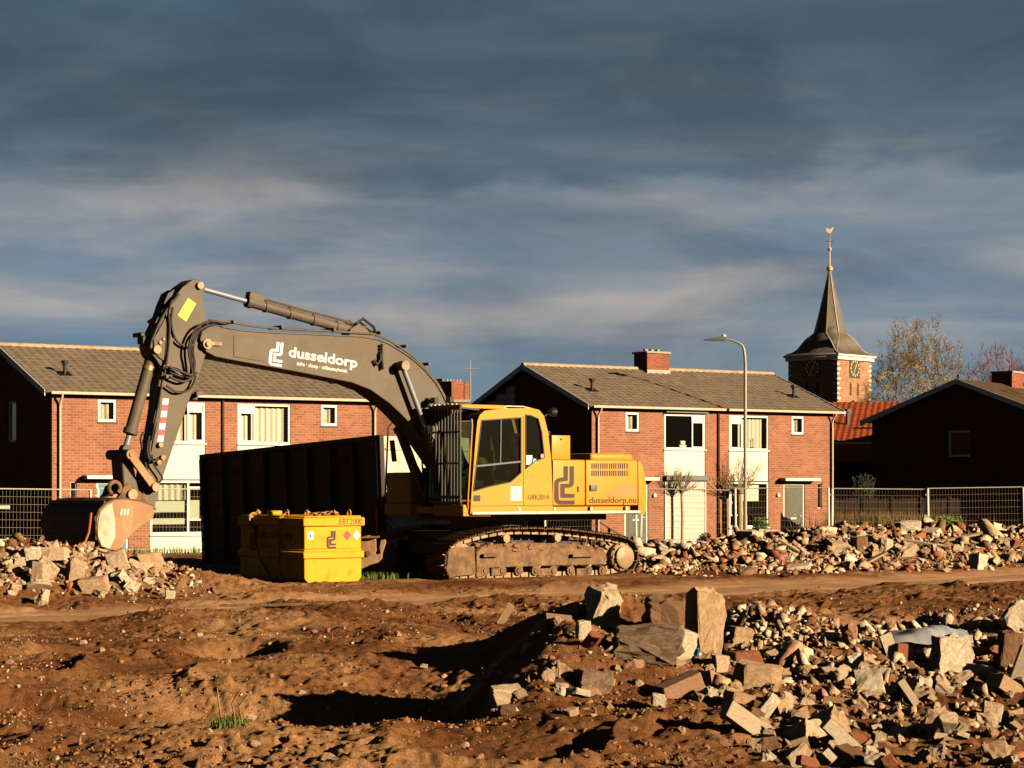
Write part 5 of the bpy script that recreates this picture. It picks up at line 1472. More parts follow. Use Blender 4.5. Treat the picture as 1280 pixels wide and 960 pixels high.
# --- boom cylinders
def ram(name, a, b, split, r, rod_r, parent=exr, m='boom_grey', eye=.09):
    a, b = Vector(a), Vector(b); c = a.lerp(b, split)
    f = MB(); f.cyl(a, c, r, r, 16); f.cyl(c - (b - a).normalized() * .09, c, r * 1.22, r * 1.22, 16); f.cyl(a - Vector((0, eye * 1.1, 0)), a + Vector((0, eye * 1.1, 0)), eye, eye, 14)
    o = f.build(name, M[m], parent, bevel=.004)
    f = MB(); f.cyl(c, b, rod_r, rod_r, 14); f.build('rod', M['chrome'], o)
    f = MB(); f.cyl(b - Vector((0, eye * .9, 0)), b + Vector((0, eye * .9, 0)), eye * .95, eye * .95, 14); f.build('rod_eye', M[m], o)
    return o
for vv in (.42, -.42):
    ub, zb_ = ex(503, 457, .42); uf, zf = ex(566, 627, .42)
    o = ram('boom_cylinder', (uf, vv, zf), (ub, vv, zb_), .56, .088, .048, m='dark_steel')
    f = MB(); f.tube([(uf + .05, vv + .12, zf + .3), (uf + .35, vv + .12, zf + .75), (uf + .62, vv + .11, zf + 1.15)], .016, 6); f.build('hydraulic_pipe', M['dark_steel'], o)
f = MB(); ub, zb_ = ex(503, 457, .42); f.cyl((ub, -.52, zb_), (ub, .50, zb_), .06, .06, 14); f.cyl((ub, .48, zb_), (ub, .53, zb_), .085, .085, 14); f.build('cylinder_pin', M['worn_steel'], boom)
f = MB(); u0, z0 = ex(538, 540, -.42); f.lathe([(0.02, 0), (.13, .03), (.16, .12), (.13, .2), (0, .22)], (ex(545, 545, .38)[0], .36, ex(545, 545, .38)[1]), (.4, .4, .2), 14); f.build('work_light', M['silver'], boom)

# --- stick cylinder on top of the boom
a = ex(449, 416, .0); b = ex(249, 360, .0)
sc = ram('stick_cylinder', (a[0], 0, a[1]), (b[0], 0, b[1]), .715, .088, .045, eye=.08)
f = MB(); c1 = Vector((a[0], 0, a[1])).lerp(Vector((b[0], 0, b[1])), .70); f.box((c1.x - .12, .0, c1.z + .08), (.3, .16, .14), Matrix.Rotation(-math.atan2(b[1] - a[1], b[0] - a[0]), 3, 'Y')); f.build('valve_block', M['boom_grey'], sc, bevel=.01)
f = MB()
for vv in (.05, -.05):
    P0 = Vector((a[0], vv, a[1])); P1 = Vector((b[0], vv, b[1])); up = Vector((0, 0, .115))
    f.tube([P0.lerp(P1, .03) + up * .8, P0.lerp(P1, .1) + up * 1.25, P0.lerp(P1, .35) + up * 1.1, P0.lerp(P1, .62) + up * 1.1], .018, 6)
f.tube([(a[0] - .25, .06, a[1] + .02), (a[0] - .12, .06, a[1] + .1), (a[0] + .02, .06, a[1] + .1), (a[0] + .12, .06, a[1] + .14), (a[0]+.25,.06,a[1]+.2)], .02, 7)
f.build('hydraulic_pipe', M['boom_grey'], sc)
f = MB(); u0, z0 = ex(470, 420, .1); u1, z1 = ex(445, 405, .1); f.tube([(u1, .1, z1), (u1 - .15, .1, z1 + .10), (u0 + .05, .1, z0 + .16), (u0 - .02, .1, z0)], .028, 8); f.tube([(u1, .02, z1 - .03), (u1 - .12, .02, z1 + .05), (u0 + .1, .02, z0 + .12), (u0 + .05, .02, z0)], .025, 8); f.build('hose', M['rubber'], sc)
f = MB()
for s_ in (.15, .3, .45, .6): f = MB(); c1 = Vector((a[0], 0, a[1])).lerp(Vector((b[0], 0, b[1])), s_); f.cyl(c1 - Vector((.02, 0, 0)), c1 + Vector((.02, 0, 0)), .105, .105, 14); f.build('clamp_band', M['boom_grey'], sc)
f = MB(); f.prism(exs([(436, 424), (438, 411), (446, 406), (456, 409), (470, 423), (470, 427)], .14), uvz, .10, .14); f.prism(exs([(436, 424), (438, 411), (446, 406), (456, 409), (470, 423), (470, 427)], .14), uvz, -.14, -.10); f.build('cylinder_lug', M['boom_grey'], boom, bevel=.005)

# --- stick
VK = .20
so_ = [(241, 349.5), (246, 348.5), (250, 351), (252, 358), (255, 380), (258.5, 403), (258, 425), (256.5, 445), (250, 466), (242, 486), (236, 502), (214, 566), (206, 590), (201, 603), (196, 622), (193, 637), (186, 641), (179, 636), (177, 625), (182, 603), (188, 570), (194, 540), (199, 510), (201.5, 480), (201, 458), (196, 450), (190, 442), (187.5, 433), (190, 424), (205, 394), (215, 376), (228, 359)]
f = MB(); side_plate(f, so_, -VK, VK); stick = f.build('stick', M['boom_grey'], exr, bevel=.008)
f = MB(); f.prism(exs([(235, 372.5), (245, 379.5), (232.5, 402), (222, 394)], VK), uvz, VK + .001, VK + .006); f.build('sticker', M['sticker_yellow'], stick)
# red and white warning strip
p0, p1, w0 = (203.5, 498), (196.5, 552), 7.4
for i in range(7):
    t0, t1 = i / 7, (i + 1) / 7
    A = (p0[0] + (p1[0] - p0[0]) * t0, p0[1] + (p1[1] - p0[1]) * t0 * 1.0); B = (p0[0] + (p1[0] - p0[0]) * t1, p0[1] + (p1[1] - p0[1]) * t1)
    f = MB(); f.prism(exs([A, (A[0] + w0, A[1] + .3), (B[0] + w0, B[1] + .3), B], VK), uvz, VK + .001, VK + .005); f.build('warning_stripe', M['sticker_red' if i % 2 else 'letter_white'], stick)
f = MB(); pl = exs([(191, 424), (207, 396), (213, 392), (211, 420), (205, 452), (197, 446), (192, 440)], VK); f.prism(pl, uvz, VK + .001, VK + .03)
pl = exs([(209, 398), (217, 398), (212, 460), (203, 462)], VK); f.prism(pl, uvz, VK + .001, VK + .05); f.build('stiffener', M['boom_grey'], stick, bevel=.006)
f = MB()
for px, py, r_ in ((249, 357, .06), (195, 437, .07), (199, 428, .03), (203, 424, .025)): u0, z0 = ex(px, py, VK); f.cyl((u0, VK, z0), (u0, VK + .06, z0), r_, r_, 12)
f.build('pin_caps', M['worn_steel'], stick)
f = MB(); f.prism(exs([(196, 400), (203, 395), (208, 380), (214, 366), (222, 361), (216, 376), (208, 394), (200, 405)], VK), uvz, -.16, .10); f.build('rear_cover', M['black'], stick)
f = MB(); a = ex(184, 418, VK); f.box((a[0] + .05, 0, a[1]), (.08, .3, .07)); f.box((a[0] + .0, .0, a[1] - .08), (.06, .2, .14)); f.build('work_light', M['black'], stick, bevel=.01)
# hoses of the stick: long runs down the back, loops at the joint
def hose(pxs, v, r, m='rubber', parent=stick, name='hose'):
    f = MB(); P = []
    for k, q in enumerate(pxs):
        vv = v if len(q) == 2 else q[2]; u_, z_ = ex(q[0], q[1], vv); P.append(Vector((u_, vv, z_)))
    # smooth with Catmull-Rom
    S = []
    for i in range(len(P) - 1):
        p_1 = P[i - 1] if i else P[i]; p2 = P[i + 1]; p3 = P[i + 2] if i + 2 < len(P) else p2
        for k in range(5):
            t = k / 5; S.append(.5 * ((2 * P[i]) + (p2 - p_1) * t + (2 * p_1 - 5 * P[i] + 4 * p2 - p3) * t * t + (-p_1 + 3 * P[i] - 3 * p2 + p3) * t ** 3))
    S.append(P[-1]); f.tube(S, r, 7); return f.build(name, M[m], parent)
for k, (dx, dy, vv) in enumerate(((0, 0, .26), (3, 2, .31), (5, -2, .35))):
    hose([(282, 405), (268 - dx, 404 + dy), (252 - dx, 411 + dy), (243 - dx, 425), (241 - dx, 440), (243 - dx, 455 + dy * 2), (240, 470 + dy), (228, 471 + dy * 3), (212, 465 + dy * 3)], vv, .022)
hose([(216, 384), (214, 400), (216, 415), (222, 427), (234, 434), (243, 430)], .27, .022)
hose([(215, 375), (211, 390), (212, 410), (210, 440), (205, 470)], .27, .02)
hose([(208, 482), (220, 490), (232, 489), (240, 483), (245, 470)], .28, .02)
hose([(206, 459), (222, 462), (236, 472), (246, 466)], .30, .024)
hose([(224, 368), (212, 382), (200, 402), (190, 425)], .24, .022)
hose([(204, 475), (199, 498), (196, 520), (190, 545), (187, 565), (192, 578)], .23, .018, 'boom_grey', name='hydraulic_pipe')
hose([(200, 475), (196, 498), (192, 525), (186, 555), (184, 575)], .20, .018, 'boom_grey', name='hydraulic_pipe')
hose([(202, 482), (198, 505), (194, 525), (190, 550)], .26, .014, 'leaf_dark')
hose([(187, 545), (184, 560), (186, 573), (193, 577), (198, 572)], .27, .018)
hose([(190, 568), (192, 580), (200, 592), (203, 598), (198, 603), (190, 602), (182, 593), (172, 578)], .30, .016, 'leaf_dark')
hose([(180, 540), (176, 548), (178, 562), (182, 580), (185, 600)], .18, .02)
f = MB()
for px, py in ((205, 459), (208, 471), (246, 492)): u0, z0 = ex(px, py, VK); f.box((u0, VK + .05, z0), (.11, .10, .06))
f.build('pipe_clamps', M['boom_grey'], stick)
f = MB(); u0, z0 = ex(243, 493, VK); f.box((u0 - .05, VK - .1, z0 - .04), (.12, .1, .12)); f.build('work_light', M['dark_steel'], stick, bevel=.02)
f = MB(); u0, z0 = ex(198, 555, VK)
for px, py in ((199, 556), (202, 572), (197, 578)): u0, z0 = ex(px, py, VK); f.cyl((u0, VK, z0), (u0, VK + .07, z0), .045, .045, 6)
f.build('hose_couplings', M['worn_steel'], stick)

# --- bucket cylinder and linkage
a = ex(191, 441, .0); b = ex(156.5, 562, .0)
bc = ram('bucket_cylinder', (a[0], 0, a[1]), (b[0], 0, b[1]), .84, .098, .05, eye=.085)
f = MB(); c1 = Vector((a[0], 0, a[1])).lerp(Vector((b[0], 0, b[1])), .14); f.cyl(c1, c1.lerp(Vector((b[0], 0, b[1])), .05), .104, .104, 16); f.build('worn_band', M['brass'], bc)
def link(name, p, q, w, v0, v1, m='mud_steel'):
    (u0, z0), (u1, z1) = p, q; d = Vector((u1 - u0, z1 - z0)).normalized(); n_ = Vector((-d.y, d.x)) * w
    poly = [(u0 + n_.x, z0 + n_.y), (u0 - d.x * w, z0 - d.y * w), (u0 - n_.x, z0 - n_.y), (u1 - n_.x, z1 - n_.y), (u1 + d.x * w, z1 + d.y * w), (u1 + n_.x, z1 + n_.y)]
    f = MB(); f.prism(poly, uvz, v0, v1); f.cyl((u0, v0 - .01, z0), (u0, v1 + .01, z0), w * 1.25, w * 1.25, 14); f.cyl((u1, v0 - .01, z1), (u1, v1 + .01, z1), w * 1.35, w * 1.35, 14)
    f.cyl((u0, min(v0, v1) - .03, z0), (u0, max(v0, v1) + .03, z0), w * .6, w * .6, 10); f.cyl((u1, min(v0, v1) - .03, z1), (u1, max(v0, v1) + .03, z1), w * .6, w * .6, 10)
    return f.build(name, M[m], exr, bevel=.006)
pA = ex(162.5, 568, .3); pB = ex(192.5, 609, .3); pC = ex(160, 617, .0)
link('guide_link', pA, pB, .065, .27, .33, 'bucket_side_steel'); link('guide_link', pA, pB, .065, -.33, -.27, 'bucket_side_steel')
f = MB(); f.cyl((pA[0], -.42, pA[1]), (pA[0], .26, pA[1]), .085, .085, 14); f.build('link_pin', M['black'], exr)
f = MB(); f.prism([(pA[0] - .09, pA[1]), (pA[0] + .09, pA[1]), (pC[0] + .16, pC[1]), (pC[0] - .12, pC[1])], uvz, -.22, .18); f.build('bucket_link', M['boom_grey'], exr, bevel=.02)

# --- bucket
WB = 1.0
side = [(120, 660), (120.5, 648), (124, 638), (132, 630), (143, 625), (155, 624), (175, 627), (191, 633), (192.5, 641), (190, 649), (180, 655), (168, 664), (158, 674), (153, 684), (146, 688), (134, 687), (125, 683), (121, 672)]
S3 = exs(side, WB)
shell = exs([(153, 686), (140, 688.5), (126, 684), (120.5, 672), (119, 660), (119.5, 648), (123, 637), (131, 628.5), (142, 623.5), (156, 622), (176, 625.5), (191, 631.5), (196, 637)], WB)
f = MB(); nS = len(shell); th_ = .035
cen = Vector((sum(p[0] for p in shell) / nS, sum(p[1] for p in shell) / nS))
vs = []
for v in (-WB, WB):
    for p in shell: vs.append((p[0], v, p[1]))
    for p in shell:
        d = (cen - Vector(p)).normalized() * th_; vs.append((p[0] + d.x, v, p[1] + d.y))
N2 = 2 * nS; fs = []
for i in range(nS - 1):
    fs += [(i, i + 1, N2 + i + 1, N2 + i), (nS + i, N2 + nS + i, N2 + nS + i + 1, nS + i + 1), (i, nS + i, nS + i + 1, i + 1), (N2 + i, N2 + i + 1, N2 + nS + i + 1, N2 + nS + i)]
fs += [(0, N2, N2 + nS, nS), (nS - 1, 2 * nS - 1, N2 + 2 * nS - 1, N2 + nS - 1)]
f.add(vs, fs); bk = f.build('bucket', M['bucket_steel'], exr)
for v in (WB, -WB):
    f = MB(); f.prism(S3, uvz, v - .02, v + .02); sp = f.build('side_plate', M['bucket_side_steel'], bk, bevel=.006)
    if v > 0:
        f = MB(); f.prism(exs([(121, 655), (124, 640), (134, 631), (139, 629), (143, 650), (143, 672), (136, 686), (126, 683), (121.5, 671)], WB), uvz, WB + .021, WB + .035)
        f.build('wear_plate', M['worn_plate'], sp, bevel=.004)
        f = MB(); 
        for i in range(3): x = 149 + i * 4; a = ex(x, 644, WB); f.prism([(a[0], a[1]), (a[0] - .03, a[1]), (a[0] - .05, a[1] + .10), (a[0] - .02, a[1] + .10)], uvz, WB + .021, WB + .027)
        f.build('weld_marks', M['silver'], sp)
f = MB()
for k in range(1, 7, 1):
    p = shell[min(k + 1, nS - 2)]; q = shell[min(k + 1, nS - 2) - 1]
    if k in (2, 4, 6): f.bar((p[0], -WB, p[1]), (p[0], WB, p[1]), .03, .07)
f.build('wear_strips', M['bucket_steel'], bk)
f = MB()
lip = exs([(153, 688), (140, 691), (128, 686)], WB)
f.prism([lip[0], lip[1], (lip[1][0], lip[1][1] - .03), (lip[0][0], lip[0][1] - .03)], uvz, -WB - .02, WB + .02); f.build('cutting_lip', M['worn_steel'], bk)
for vc_ in (-.32, .32):
    f = MB(); f.prism(exs([(143, 626), (150, 617), (153, 608), (160, 604), (167, 609), (178, 618), (186, 626), (178, 630)], .3), uvz, vc_ - .025, vc_ + .025); f.build('bucket_ear', M['mud_steel'], bk, bevel=.008)
f = MB(); u0, z0 = ex(163, 618, .3); f.cyl((u0, -.42, z0), (u0, .40, z0), .085, .085, 14); f.cyl((pB[0], -.38, pB[1]), (pB[0], .38, pB[1]), .07, .07, 12); f.build('bucket_pin', M['worn_steel'], bk)
f = MB()   # curled lifting eye and rounded stiffeners along the bucket top
e0 = ex(139, 610, .3); f.tube([(e0[0] + .10 * cos(t), .42, e0[1] + .10 * sin(t)) for t in [R(a) for a in range(-60, 230, 24)]], .035, 8); f.build('lifting_eye', M['mud_steel'], bk)
for v0 in (-.55, .1):
    f = MB(); u0, z0 = ex(135, 628, v0); f.prism([(u0 - .42, z0 - .0), (u0 - .28, z0 + .10), (u0 - .05, z0 + .14), (u0 + .2, z0 + .06), (u0 + .30, z0 - .05)], uvz, v0 - .03, v0 + .18); f.build('top_stiffener', M['bucket_side_steel'], bk, bevel=.03, seg=2)
# bent rusty bar leaning on the bucket
P = [Vector(((px - CX) / FPX * Y_, Y_, EYE + (HY - py) / FPX * Y_)) for px, py, Y_ in ((114, 641, 33.9), (112.5, 655, 33.85), (111, 666, 33.8), (107, 676, 33.7), (103, 686, 33.6), (99, 696, 33.4))]
f = MB(); f.tube([tuple(p - P[-1]) for p in P], .018, 6); o = f.build('rebar', M['rust']); o.location = P[-1]; tag(o, 'bent rusty reinforcing bar standing in front of the dark bucket', 'steel bar')

# ------------------------------------------------------------------ dark roll-off container with cream end
KX, KY = -2.49, 42.0
ca = Vector((-.707, .707, 0))
tilt = math.atan2(2.85 - 3.17, 5.74)
ct = empty('container', (KX, KY, 0.74), rot=(0, -tilt * -1, math.atan2(ca.y, ca.x)))
ct.rotation_euler = (0, -tilt, math.atan2(ca.y, ca.x))
tag(ct, 'tall dark steel roll-off container with cream end doors, standing behind the yellow tank', 'container')
CLn, CW, CH = 5.74, 2.4, 2.43
# local: x along the dark side away from the near corner, y = into ... the other long side lies at -CW
f = MB(); f.span(0, CLn, -.05, 0, .15, CH - .1); f.span(0, CLn, -CW, -CW + .05, .15, CH - .1); f.span(CLn - .05, CLn, -CW + .05, -.05, .15, CH - .1); f.span(0, CLn, -CW, 0, .05, .15)
f.build('side_wall', M['container_paint'], ct)
f = MB(); f.span(-.02, CLn + .02, -.08, .05, CH - .1, CH); f.span(-.02, CLn + .02, -CW - .05, -CW + .08, CH - .1, CH); f.build('top_rail', M['container_paint'], ct, bevel=.01)
for i in range(9):
    x = .06 + (CLn - .12) * i / 8; f = MB(); f.span(x - .05, x + .05, .002, .085, .12, CH - .102); f.build('stiffener', M['container_paint'], ct, bevel=.008)
for i in range(6): f = MB(); f.cyl((CLn - .62, .11, .35 + i * .33), (CLn - .28, .11, .35 + i * .33), .014, .014, 6); f.build('ladder_rung', M['container_paint'], ct)
for x in (1.25, 4.55):
    f = MB(); f.span(x - .28, x + .28, .003, .012, CH - .52, CH - .34); pl = f.build('name_plate', M['seat_cloth'], ct)
f = MB()
for k in range(5): f.prism([(.0, .28 + k * .18), (.09, .34 + k * .18), (.09, .43 + k * .18), (.0, .37 + k * .18)], lambda a, b, q: (CLn - .12 + a - .0, q, b), .09, .095)
f.build('hazard_stripes', M['letter_white'], ct)
f = MB(); f.span(.03, .10, .088, .094, .35, 1.0); f.build('hazard_stripes', M['sticker_red'], ct)
f = MB(); f.span(-.06, -.0, -CW + .02, -.06, .12, CH - .02); dr = f.build('end_door', M['container_door_paint'], ct, bevel=.01)
f = MB(); f.span(-.085, -.062, -CW + .05, -.08, CH - .30, CH - .26); f.span(-.08, -.062, -CW + .05, -.08, 1.36, 1.385); f.span(-.075, -.062, -1.22, -1.19, .15, CH - .3); f.build('door_rib', M['container_door_paint'], dr)
for ya, yb in ((-.055, .06), (-CW - .06, -CW + .015)):
    f = MB(); f.span(-.07, .05, ya, yb, .1, CH); f.build('corner_post', M['container_paint'], ct, bevel=.01)
f = MB()
for k in range(3): f.prism([(-.18, .42 + k * .15), (-.05, .52 + k * .15), (-.05, .60 + k * .15), (-.18, .50 + k * .15)], lambda a, b, q: (q, a, b), -.068, -.063)
f.build('hazard_stripes', M['sticker_red'], dr)
f = MB(); f.span(.2, CLn - .2, -.7, -.55, -.12, .05); f.span(.2, CLn - .2, -1.8, -1.65, -.12, .05); f.build('skids', M['container_paint'], ct)

# ------------------------------------------------------------------ yellow fuel tank
TY = 35.7; Tz = EYE + (HY - 729) / FPX * TY
TX = (380.5 - CX) / FPX * TY
ta = R(39)      # local x along the bright face (right, away); local y along the dark face (left, away)
tk = empty('fuel_tank', (TX, TY, Tz), ta)
tag(tk, 'bright yellow steel fuel tank with flanged waist and lifting chains, before the dark container', 'fuel tank')
TW, TL, TH = 1.15, 2.0, 1.10
b0 = .06
f = MB(); f.prism([(0, .07), (.07, 0), (TW - .07, 0), (TW, .07), (TW, .56), (0, .56)], lambda a, b, q: (a, q, b), 0, TL); f.build('lower_tub', M['tank_yellow'], tk, bevel=.008)
f = MB(); f.span(.005, TW - .005, .005, TL - .005, .56, TH - .01); f.build('upper_tub', M['tank_yellow'], tk, bevel=.008)
f = MB(); f.span(-b0 * .6, TW + b0 * .6, -b0 * .6, TL + b0 * .6, .40, .52); f.build('waist_flange', M['tank_yellow'], tk, bevel=.012)
f = MB(); f.span(-b0 * .7, TW + b0 * .7, -b0 * .7, TL + b0 * .7, TH - .16, TH - .02); f.span(-.0, TW, -.0, TL, TH - .02, TH + .01); f.build('lid', M['tank_yellow'], tk, bevel=.012)
fnT = lambda a, b: (a, -.008, b)
m = logo_mb(.29, lambda a, b: (.45 + a * 1.25, -.004, .57 + b)); m.build('logo', M['black_paint'], tk)
m = text_mb('EBT2000', .14, lambda a, b: (.66 + a, -b0 * .7 - .004, TH - .135 + b), 0, .93); m.build('lettering', M['black_paint'], tk)
f = MB(); f.prism([(.86 - .0, .70), (.94, .78), (.86, .86), (.78, .78)], lambda a, b, q: (a, q, b), -.002, .004); f.build('warning_label', M['sticker_red'], tk)
f = MB(); f.prism([(1.05, .70), (1.13, .78), (1.05, .86), (.97, .78)], lambda a, b, q: (a, q, b), -.002, .004); f.build('warning_label', M['letter_white'], tk)
f = MB(); f.span(.06, .18, -.002, .004, .72, .85); lb = f.build('warning_label', M['letter_white'], tk); f = MB(); f.span(.105, .135, -.005, -.003, .755, .80); f.build('symbol', M['black'], lb)
m = logo_mb(.42, lambda a, b: (-.004, 1.68 - a * 1.3, .52 + b)); m.build('logo', M['black_paint'], tk)
m = text_mb('dusseldorp', .22, lambda a, b: (-.004, 1.33 - a, .72 + b), .004); m.build('lettering', M['black_paint'], tk)
m = text_mb('infra · sloop · milieutechniek', .085, lambda a, b: (-.004, 1.30 - a * .75, .58 + b)); m.build('lettering', M['black_paint'], tk)
def chain(pts, parent, r=.032, w=.011):
    f = MB(); P = [Vector(p) for p in pts]; tot = sum((b - a).length for a, b in zip(P[:-1], P[1:])); n_ = int(tot / (r * 1.7)); k = 0
    for i in range(n_ + 1):
        s = tot * i / n_
        for a, b in zip(P[:-1], P[1:]):
            L = (b - a).length
            if s <= L + 1e-6: p = a.lerp(b, s / L); d = (b - a).normalized(); break
            s -= L
        o1 = d.orthogonal().normalized(); o1.rotate(Matrix.Rotation(R(90 * (i % 2) + 20), 3, d))
        ring = [p + d * (r * 1.25 * cos(t)) + o1 * (r * .7 * sin(t)) for t in [2 * pi * q / 8 for q in range(9)]]
        f.tube(ring, w, 5)
    return f.build('chain', M['chain_steel'], parent)
chain([(.05, .62, TH + .04), (-.07, .62, TH - .02), (-.075, .61, TH - .3), (-.07, .66, .5), (-.09, .62, .30), (-.06, .60, .02)], tk)
chain([(.06, 1.55, TH + .05), (-.07, 1.55, TH - .0), (-.08, 1.54, TH - .16)], tk, .05, .018)
chain([(.30, .3, TH + .03), (.5, .1, TH + .05), (.62, .02, TH + .07), (.74, .12, TH + .03)], tk, .04, .016)
for x, y in ((.06, .62), (.06, 1.55), (1.1, .3), (.12, .12)):
    f = MB(); f.tube([(x, y + .05 * cos(t), TH + .05 + .055 * sin(t)) for t in [2 * pi * q / 10 for q in range(11)]], .016, 6); f.build('lifting_ring', M['chain_steel'], tk)
f = MB(); f.span(.1, .3, 1.12, 1.32, TH + .012, TH + .09); f.cyl((.3, .35, TH), (.3, .35, TH + .09), .05, .04, 8); f.build('filler_cap', M['tank_yellow'], tk, bevel=.02)
f = MB(); f.tube([(-.02, 1.5, .95), (-.04, 1.42, .6), (-.03, 1.25, .3), (-.04, 1.0, .12)], .014, 6); f.build('hose', M['rubber'], tk)

# rusty coupling plate right of the tank
PY = 37.2
def pp(px, py, Y=PY): return ((px - CX) / FPX * Y, EYE + (HY - py) / FPX * Y)
out = [pp(x, y) for x, y in [(449, 671), (462, 669), (470, 673), (471, 688), (469, 691.5), (472, 693.5), (475.5, 691), (474, 685), (476, 675), (482, 674), (482.5, 678), (478, 692), (478, 698), (473, 703), (463, 706), (451, 712)]]
c0 = Vector((out[0][0], PY, out[-1][1] - .02))
f = MB(); f.prism([(a - c0.x, b - c0.z) for a, b in out], lambda a, b, q: (a, q, b), -.06, .06)
o = empty('coupling_plate', (c0.x, PY, c0.z), 0); tag(o, 'rusty steel coupling plate with a hook slot beside the yellow tank', 'steel plate')
f.build('plate', M['bucket_side_steel'], o, bevel=.01)
f = MB(); a, b = pp(450, 672), pp(474, 671); f.bar((a[0] - c0.x, .0, a[1] - c0.z), (b[0] - c0.x, 0, b[1] - c0.z), .34, .03); f.cyl((a[0] - c0.x + .15, -.16, .3), (a[0] - c0.x + .15, .4, .3), .05, .05, 10); f.build('flange', M['mud_steel'], o, bevel=.006)
# ------------------------------------------------------------------ rubble
def rock_mesh(name, seed, kind):
    rnd = random.Random(seed); bm = bmesh.new()
    pts = []
    if kind in ('block', 'rough'):      # broken concrete with a few flat faces
        for x in (-1, 1):
            for y in (-1, 1):
                for z_ in (-1, 1):
                    pts.append(Vector((x * rnd.uniform(.55, 1), y * rnd.uniform(.55, 1), z_ * rnd.uniform(.6, 1))))
        for _ in range(5): pts.append(Vector((rnd.uniform(-1, 1), rnd.uniform(-1, 1), rnd.uniform(-1, 1))).normalized() * rnd.uniform(.9, 1.15))
    elif kind == 'round':
        for _ in range(22): pts.append(Vector((rnd.gauss(0, 1), rnd.gauss(0, 1), rnd.gauss(0, 1))).normalized() * rnd.uniform(.8, 1.05))
    elif kind == 'slab':
        n_ = rnd.randint(5, 7); a0 = rnd.random()
        for i in range(n_):
            a = 2 * pi * (i + a0 + rnd.uniform(-.2, .2)) / n_; r_ = rnd.uniform(.75, 1.1)
            for z_ in (-1, 1): pts.append(Vector((cos(a) * r_ * rnd.uniform(.92, 1), sin(a) * r_ * rnd.uniform(.92, 1), z_ * rnd.uniform(.85, 1))))
    elif kind == 'brick':
        k = rnd.random()
        x1 = 1 if k < .4 else rnd.uniform(.2, .8)
        for x in (-1, x1):
            for y in (-1, 1):
                for z_ in (-1, 1): pts.append(Vector((x + (rnd.uniform(-.25, .25) if x == x1 and k >= .4 else rnd.uniform(-.03, .03)), y + rnd.uniform(-.05, .05), z_ + rnd.uniform(-.05, .05))))
    vs = [bm.verts.new(p) for p in pts]
    r = bmesh.ops.convex_hull(bm, input=vs)
    bmesh.ops.delete(bm, geom=list({g for g in r['geom_interior'] + r['geom_unused'] if isinstance(g, bmesh.types.BMVert)}), context='VERTS')
    bmesh.ops.dissolve_limit(bm, angle_limit=R(6 if kind != 'brick' else 12), verts=bm.verts, edges=bm.edges)
    bmesh.ops.bevel(bm, geom=bm.edges[:], offset=.05 if kind != 'brick' else .04, segments=1, affect='EDGES', clamp_overlap=True)
    bmesh.ops.triangulate(bm, faces=bm.faces[:])
    cuts = 3 if kind != 'brick' else 2
    bmesh.ops.subdivide_edges(bm, edges=[e for e in bm.edges if e.calc_length() > .35], cuts=cuts, use_grid_fill=True)
    bmesh.ops.triangulate(bm, faces=bm.faces[:])
    from mathutils import noise as mn
    amp = .10 if kind == 'rough' else .05 if kind in ('block', 'round') else .045 if kind == 'slab' else .02
    for v in bm.verts:
        d = v.co.normalized(); q = mn.noise(v.co * 1.7 + Vector((seed, 0, 0))) * amp * 2.4 + mn.noise(v.co * 4.3 + Vector((0, seed, 0))) * amp * 1.6 + rnd.uniform(-amp, amp) * .45; v.co += d * q * (1 if kind != 'brick' else .8)
    bmesh.ops.recalc_face_normals(bm, faces=bm.faces[:])
    me = bpy.data.meshes.new(name); bm.to_mesh(me); bm.free()
    return me
KINDS = {'block': 8, 'round': 5, 'slab': 5, 'brick': 6, 'rough': 7}
LIB = {(k, m_): None for k in KINDS for m_ in range(0)}
_lib = {}
def rock(kind, idx, matn):
    key = (kind, idx % KINDS[kind], matn)
    if key not in _lib:
        me = rock_mesh(f'{kind}_{matn}', 100 * (1 + list(KINDS).index(kind)) + key[1], kind); me.materials.append(M[matn]); _lib[key] = me
    return _lib[key]
NAME = {'block': 'concrete_chunk', 'rough': 'rubble_lump', 'round': 'stone', 'slab': 'flat_concrete_chunk', 'brick': 'broken_brick'}
def put(kind, idx, matn, loc, size, rot, label, cat, group=None, name=None):
    o = bpy.data.objects.new(name or NAME[kind], rock(kind, idx, matn)); col.objects.link(o)
    o.location = loc; o.scale = (size[0] / 2, size[1] / 2, size[2] / 2); o.rotation_euler = rot
    tag(o, label, cat, group); return o
def at_px(px, py_bottom, w_px, h_px, kind, idx, matn, label, depth=1.0, rot=(0, 0, 0), cat='concrete chunk', sink=.12, name=None, Y=None, grp=None):
    """stand a piece on the ground where the picture shows its foot"""
    g = ground_hit(px, py_bottom, 10, 60)
    if g is None: return None
    if Y is not None: g = Vector((fx(px, Y), Y, EYE + (HY - py_bottom) / FPX * Y))
    k = g.y / FPX; w, h = w_px * k, h_px * k
    return put(kind, idx, matn, (g.x, g.y + w * depth * .3, g.z + h * (.5 - sink)), (w, w * depth, h * (1 + sink)), tuple(R(a) for a in rot), label, cat, grp, name)

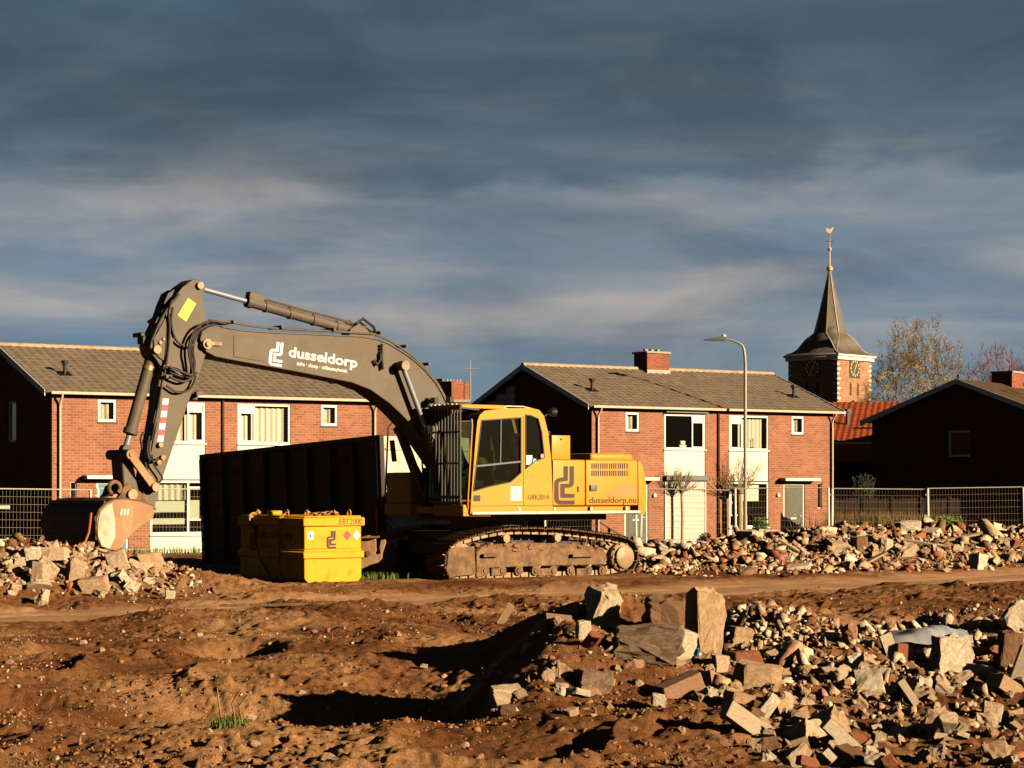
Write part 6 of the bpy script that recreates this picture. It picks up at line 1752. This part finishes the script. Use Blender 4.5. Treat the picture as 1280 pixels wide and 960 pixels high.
# signature pieces of the near heap (rotations stay small so that the drawn size holds)
at_px(757, 782, 46, 54, 'rough', 0, 'concrete_cream', 'pale rounded boulder perched alone on the dark pile crest', .8, (8, 5, 20), 'boulder', name='boulder', sink=.1)
at_px(881, 822, 44, 90, 'rough', 5, 'concrete_tan', 'tall upright tan stone block, the highest in the foreground', .8, (0, 4, 25), 'stone block', name='stone_block', sink=.05)
at_px(835, 798, 56, 62, 'rough', 2, 'concrete_brown', 'dark brown block leaning behind the upright tan stone', .8, (6, -8, 10), 'stone block', name='stone_block', sink=.1)
at_px(806, 830, 104, 48, 'rough', 3, 'conglomerate', 'long broken concrete beam lying below the upright tan stone', .55, (4, -4, -6), 'concrete beam', name='broken_concrete_post', sink=.05)
at_px(855, 826, 34, 40, 'block', 1, 'plaster_white', 'white plastered lump at the end of the long broken beam', .8, (0, 10, 30), sink=.05)
at_px(871, 822, 6, 14, 'slab', 1, 'bag_blue', 'small blue plastic scrap beside the upright tan stone', .5, (30, 10, 0), 'plastic scrap', name='plastic_scrap')
at_px(729, 802, 20, 28, 'block', 2, 'plaster_white', 'white split chunk left of the long broken beam', .7, (0, 8, 15))
at_px(740, 815, 22, 34, 'slab', 2, 'brick_red', 'dark reddish slab leaning behind the white split chunk', .5, (60, 10, 15), 'brick slab')
at_px(696, 784, 16, 15, 'round', 1, 'concrete_tan', 'small round tan stone left of the perched boulder', .9, (0, 0, 0), 'stone')
at_px(744, 866, 52, 34, 'rough', 4, 'conglomerate', 'lump of pebbly concrete in the shadow below the long beam', .8, (0, 6, 20))
at_px(762, 861, 18, 16, 'round', 2, 'concrete_tan', 'small tan cobble against the pebbly concrete lump', .9, (0, 0, 0), 'stone')
at_px(734, 872, 18, 14, 'block', 7, 'concrete_tan', 'small tan block at the foot of the pebbly concrete lump', .9, (0, 0, 0))
at_px(701, 863, 24, 8, 'slab', 0, 'concrete_cream', 'thin pale flake in the shadow left of the pebbly concrete', .7, (0, 0, 10))
at_px(631, 882, 42, 26, 'block', 0, 'concrete_cream', 'pale square block cracked across, in the shadow of the heap', .8, (0, -3, 12))
at_px(634, 893, 36, 12, 'slab', 3, 'concrete_brown', 'brown slab under the cracked square block', .8, (0, 0, 10))
at_px(634, 780, 14, 26, 'brick', 2, 'concrete_tan', 'tan splinter standing at the left end of the dark pile', .4, (10, 30, 0))
at_px(851, 872, 54, 22, 'brick', 0, 'brick_pale', 'large pale brick piece tilted up in front of the beam', .5, (5, -22, 18), 'brick piece', name='broken_brick', sink=0)
at_px(823, 884, 20, 18, 'block', 2, 'plaster_white', 'white lump at the low end of the tilted pale brick', .8, (0, 10, 0))
at_px(847, 836, 22, 11, 'round', 3, 'concrete_tan', 'flat tan stone in the shadow under the beam end', .8, (0, 0, 0), 'stone')
at_px(901, 842, 24, 24, 'block', 1, 'concrete_cream', 'cream block at the foot of the upright tan stone', .8, (0, 0, 30))
at_px(897, 814, 40, 20, 'slab', 4, 'concrete_cream', 'cream slab propped against the upright tan stone', .8, (10, 35, 10))
at_px(942, 836, 50, 22, 'brick', 1, 'brick_red', 'clean red brick on the upper left of the near heap', .5, (0, -3, 8), 'brick', name='broken_brick', sink=.05)
at_px(948, 860, 66, 32, 'slab', 2, 'concrete_tan', 'wide tan slab under the clean red brick', .7, (8, 8, 10))
at_px(930, 806, 34, 26, 'block', 3, 'concrete_tan', 'tan chunk on the heap crest above the clean red brick', .7, (0, 12, 20))
at_px(1190, 850, 52, 54, 'rough', 1, 'plaster_white', 'big cream block below the blue sheeting', .8, (0, 5, 18), sink=.08)
at_px(1231, 838, 26, 46, 'slab', 0, 'brick_red', 'dark red slab standing on edge beside the big cream block', .5, (80, 0, 30), 'brick slab', sink=0)
at_px(1262, 838, 34, 52, 'block', 2, 'concrete_brown', 'dark brown block at the edge of the frame in shadow', .8, (0, 15, 10))
at_px(1275, 796, 40, 46, 'rough', 6, 'plaster_white', 'white block with chipped grey end at the frame edge, highest on the near heap', .5, (0, 40, 10), sink=0)
at_px(1278, 858, 22, 52, 'brick', 3, 'wood_grey', 'timber offcut leaning at the frame edge in the near heap', .5, (0, 20, 0), 'timber', name='timber_offcut')
at_px(1052, 936, 56, 18, 'brick', 0, 'plaster_white', 'long white concrete bar sloping across the near heap', .35, (0, 42, 8), 'concrete bar', name='concrete_bar', sink=-.1)
at_px(1043, 945, 28, 20, 'round', 4, 'plaster_white', 'white rounded lump at the low end of the long concrete bar', .8, (0, 0, 0))
at_px(1180, 922, 40, 38, 'slab', 3, 'concrete_cream', 'flat cream slab facing up near the frame bottom', .7, (50, 0, 15))
at_px(980, 892, 30, 34, 'round', 0, 'concrete_cream', 'round cream stone in the middle of the near heap', .9, (0, 0, 0), 'stone')
at_px(935, 920, 80, 24, 'brick', 1, 'wood_grey', 'long weathered plank half buried on the heap slope', .22, (0, 33, 30), 'plank', name='plank', sink=-.1)
at_px(925, 888, 50, 20, 'slab', 4, 'concrete_tan', 'long tan slab left of the round cream stone', .7, (0, 12, 20))
at_px(1112, 822, 16, 30, 'brick', 0, 'plaster_white', 'upright cream splinter on the crest beside the red brick', .4, (0, -22, 10))
at_px(1127, 828, 14, 24, 'brick', 4, 'brick_red', 'upright red brick on the crest next to the cream splinter', .7, (0, 4, 15), 'brick')
at_px(1064, 808, 24, 32, 'round', 1, 'brick_pale', 'orange brick lump on the heap crest above the blue scrap', .8, (0, 0, 0), 'brick piece')
at_px(1073, 826, 10, 10, 'slab', 2, 'bag_blue', 'small blue plastic scrap in the middle of the near heap', .8, (40, 20, 0), 'plastic scrap', name='plastic_scrap')
at_px(1138, 886, 14, 40, 'brick', 2, 'wood_grey', 'splintered batten lying below the red brick', .4, (0, -35, 10), 'batten', name='timber_offcut', sink=0)
at_px(693, 740, 1, 1, 'round', 1, 'concrete_tan', 'x') and None
bpy.data.objects.remove(col.objects[-1])
at_px(761, 737, 26, 11, 'round', 2, 'concrete_cream', 'pale stone lying on the driven track near the machine', .9, (0, 0, 10), 'stone', sink=.2)

# sheeting, roll
g = ground_hit(1165, 815, 12, 40); k = g.y / FPX
vs = []; nu, nv = 26, 9
for i in range(nu + 1):
    for j in range(nv + 1):
        a = i / nu; b = j / nv; x = (a - .5) * 96 * k; y = (b - .5) * .6
        z_ = .10 * (1 - (2 * b - 1) ** 2) ** .5 * (.6 + .5 * sin(a * 3)) + .006 * sin(a * 41 + b * 9) * a + .008 * sin(a * 13 + b * 11) + .008 * sin(a * 7 - b * 6)
        vs.append((x, y, z_))
mb = MB(); mb.add(vs, [(i * (nv + 1) + j, (i + 1) * (nv + 1) + j, (i + 1) * (nv + 1) + j + 1, i * (nv + 1) + j + 1) for i in range(nu) for j in range(nv)])
o = mb.build('plastic_sheeting', M['tarp_blue'], None, smooth=True); o.location = (g.x, g.y + .1, g.z + .07); o.rotation_euler = (0, 0, R(-4)); tag(o, 'crumpled grey-blue plastic sheeting on the crest of the near heap', 'plastic sheet')
at_px(1202, 812, 26, 20, 'rough', 2, 'plastic_dark', 'black crumpled plastic lump beside the grey-blue sheeting', .8, (0, 0, 0), 'plastic scrap', name='plastic_scrap')
# flat bar on the ground and a bundle of pale rods seen under the machine
g = ground_hit(348, 762, 12, 40); mb = MB(); mb.bar((-.75, 0, 0), (.6, .05, .02), .05, .035); o = mb.build('steel_flat_bar', M['mud_steel'], None); o.location = (g.x, g.y, g.z + .05); tag(o, 'long thin steel bar lying along the driven track', 'steel bar')

# --- scattered pieces, placed by walking over the heaps
rnd = random.Random(42)
MATW = {'rough': [('concrete_cream', 4), ('concrete_tan', 5), ('plaster_white', 2), ('concrete_grey', 1), ('concrete_brown', 2), ('brick_pale', 1)], 'block': [('concrete_cream', 5), ('concrete_grey', 2), ('concrete_tan', 4), ('plaster_white', 2), ('concrete_brown', 1)],
        'round': [('concrete_cream', 2), ('concrete_tan', 3), ('concrete_grey', 1), ('brick_pale', 1)],
        'slab': [('concrete_cream', 3), ('concrete_tan', 3), ('plaster_white', 2), ('concrete_grey', 2)],
        'brick': [('brick_red', 4), ('brick_pale', 4), ('concrete_tan', 1), ('plaster_white', 1)]}
def pick(w): 
    t = sum(q for _, q in w); r = rnd.uniform(0, t)
    for a, q in w:
        r -= q
        if r <= 0: return a
    return w[-1][0]
TINT = {'concrete_cream': 'cream', 'concrete_grey': 'grey', 'concrete_tan': 'tan', 'plaster_white': 'white', 'concrete_brown': 'dark brown', 'brick_red': 'red', 'brick_pale': 'orange', 'conglomerate': 'pebbly'}
def near_where(px, py):
    if py > 925: r_ = 'at the near heap edge'
    elif py > 880: r_ = 'low on the near heap'
    elif py > 840: r_ = 'halfway up the near heap'
    else: r_ = 'high on the near heap'
    if px < 900: s_ = 'left of the pale tilted brick' if px < 820 else 'below the upright tan stone'
    elif px < 990: s_ = 'below the clean red brick'
    elif px < 1080: s_ = 'around the long concrete bar'
    elif px < 1160: s_ = 'left of the big cream block'
    elif px < 1225: s_ = 'below the big cream block'
    else: s_ = 'toward the frame edge'
    return r_, s_
def far_where(px, py):
    r_ = 'low in the far heap' if py > 700 else 'amid the far heap' if py > 675 else 'topping the far heap'
    if px < 870: s_ = 'right of the machine tracks'
    elif px < 900: s_ = 'before the closed roller shutter'
    elif px < 965: s_ = 'below the street lamp'
    elif px < 1045: s_ = 'before the dark glass door'
    elif px < 1110: s_ = 'before the dry reeds'
    elif px < 1170: s_ = 'below the leaning fence posts'
    elif px < 1225: s_ = 'below the green shrub'
    else: s_ = 'before the dark gable corner'
    return r_, s_
def left_where(px, py):
    r_ = 'low in the heap' if py > 730 else 'in the heap' if py > 705 else 'on top of the heap'
    s_ = 'near the frame edge' if px < 45 else 'below the dark bucket' if px < 125 else 'below the pale bucket side' if px < 190 else 'at its right end'
    return r_, s_
used = {}
def scatter(n, region, sizes, where, weights, flat=.0, grp='', lo=10, hi=62):
    out = 0; tries = 0
    while out < n and tries < n * 8:
        tries += 1
        px, py = region()
        g = ground_hit(px, py, lo, hi)
        if g is None or packed(np.array([g.x]), np.array([g.y]))[0] > .4: continue
        kind = pick(weights); matn = pick(MATW[kind])
        s = sizes()
        if kind == 'brick': dims = (s * 1.25, s * .6, s * .42)
        elif kind == 'slab': dims = (s * 1.3, s * rnd.uniform(.8, 1.1), s * rnd.uniform(.22, .4))
        else: dims = (s * rnd.uniform(.8, 1.25), s * rnd.uniform(.75, 1.1), s * rnd.uniform(.55, .95))
        r_, s_ = where(px, py)
        word = {'block': 'chunk', 'rough': 'lump', 'round': 'stone', 'slab': 'slab', 'brick': 'brick piece'}[kind]
        size = 'large' if s * FPX / g.y > 26 else 'small' if s * FPX / g.y < 14 else 'middling'
        yaw = rnd.uniform(0, 6.28)
        shp = 'tall' if dims[2] > dims[0] * .85 else 'flat' if dims[2] < dims[0] * .4 else 'long' if dims[0] > 1.35 * dims[1] else 'square' if abs(dims[0] - dims[1]) < .12 * dims[0] else 'rough'
        label = f'{size} {shp} {TINT[matn]} {word} {r_}, {s_}'
        put(kind, rnd.randint(0, 99), matn, (g.x, g.y + s * .15, g.z + dims[2] * rnd.uniform(-.05, .3)), dims, (rnd.gauss(0, .45), rnd.gauss(0, .45), yaw), label,
            {'block': 'concrete chunk', 'rough': 'concrete lump', 'round': 'stone', 'slab': 'slab', 'brick': 'brick piece'}[kind], f'{word}s in the {grp}')
        out += 1
def reg_near():
    while True:
        px = rnd.uniform(880, 1280); py = rnd.uniform(790, 958)
        lim = 800 + 22 * sin((px - 900) / 90) if px < 1120 else 830
        left = 900 + max(0, (py - 850)) * .75
        if py > lim and px > left - 30 and not (1165 < px < 1215 and py < 850): return px, py
scatter(290, reg_near, lambda: min(.26, .05 + rnd.expovariate(1 / .048)), near_where, [('rough', 5), ('block', 2), ('slab', 2), ('brick', 2), ('round', 1)], grp='near heap', lo=10, hi=26)
def reg_pile():
    return rnd.gauss(790, 75), rnd.uniform(770, 880)
scatter(34, reg_pile, lambda: rnd.uniform(.06, .17), near_where, [('rough', 4), ('slab', 1), ('brick', 1), ('round', 2)], grp='near heap', lo=10, hi=26)
def reg_far(): 
    px = rnd.uniform(800, 1290); return px, 716 - abs(rnd.gauss(0, 1)) * 30 if rnd.random() < .6 else rnd.uniform(652, 700)
scatter(235, reg_far, lambda: min(.5, .11 + rnd.expovariate(1 / .085)), far_where, [('rough', 5), ('block', 1), ('slab', 4), ('brick', 2), ('round', 1)], grp='far heap', lo=38, hi=56)
def reg_left():
    px = rnd.uniform(-12, 212); return px, rnd.gauss(712, 17) + px * .02
scatter(150, reg_left, lambda: min(.38, .10 + rnd.expovariate(1 / .07)), left_where, [('rough', 5), ('block', 2), ('slab', 3), ('brick', 1), ('round', 1)], grp='left heap', lo=25, hi=40)
def reg_field():
    return rnd.uniform(0, 900), rnd.uniform(765, 955)
def field_where(px, py):
    return ('in the churned soil', 'near the frame bottom' if py > 880 else 'beside the driven track' if py < 800 else 'on the open ground')
scatter(60, reg_field, lambda: rnd.uniform(.03, .09), field_where, [('block', 3), ('round', 3), ('brick', 1)], grp='open soil', lo=10, hi=35)
# some bigger named ones on the far and left heaps
for args in [(942, 680, 40, 26, 'block', 3, 'concrete_cream', 'big cream block on the crest, below the street lamp pole'), (905, 668, 22, 26, 'block', 0, 'concrete_cream', 'cream block standing highest on the far heap, beside the roller shutter'),
             (958, 672, 44, 13, 'slab', 1, 'plaster_white', 'long pale slab lying on the crest right of the street lamp'), (1135, 668, 62, 22, 'slab', 3, 'plaster_white', 'large pale slab tilted on the crest at the leaning fence posts'),
             (1224, 712, 32, 26, 'block', 5, 'plaster_white', 'white block at the foot of the far heap below the dark gable'), (1242, 668, 30, 22, 'block', 6, 'plaster_white', 'pale block on the crest before the dark gable corner'),
             (1108, 688, 30, 18, 'slab', 0, 'concrete_cream', 'cream slab sloping down the far heap before the reeds'), (1173, 695, 18, 20, 'block', 1, 'plaster_white', 'white wedge in the middle of the far heap below the shrub'),
             (1075, 690, 30, 24, 'slab', 2, 'concrete_brown', 'dark brown plate half buried in the far heap before the reeds'), (995, 712, 66, 7, 'slab', 4, 'plaster_white', 'flat strip of crushed white plaster at the foot of the far heap')]:
    args = (args[0], args[1], args[2] * .8, args[3] * .8, *args[4:])
    at_px(*args[:7], args[7], .9, (rnd.uniform(-8, 8), rnd.uniform(-10, 10), rnd.uniform(0, 60)), 'concrete chunk', grp=None)
for args in [(52, 700, 58, 15, 'brick', 0, 'concrete_cream', 'long cream concrete bar on top of the left heap'), (40, 712, 24, 26, 'block', 2, 'plaster_white', 'white block below the long cream bar in the left heap'),
             (50, 735, 26, 34, 'slab', 1, 'concrete_grey', 'grey plate standing on edge in the left heap'), (95, 735, 24, 36, 'block', 4, 'concrete_grey', 'upright grey block below the rusty bar'),
             (118, 742, 40, 26, 'block', 6, 'concrete_tan', 'wide tan block at the foot of the left heap'), (146, 714, 32, 26, 'block', 7, 'concrete_cream', 'cream block below the pale bucket side'),
             (187, 715, 34, 26, 'block', 1, 'concrete_tan', 'tilted tan block at the right end of the left heap'), (213, 749, 13, 11, 'block', 5, 'plaster_white', 'small white block lying alone on the bank below the left heap')]:
    at_px(*args[:7], args[7], .7, (rnd.uniform(-6, 6), rnd.uniform(-10, 10), rnd.uniform(0, 30)), 'concrete chunk')
# --- planks in the far heap
for i, (px, py, w, rot) in enumerate([(1090, 706, 40, -25), (1150, 686, 70, 8), (1195, 680, 60, -10), (830, 668, 34, 25), (1175, 660, 46, -8), (985, 690, 30, 30)]):
    g = ground_hit(px, py, 38, 60)
    if g is None: continue
    k = g.y / FPX; mb = MB(); mb.bar((-w * k / 2, 0, 0), (w * k / 2, 0, 0), .12, .035)
    o = mb.build('plank', M['wood_grey'], None); o.location = (g.x, g.y - .1, g.z + .12); o.rotation_euler = (R(10), R(rot), R(15 * (-1) ** i))
    tag(o, 'weathered plank ' + ['before the dry reeds, sloping down the far heap', 'below the leaning fence posts, nearly level', 'under the green shrub, longest of the far heap', 'right of the machine tracks', 'on the crest before the dark board fence', 'before the dark glass door'][i], 'plank', 'planks in the far heap')

# --- uncountable fragments and clods, merged with numpy
def unit_shape(kind, idx):
    me = rock(kind, idx, 'concrete_tan'); v = np.empty(len(me.vertices) * 3); me.vertices.foreach_get('co', v); v = v.reshape(-1, 3)
    f = np.array([list(p.vertices) for p in me.polygons if len(p.vertices) == 3]); return v, f
def low_shape(seed):
    r_ = np.random.RandomState(seed); bm = bmesh.new()
    if seed % 3:
        for i in range(8): bm.verts.new(((1 if i & 1 else -1) * r_.uniform(.35, 1), (1 if i & 2 else -1) * r_.uniform(.35, 1), (1 if i & 4 else -1) * r_.uniform(.3, .9)))
    else:
        for p in r_.normal(size=(8, 3)): p = p / np.linalg.norm(p) * r_.uniform(.7, 1.1); bm.verts.new(p)
    bmesh.ops.convex_hull(bm, input=bm.verts[:]); bmesh.ops.triangulate(bm, faces=bm.faces[:])
    bmesh.ops.delete(bm, geom=[v for v in bm.verts if not v.link_faces], context='VERTS'); bm.verts.index_update()
    v = np.array([v.co[:] for v in bm.verts]); f = np.array([[x.index for x in fc.verts] for fc in bm.faces]); bm.free(); return v, f
LOW = [low_shape(s) for s in range(10)]
def rotm(r_, tilt=.6):
    a, b, c = r_.uniform(0, 2 * pi), r_.normal() * tilt, r_.normal() * tilt
    return np.array(Matrix.Rotation(a, 3, 'Z') @ Matrix.Rotation(b, 3, 'X') @ Matrix.Rotation(c, 3, 'Y'))
def mass(name, label, pts, sizes, m, seed, flat=(.22, .75), lift=.25):
    r_ = np.random.RandomState(seed); V = []; F = []; n0 = 0
    zs = H(pts[:, 0], pts[:, 1])
    for (x, y), z_, s in zip(pts, zs, sizes):
        v, f = LOW[r_.randint(len(LOW))]
        sc = np.array([s * r_.uniform(.7, 1.6), s * r_.uniform(.4, .9), s * r_.uniform(*flat)]) / 2
        w = (v * sc) @ rotm(r_).T + np.array([x, y, z_ + s * lift * r_.uniform(-.2, 1)])
        V.append(w); F.append(f + n0); n0 += len(v)
    V = np.concatenate(V); F = np.concatenate(F)
    me = bpy.data.meshes.new(name); me.vertices.add(len(V)); me.vertices.foreach_set('co', V.ravel())
    me.loops.add(F.size); me.loops.foreach_set('vertex_index', F.ravel().astype(np.int32)); me.polygons.add(len(F))
    me.polygons.foreach_set('loop_start', np.arange(0, F.size, 3, dtype=np.int32)); me.polygons.foreach_set('loop_total', np.full(len(F), 3, dtype=np.int32)); me.update(calc_edges=True)
    me.materials.append(m); o = bpy.data.objects.new(name, me); col.objects.link(o); tag(o, label, None, None, 'stuff'); return o
rs = np.random.RandomState(9)
def keep(pts, lim=.35):
    return pts[packed(pts[:, 0], pts[:, 1]) < lim]
def heap_pts(n, cx, cy, sx, sy, ang, uni=True):
    u = rs.uniform(-1, 1, n) if uni else rs.normal(size=n) * .5; v = rs.normal(size=n) * .5
    c, s = cos(R(ang)), sin(R(ang)); return np.stack([cx + u * sx * c - v * sy * s, cy + u * sx * s + v * sy * c], -1)
for m_, fr, lb in (('concrete_cream', .20, 'cream'), ('concrete_tan', .27, 'tan'), ('brick_red', .16, 'red'), ('plaster_white', .09, 'white'), ('concrete_brown', .28, 'brown')):
    p = keep(heap_pts(int(10000 * fr), 8.4, 46.7, 8.6, 2.9, 33)); mass('rubble_fragments', f'{lb} fragments of the far rubble heap', p, .05 + rs.exponential(.07, len(p)), M[m_], 3)
    p = keep(heap_pts(int(11000 * fr), 3.7, 17.0, 3.0, 2.9, 10)); p = p[(p[:, 0] > 1.0)]; mass('rubble_fragments', f'{lb} fragments of the near rubble heap', p, .014 + rs.exponential(.028, len(p)), M[m_], 4)
    p = keep(heap_pts(int(1500 * fr), -7.2, 32.6, 2.6, 1.1, 24)); mass('rubble_fragments', f'{lb} fragments of the left rubble heap', p, .03 + rs.exponential(.045, len(p)), M[m_], 5)
for m_, fr, lb in (('concrete_cream', .34, 'cream'), ('concrete_tan', .30, 'tan'), ('brick_pale', .16, 'orange'), ('plaster_white', .20, 'white')):
    p = keep(heap_pts(int(2300 * fr), 4.1, 17.2, 2.7, 2.9, 10)); p = p[(p[:, 0] > 1.5)]; mass('rubble_fragments', f'coarser {lb} fragments of the near rubble heap', p, .04 + rs.exponential(.03, len(p)), M[m_], 14, (.4, .9), .5)
p = np.stack([rs.uniform(-.25, .25, 46000), 9.5 * np.exp(rs.uniform(0, 1.3, 46000))], -1); p[:, 0] *= p[:, 1]; p = keep(p, .2)
p = p[vnoise(p[:, 0], p[:, 1], .8, 45) + .35 * rs.uniform(-1, 1, len(p)) > .02]
mass('soil_clods', 'loose crumbs and clods of brown soil', p, .009 + rs.exponential(.012, len(p)), M['clod'], 6, (.5, .9), .2)
p = np.stack([rs.uniform(-.25, .25, 9000), 9.5 * np.exp(rs.uniform(0, 1.3, 9000))], -1); p[:, 0] *= p[:, 1]; p = p[vnoise(p[:, 0], p[:, 1], 1.6, 75) > .08]
mass('gravel', 'scattered pale grit on the soil', p, .006 + rs.exponential(.010, len(p)), M['concrete_cream'], 8, (.5, .9), .3)

# ------------------------------------------------------------------ plants
def blades(n, rx, ry, h, seed, lean=.35, w=.006, curve=.3):
    r_ = random.Random(seed); mb = MB()
    for _ in range(n):
        x, y = r_.gauss(0, rx * .5), r_.gauss(0, ry * .5); hh = h * r_.uniform(.45, 1.1); a = r_.uniform(0, 2 * pi); l_ = r_.uniform(0, lean) * hh
        dx, dy = cos(a), sin(a); px_, py_ = -dy * w, dx * w
        p0 = (x, y, -.02); p1 = (x + dx * l_ * .4, y + dy * l_ * .4, hh * .6); p2 = (x + dx * l_, y + dy * l_, hh)
        mb.quad((p0[0] - px_, p0[1] - py_, p0[2]), (p0[0] + px_, p0[1] + py_, p0[2]), (p1[0] + px_ * .8, p1[1] + py_ * .8, p1[2]), (p1[0] - px_ * .8, p1[1] - py_ * .8, p1[2]))
        mb.quad((p1[0] - px_ * .8, p1[1] - py_ * .8, p1[2]), (p1[0] + px_ * .8, p1[1] + py_ * .8, p1[2]), p2)
    return mb
g = ground_hit(284, 905, 10, 30); t = empty('grass_tuft', g); tag(t, 'small green grass tuft with dry stalks at the edge of the dark hollow', 'grass tuft')
blades(170, .11, .10, .055, 1, 1.6, .0028).build('green_blades', M['grass'], t)
mb = MB()
for a, b in ((-.03, .22), (.05, .2), (.09, .17)): mb.tube([(a, 0, 0), (a - .02, 0, b * .6), (a + .03 * (1 if a > 0 else -1), 0, b), (a + .06, 0, b * .85)], .006, 5)
mb.build('dry_stalks', M['dry_reed'], t)
for px, py, Yg, lb in ((476, 724, None, 'green grass tuft in the shadow beside the coupling plate'), (508, 722, None, 'green grass tuft before the left end of the crawler track')):
    g = ground_hit(px, py, 25, 45); t = blades(160, .35, .2, .13, int(px), .6, .006).build('grass_tuft', M['grass'], None); t.location = g; tag(t, lb, 'grass tuft')
g = Vector((fx(228, 60), 60, Hs(fx(228, 60), 60))); t = blades(900, 5.2, .8, .38, 77, .5, .012).build('verge_grass', M['grass'], None); t.location = g; tag(t, 'green grass verge before the left brick house', None, None, 'stuff')
g = Vector((fx(745, 76), 76, 0)); t = blades(500, 1.6, .6, .55, 78, .5, .02).build('weeds', M['dry_reed'], None); t.location = g; tag(t, 'dry weeds below the machine body', None, None, 'stuff')
g = Vector((fx(1100, 82), 82, 0)); t = blades(4200, 2.3, .9, 1.25, 79, .35, .012).build('dry_reeds', M['dry_reed'], None); t.location = g; tag(t, 'dry brown reeds behind the mesh fence', None, None, 'stuff')
g = Vector((fx(1200, 80.5), 80.5, 0)); t = blades(1500, 2.6, .9, .7, 80, .4, .014).build('dry_reeds', M['dry_reed'], None); t.location = g; tag(t, 'low dry reeds around the green shrub', None, None, 'stuff')
def bush(name, loc, rx, rz, n, m, label, seed, leaf=.06):
    r_ = random.Random(seed); t = empty(name, loc); tag(t, label, 'shrub'); mb = MB(); st = MB()
    for i in range(9):
        a = r_.uniform(0, 2 * pi); st.tube([(0, 0, 0), (cos(a) * rx * .3, sin(a) * rx * .3, rz * .5), (cos(a) * rx * .7, sin(a) * rx * .6, rz * r_.uniform(.7, 1))], .02, 5, .008)
    st.build('stems', M['bark'], t)
    for _ in range(n):
        a = r_.uniform(0, 2 * pi); e = r_.uniform(0, 1) ** .5; q = r_.uniform(.35, 1)
        c_ = Vector((cos(a) * rx * e * (1 - .4 * q), sin(a) * rx * e * .7, rz * q * (1 - .25 * e * r_.random())))
        u = Vector((r_.gauss(0, 1), r_.gauss(0, 1), r_.gauss(0, 1))).normalized() * leaf; v_ = u.orthogonal().normalized() * leaf * .45
        mb.quad(c_ - u, c_ + v_, c_ + u, c_ - v_)
    mb.build('foliage', M[m], t); return t
bush('green_shrub', (fx(1183, 79.5), 79.5, .0), .95, 1.15, 1500, 'grass', 'bright green shrub behind the mesh fence below the dark gable', 4)
bush('dark_shrub', (fx(1080, 90), 90, .6), .7, 2.2, 900, 'leaf_dark', 'dark evergreen shrub before the low red-roofed house', 6)
bush('window_plant', (fx(951, 82.3), 82.3, .1), .45, .95, 500, 'leaf_green', 'leafy green plant before the dark ground-floor window', 8, .07)
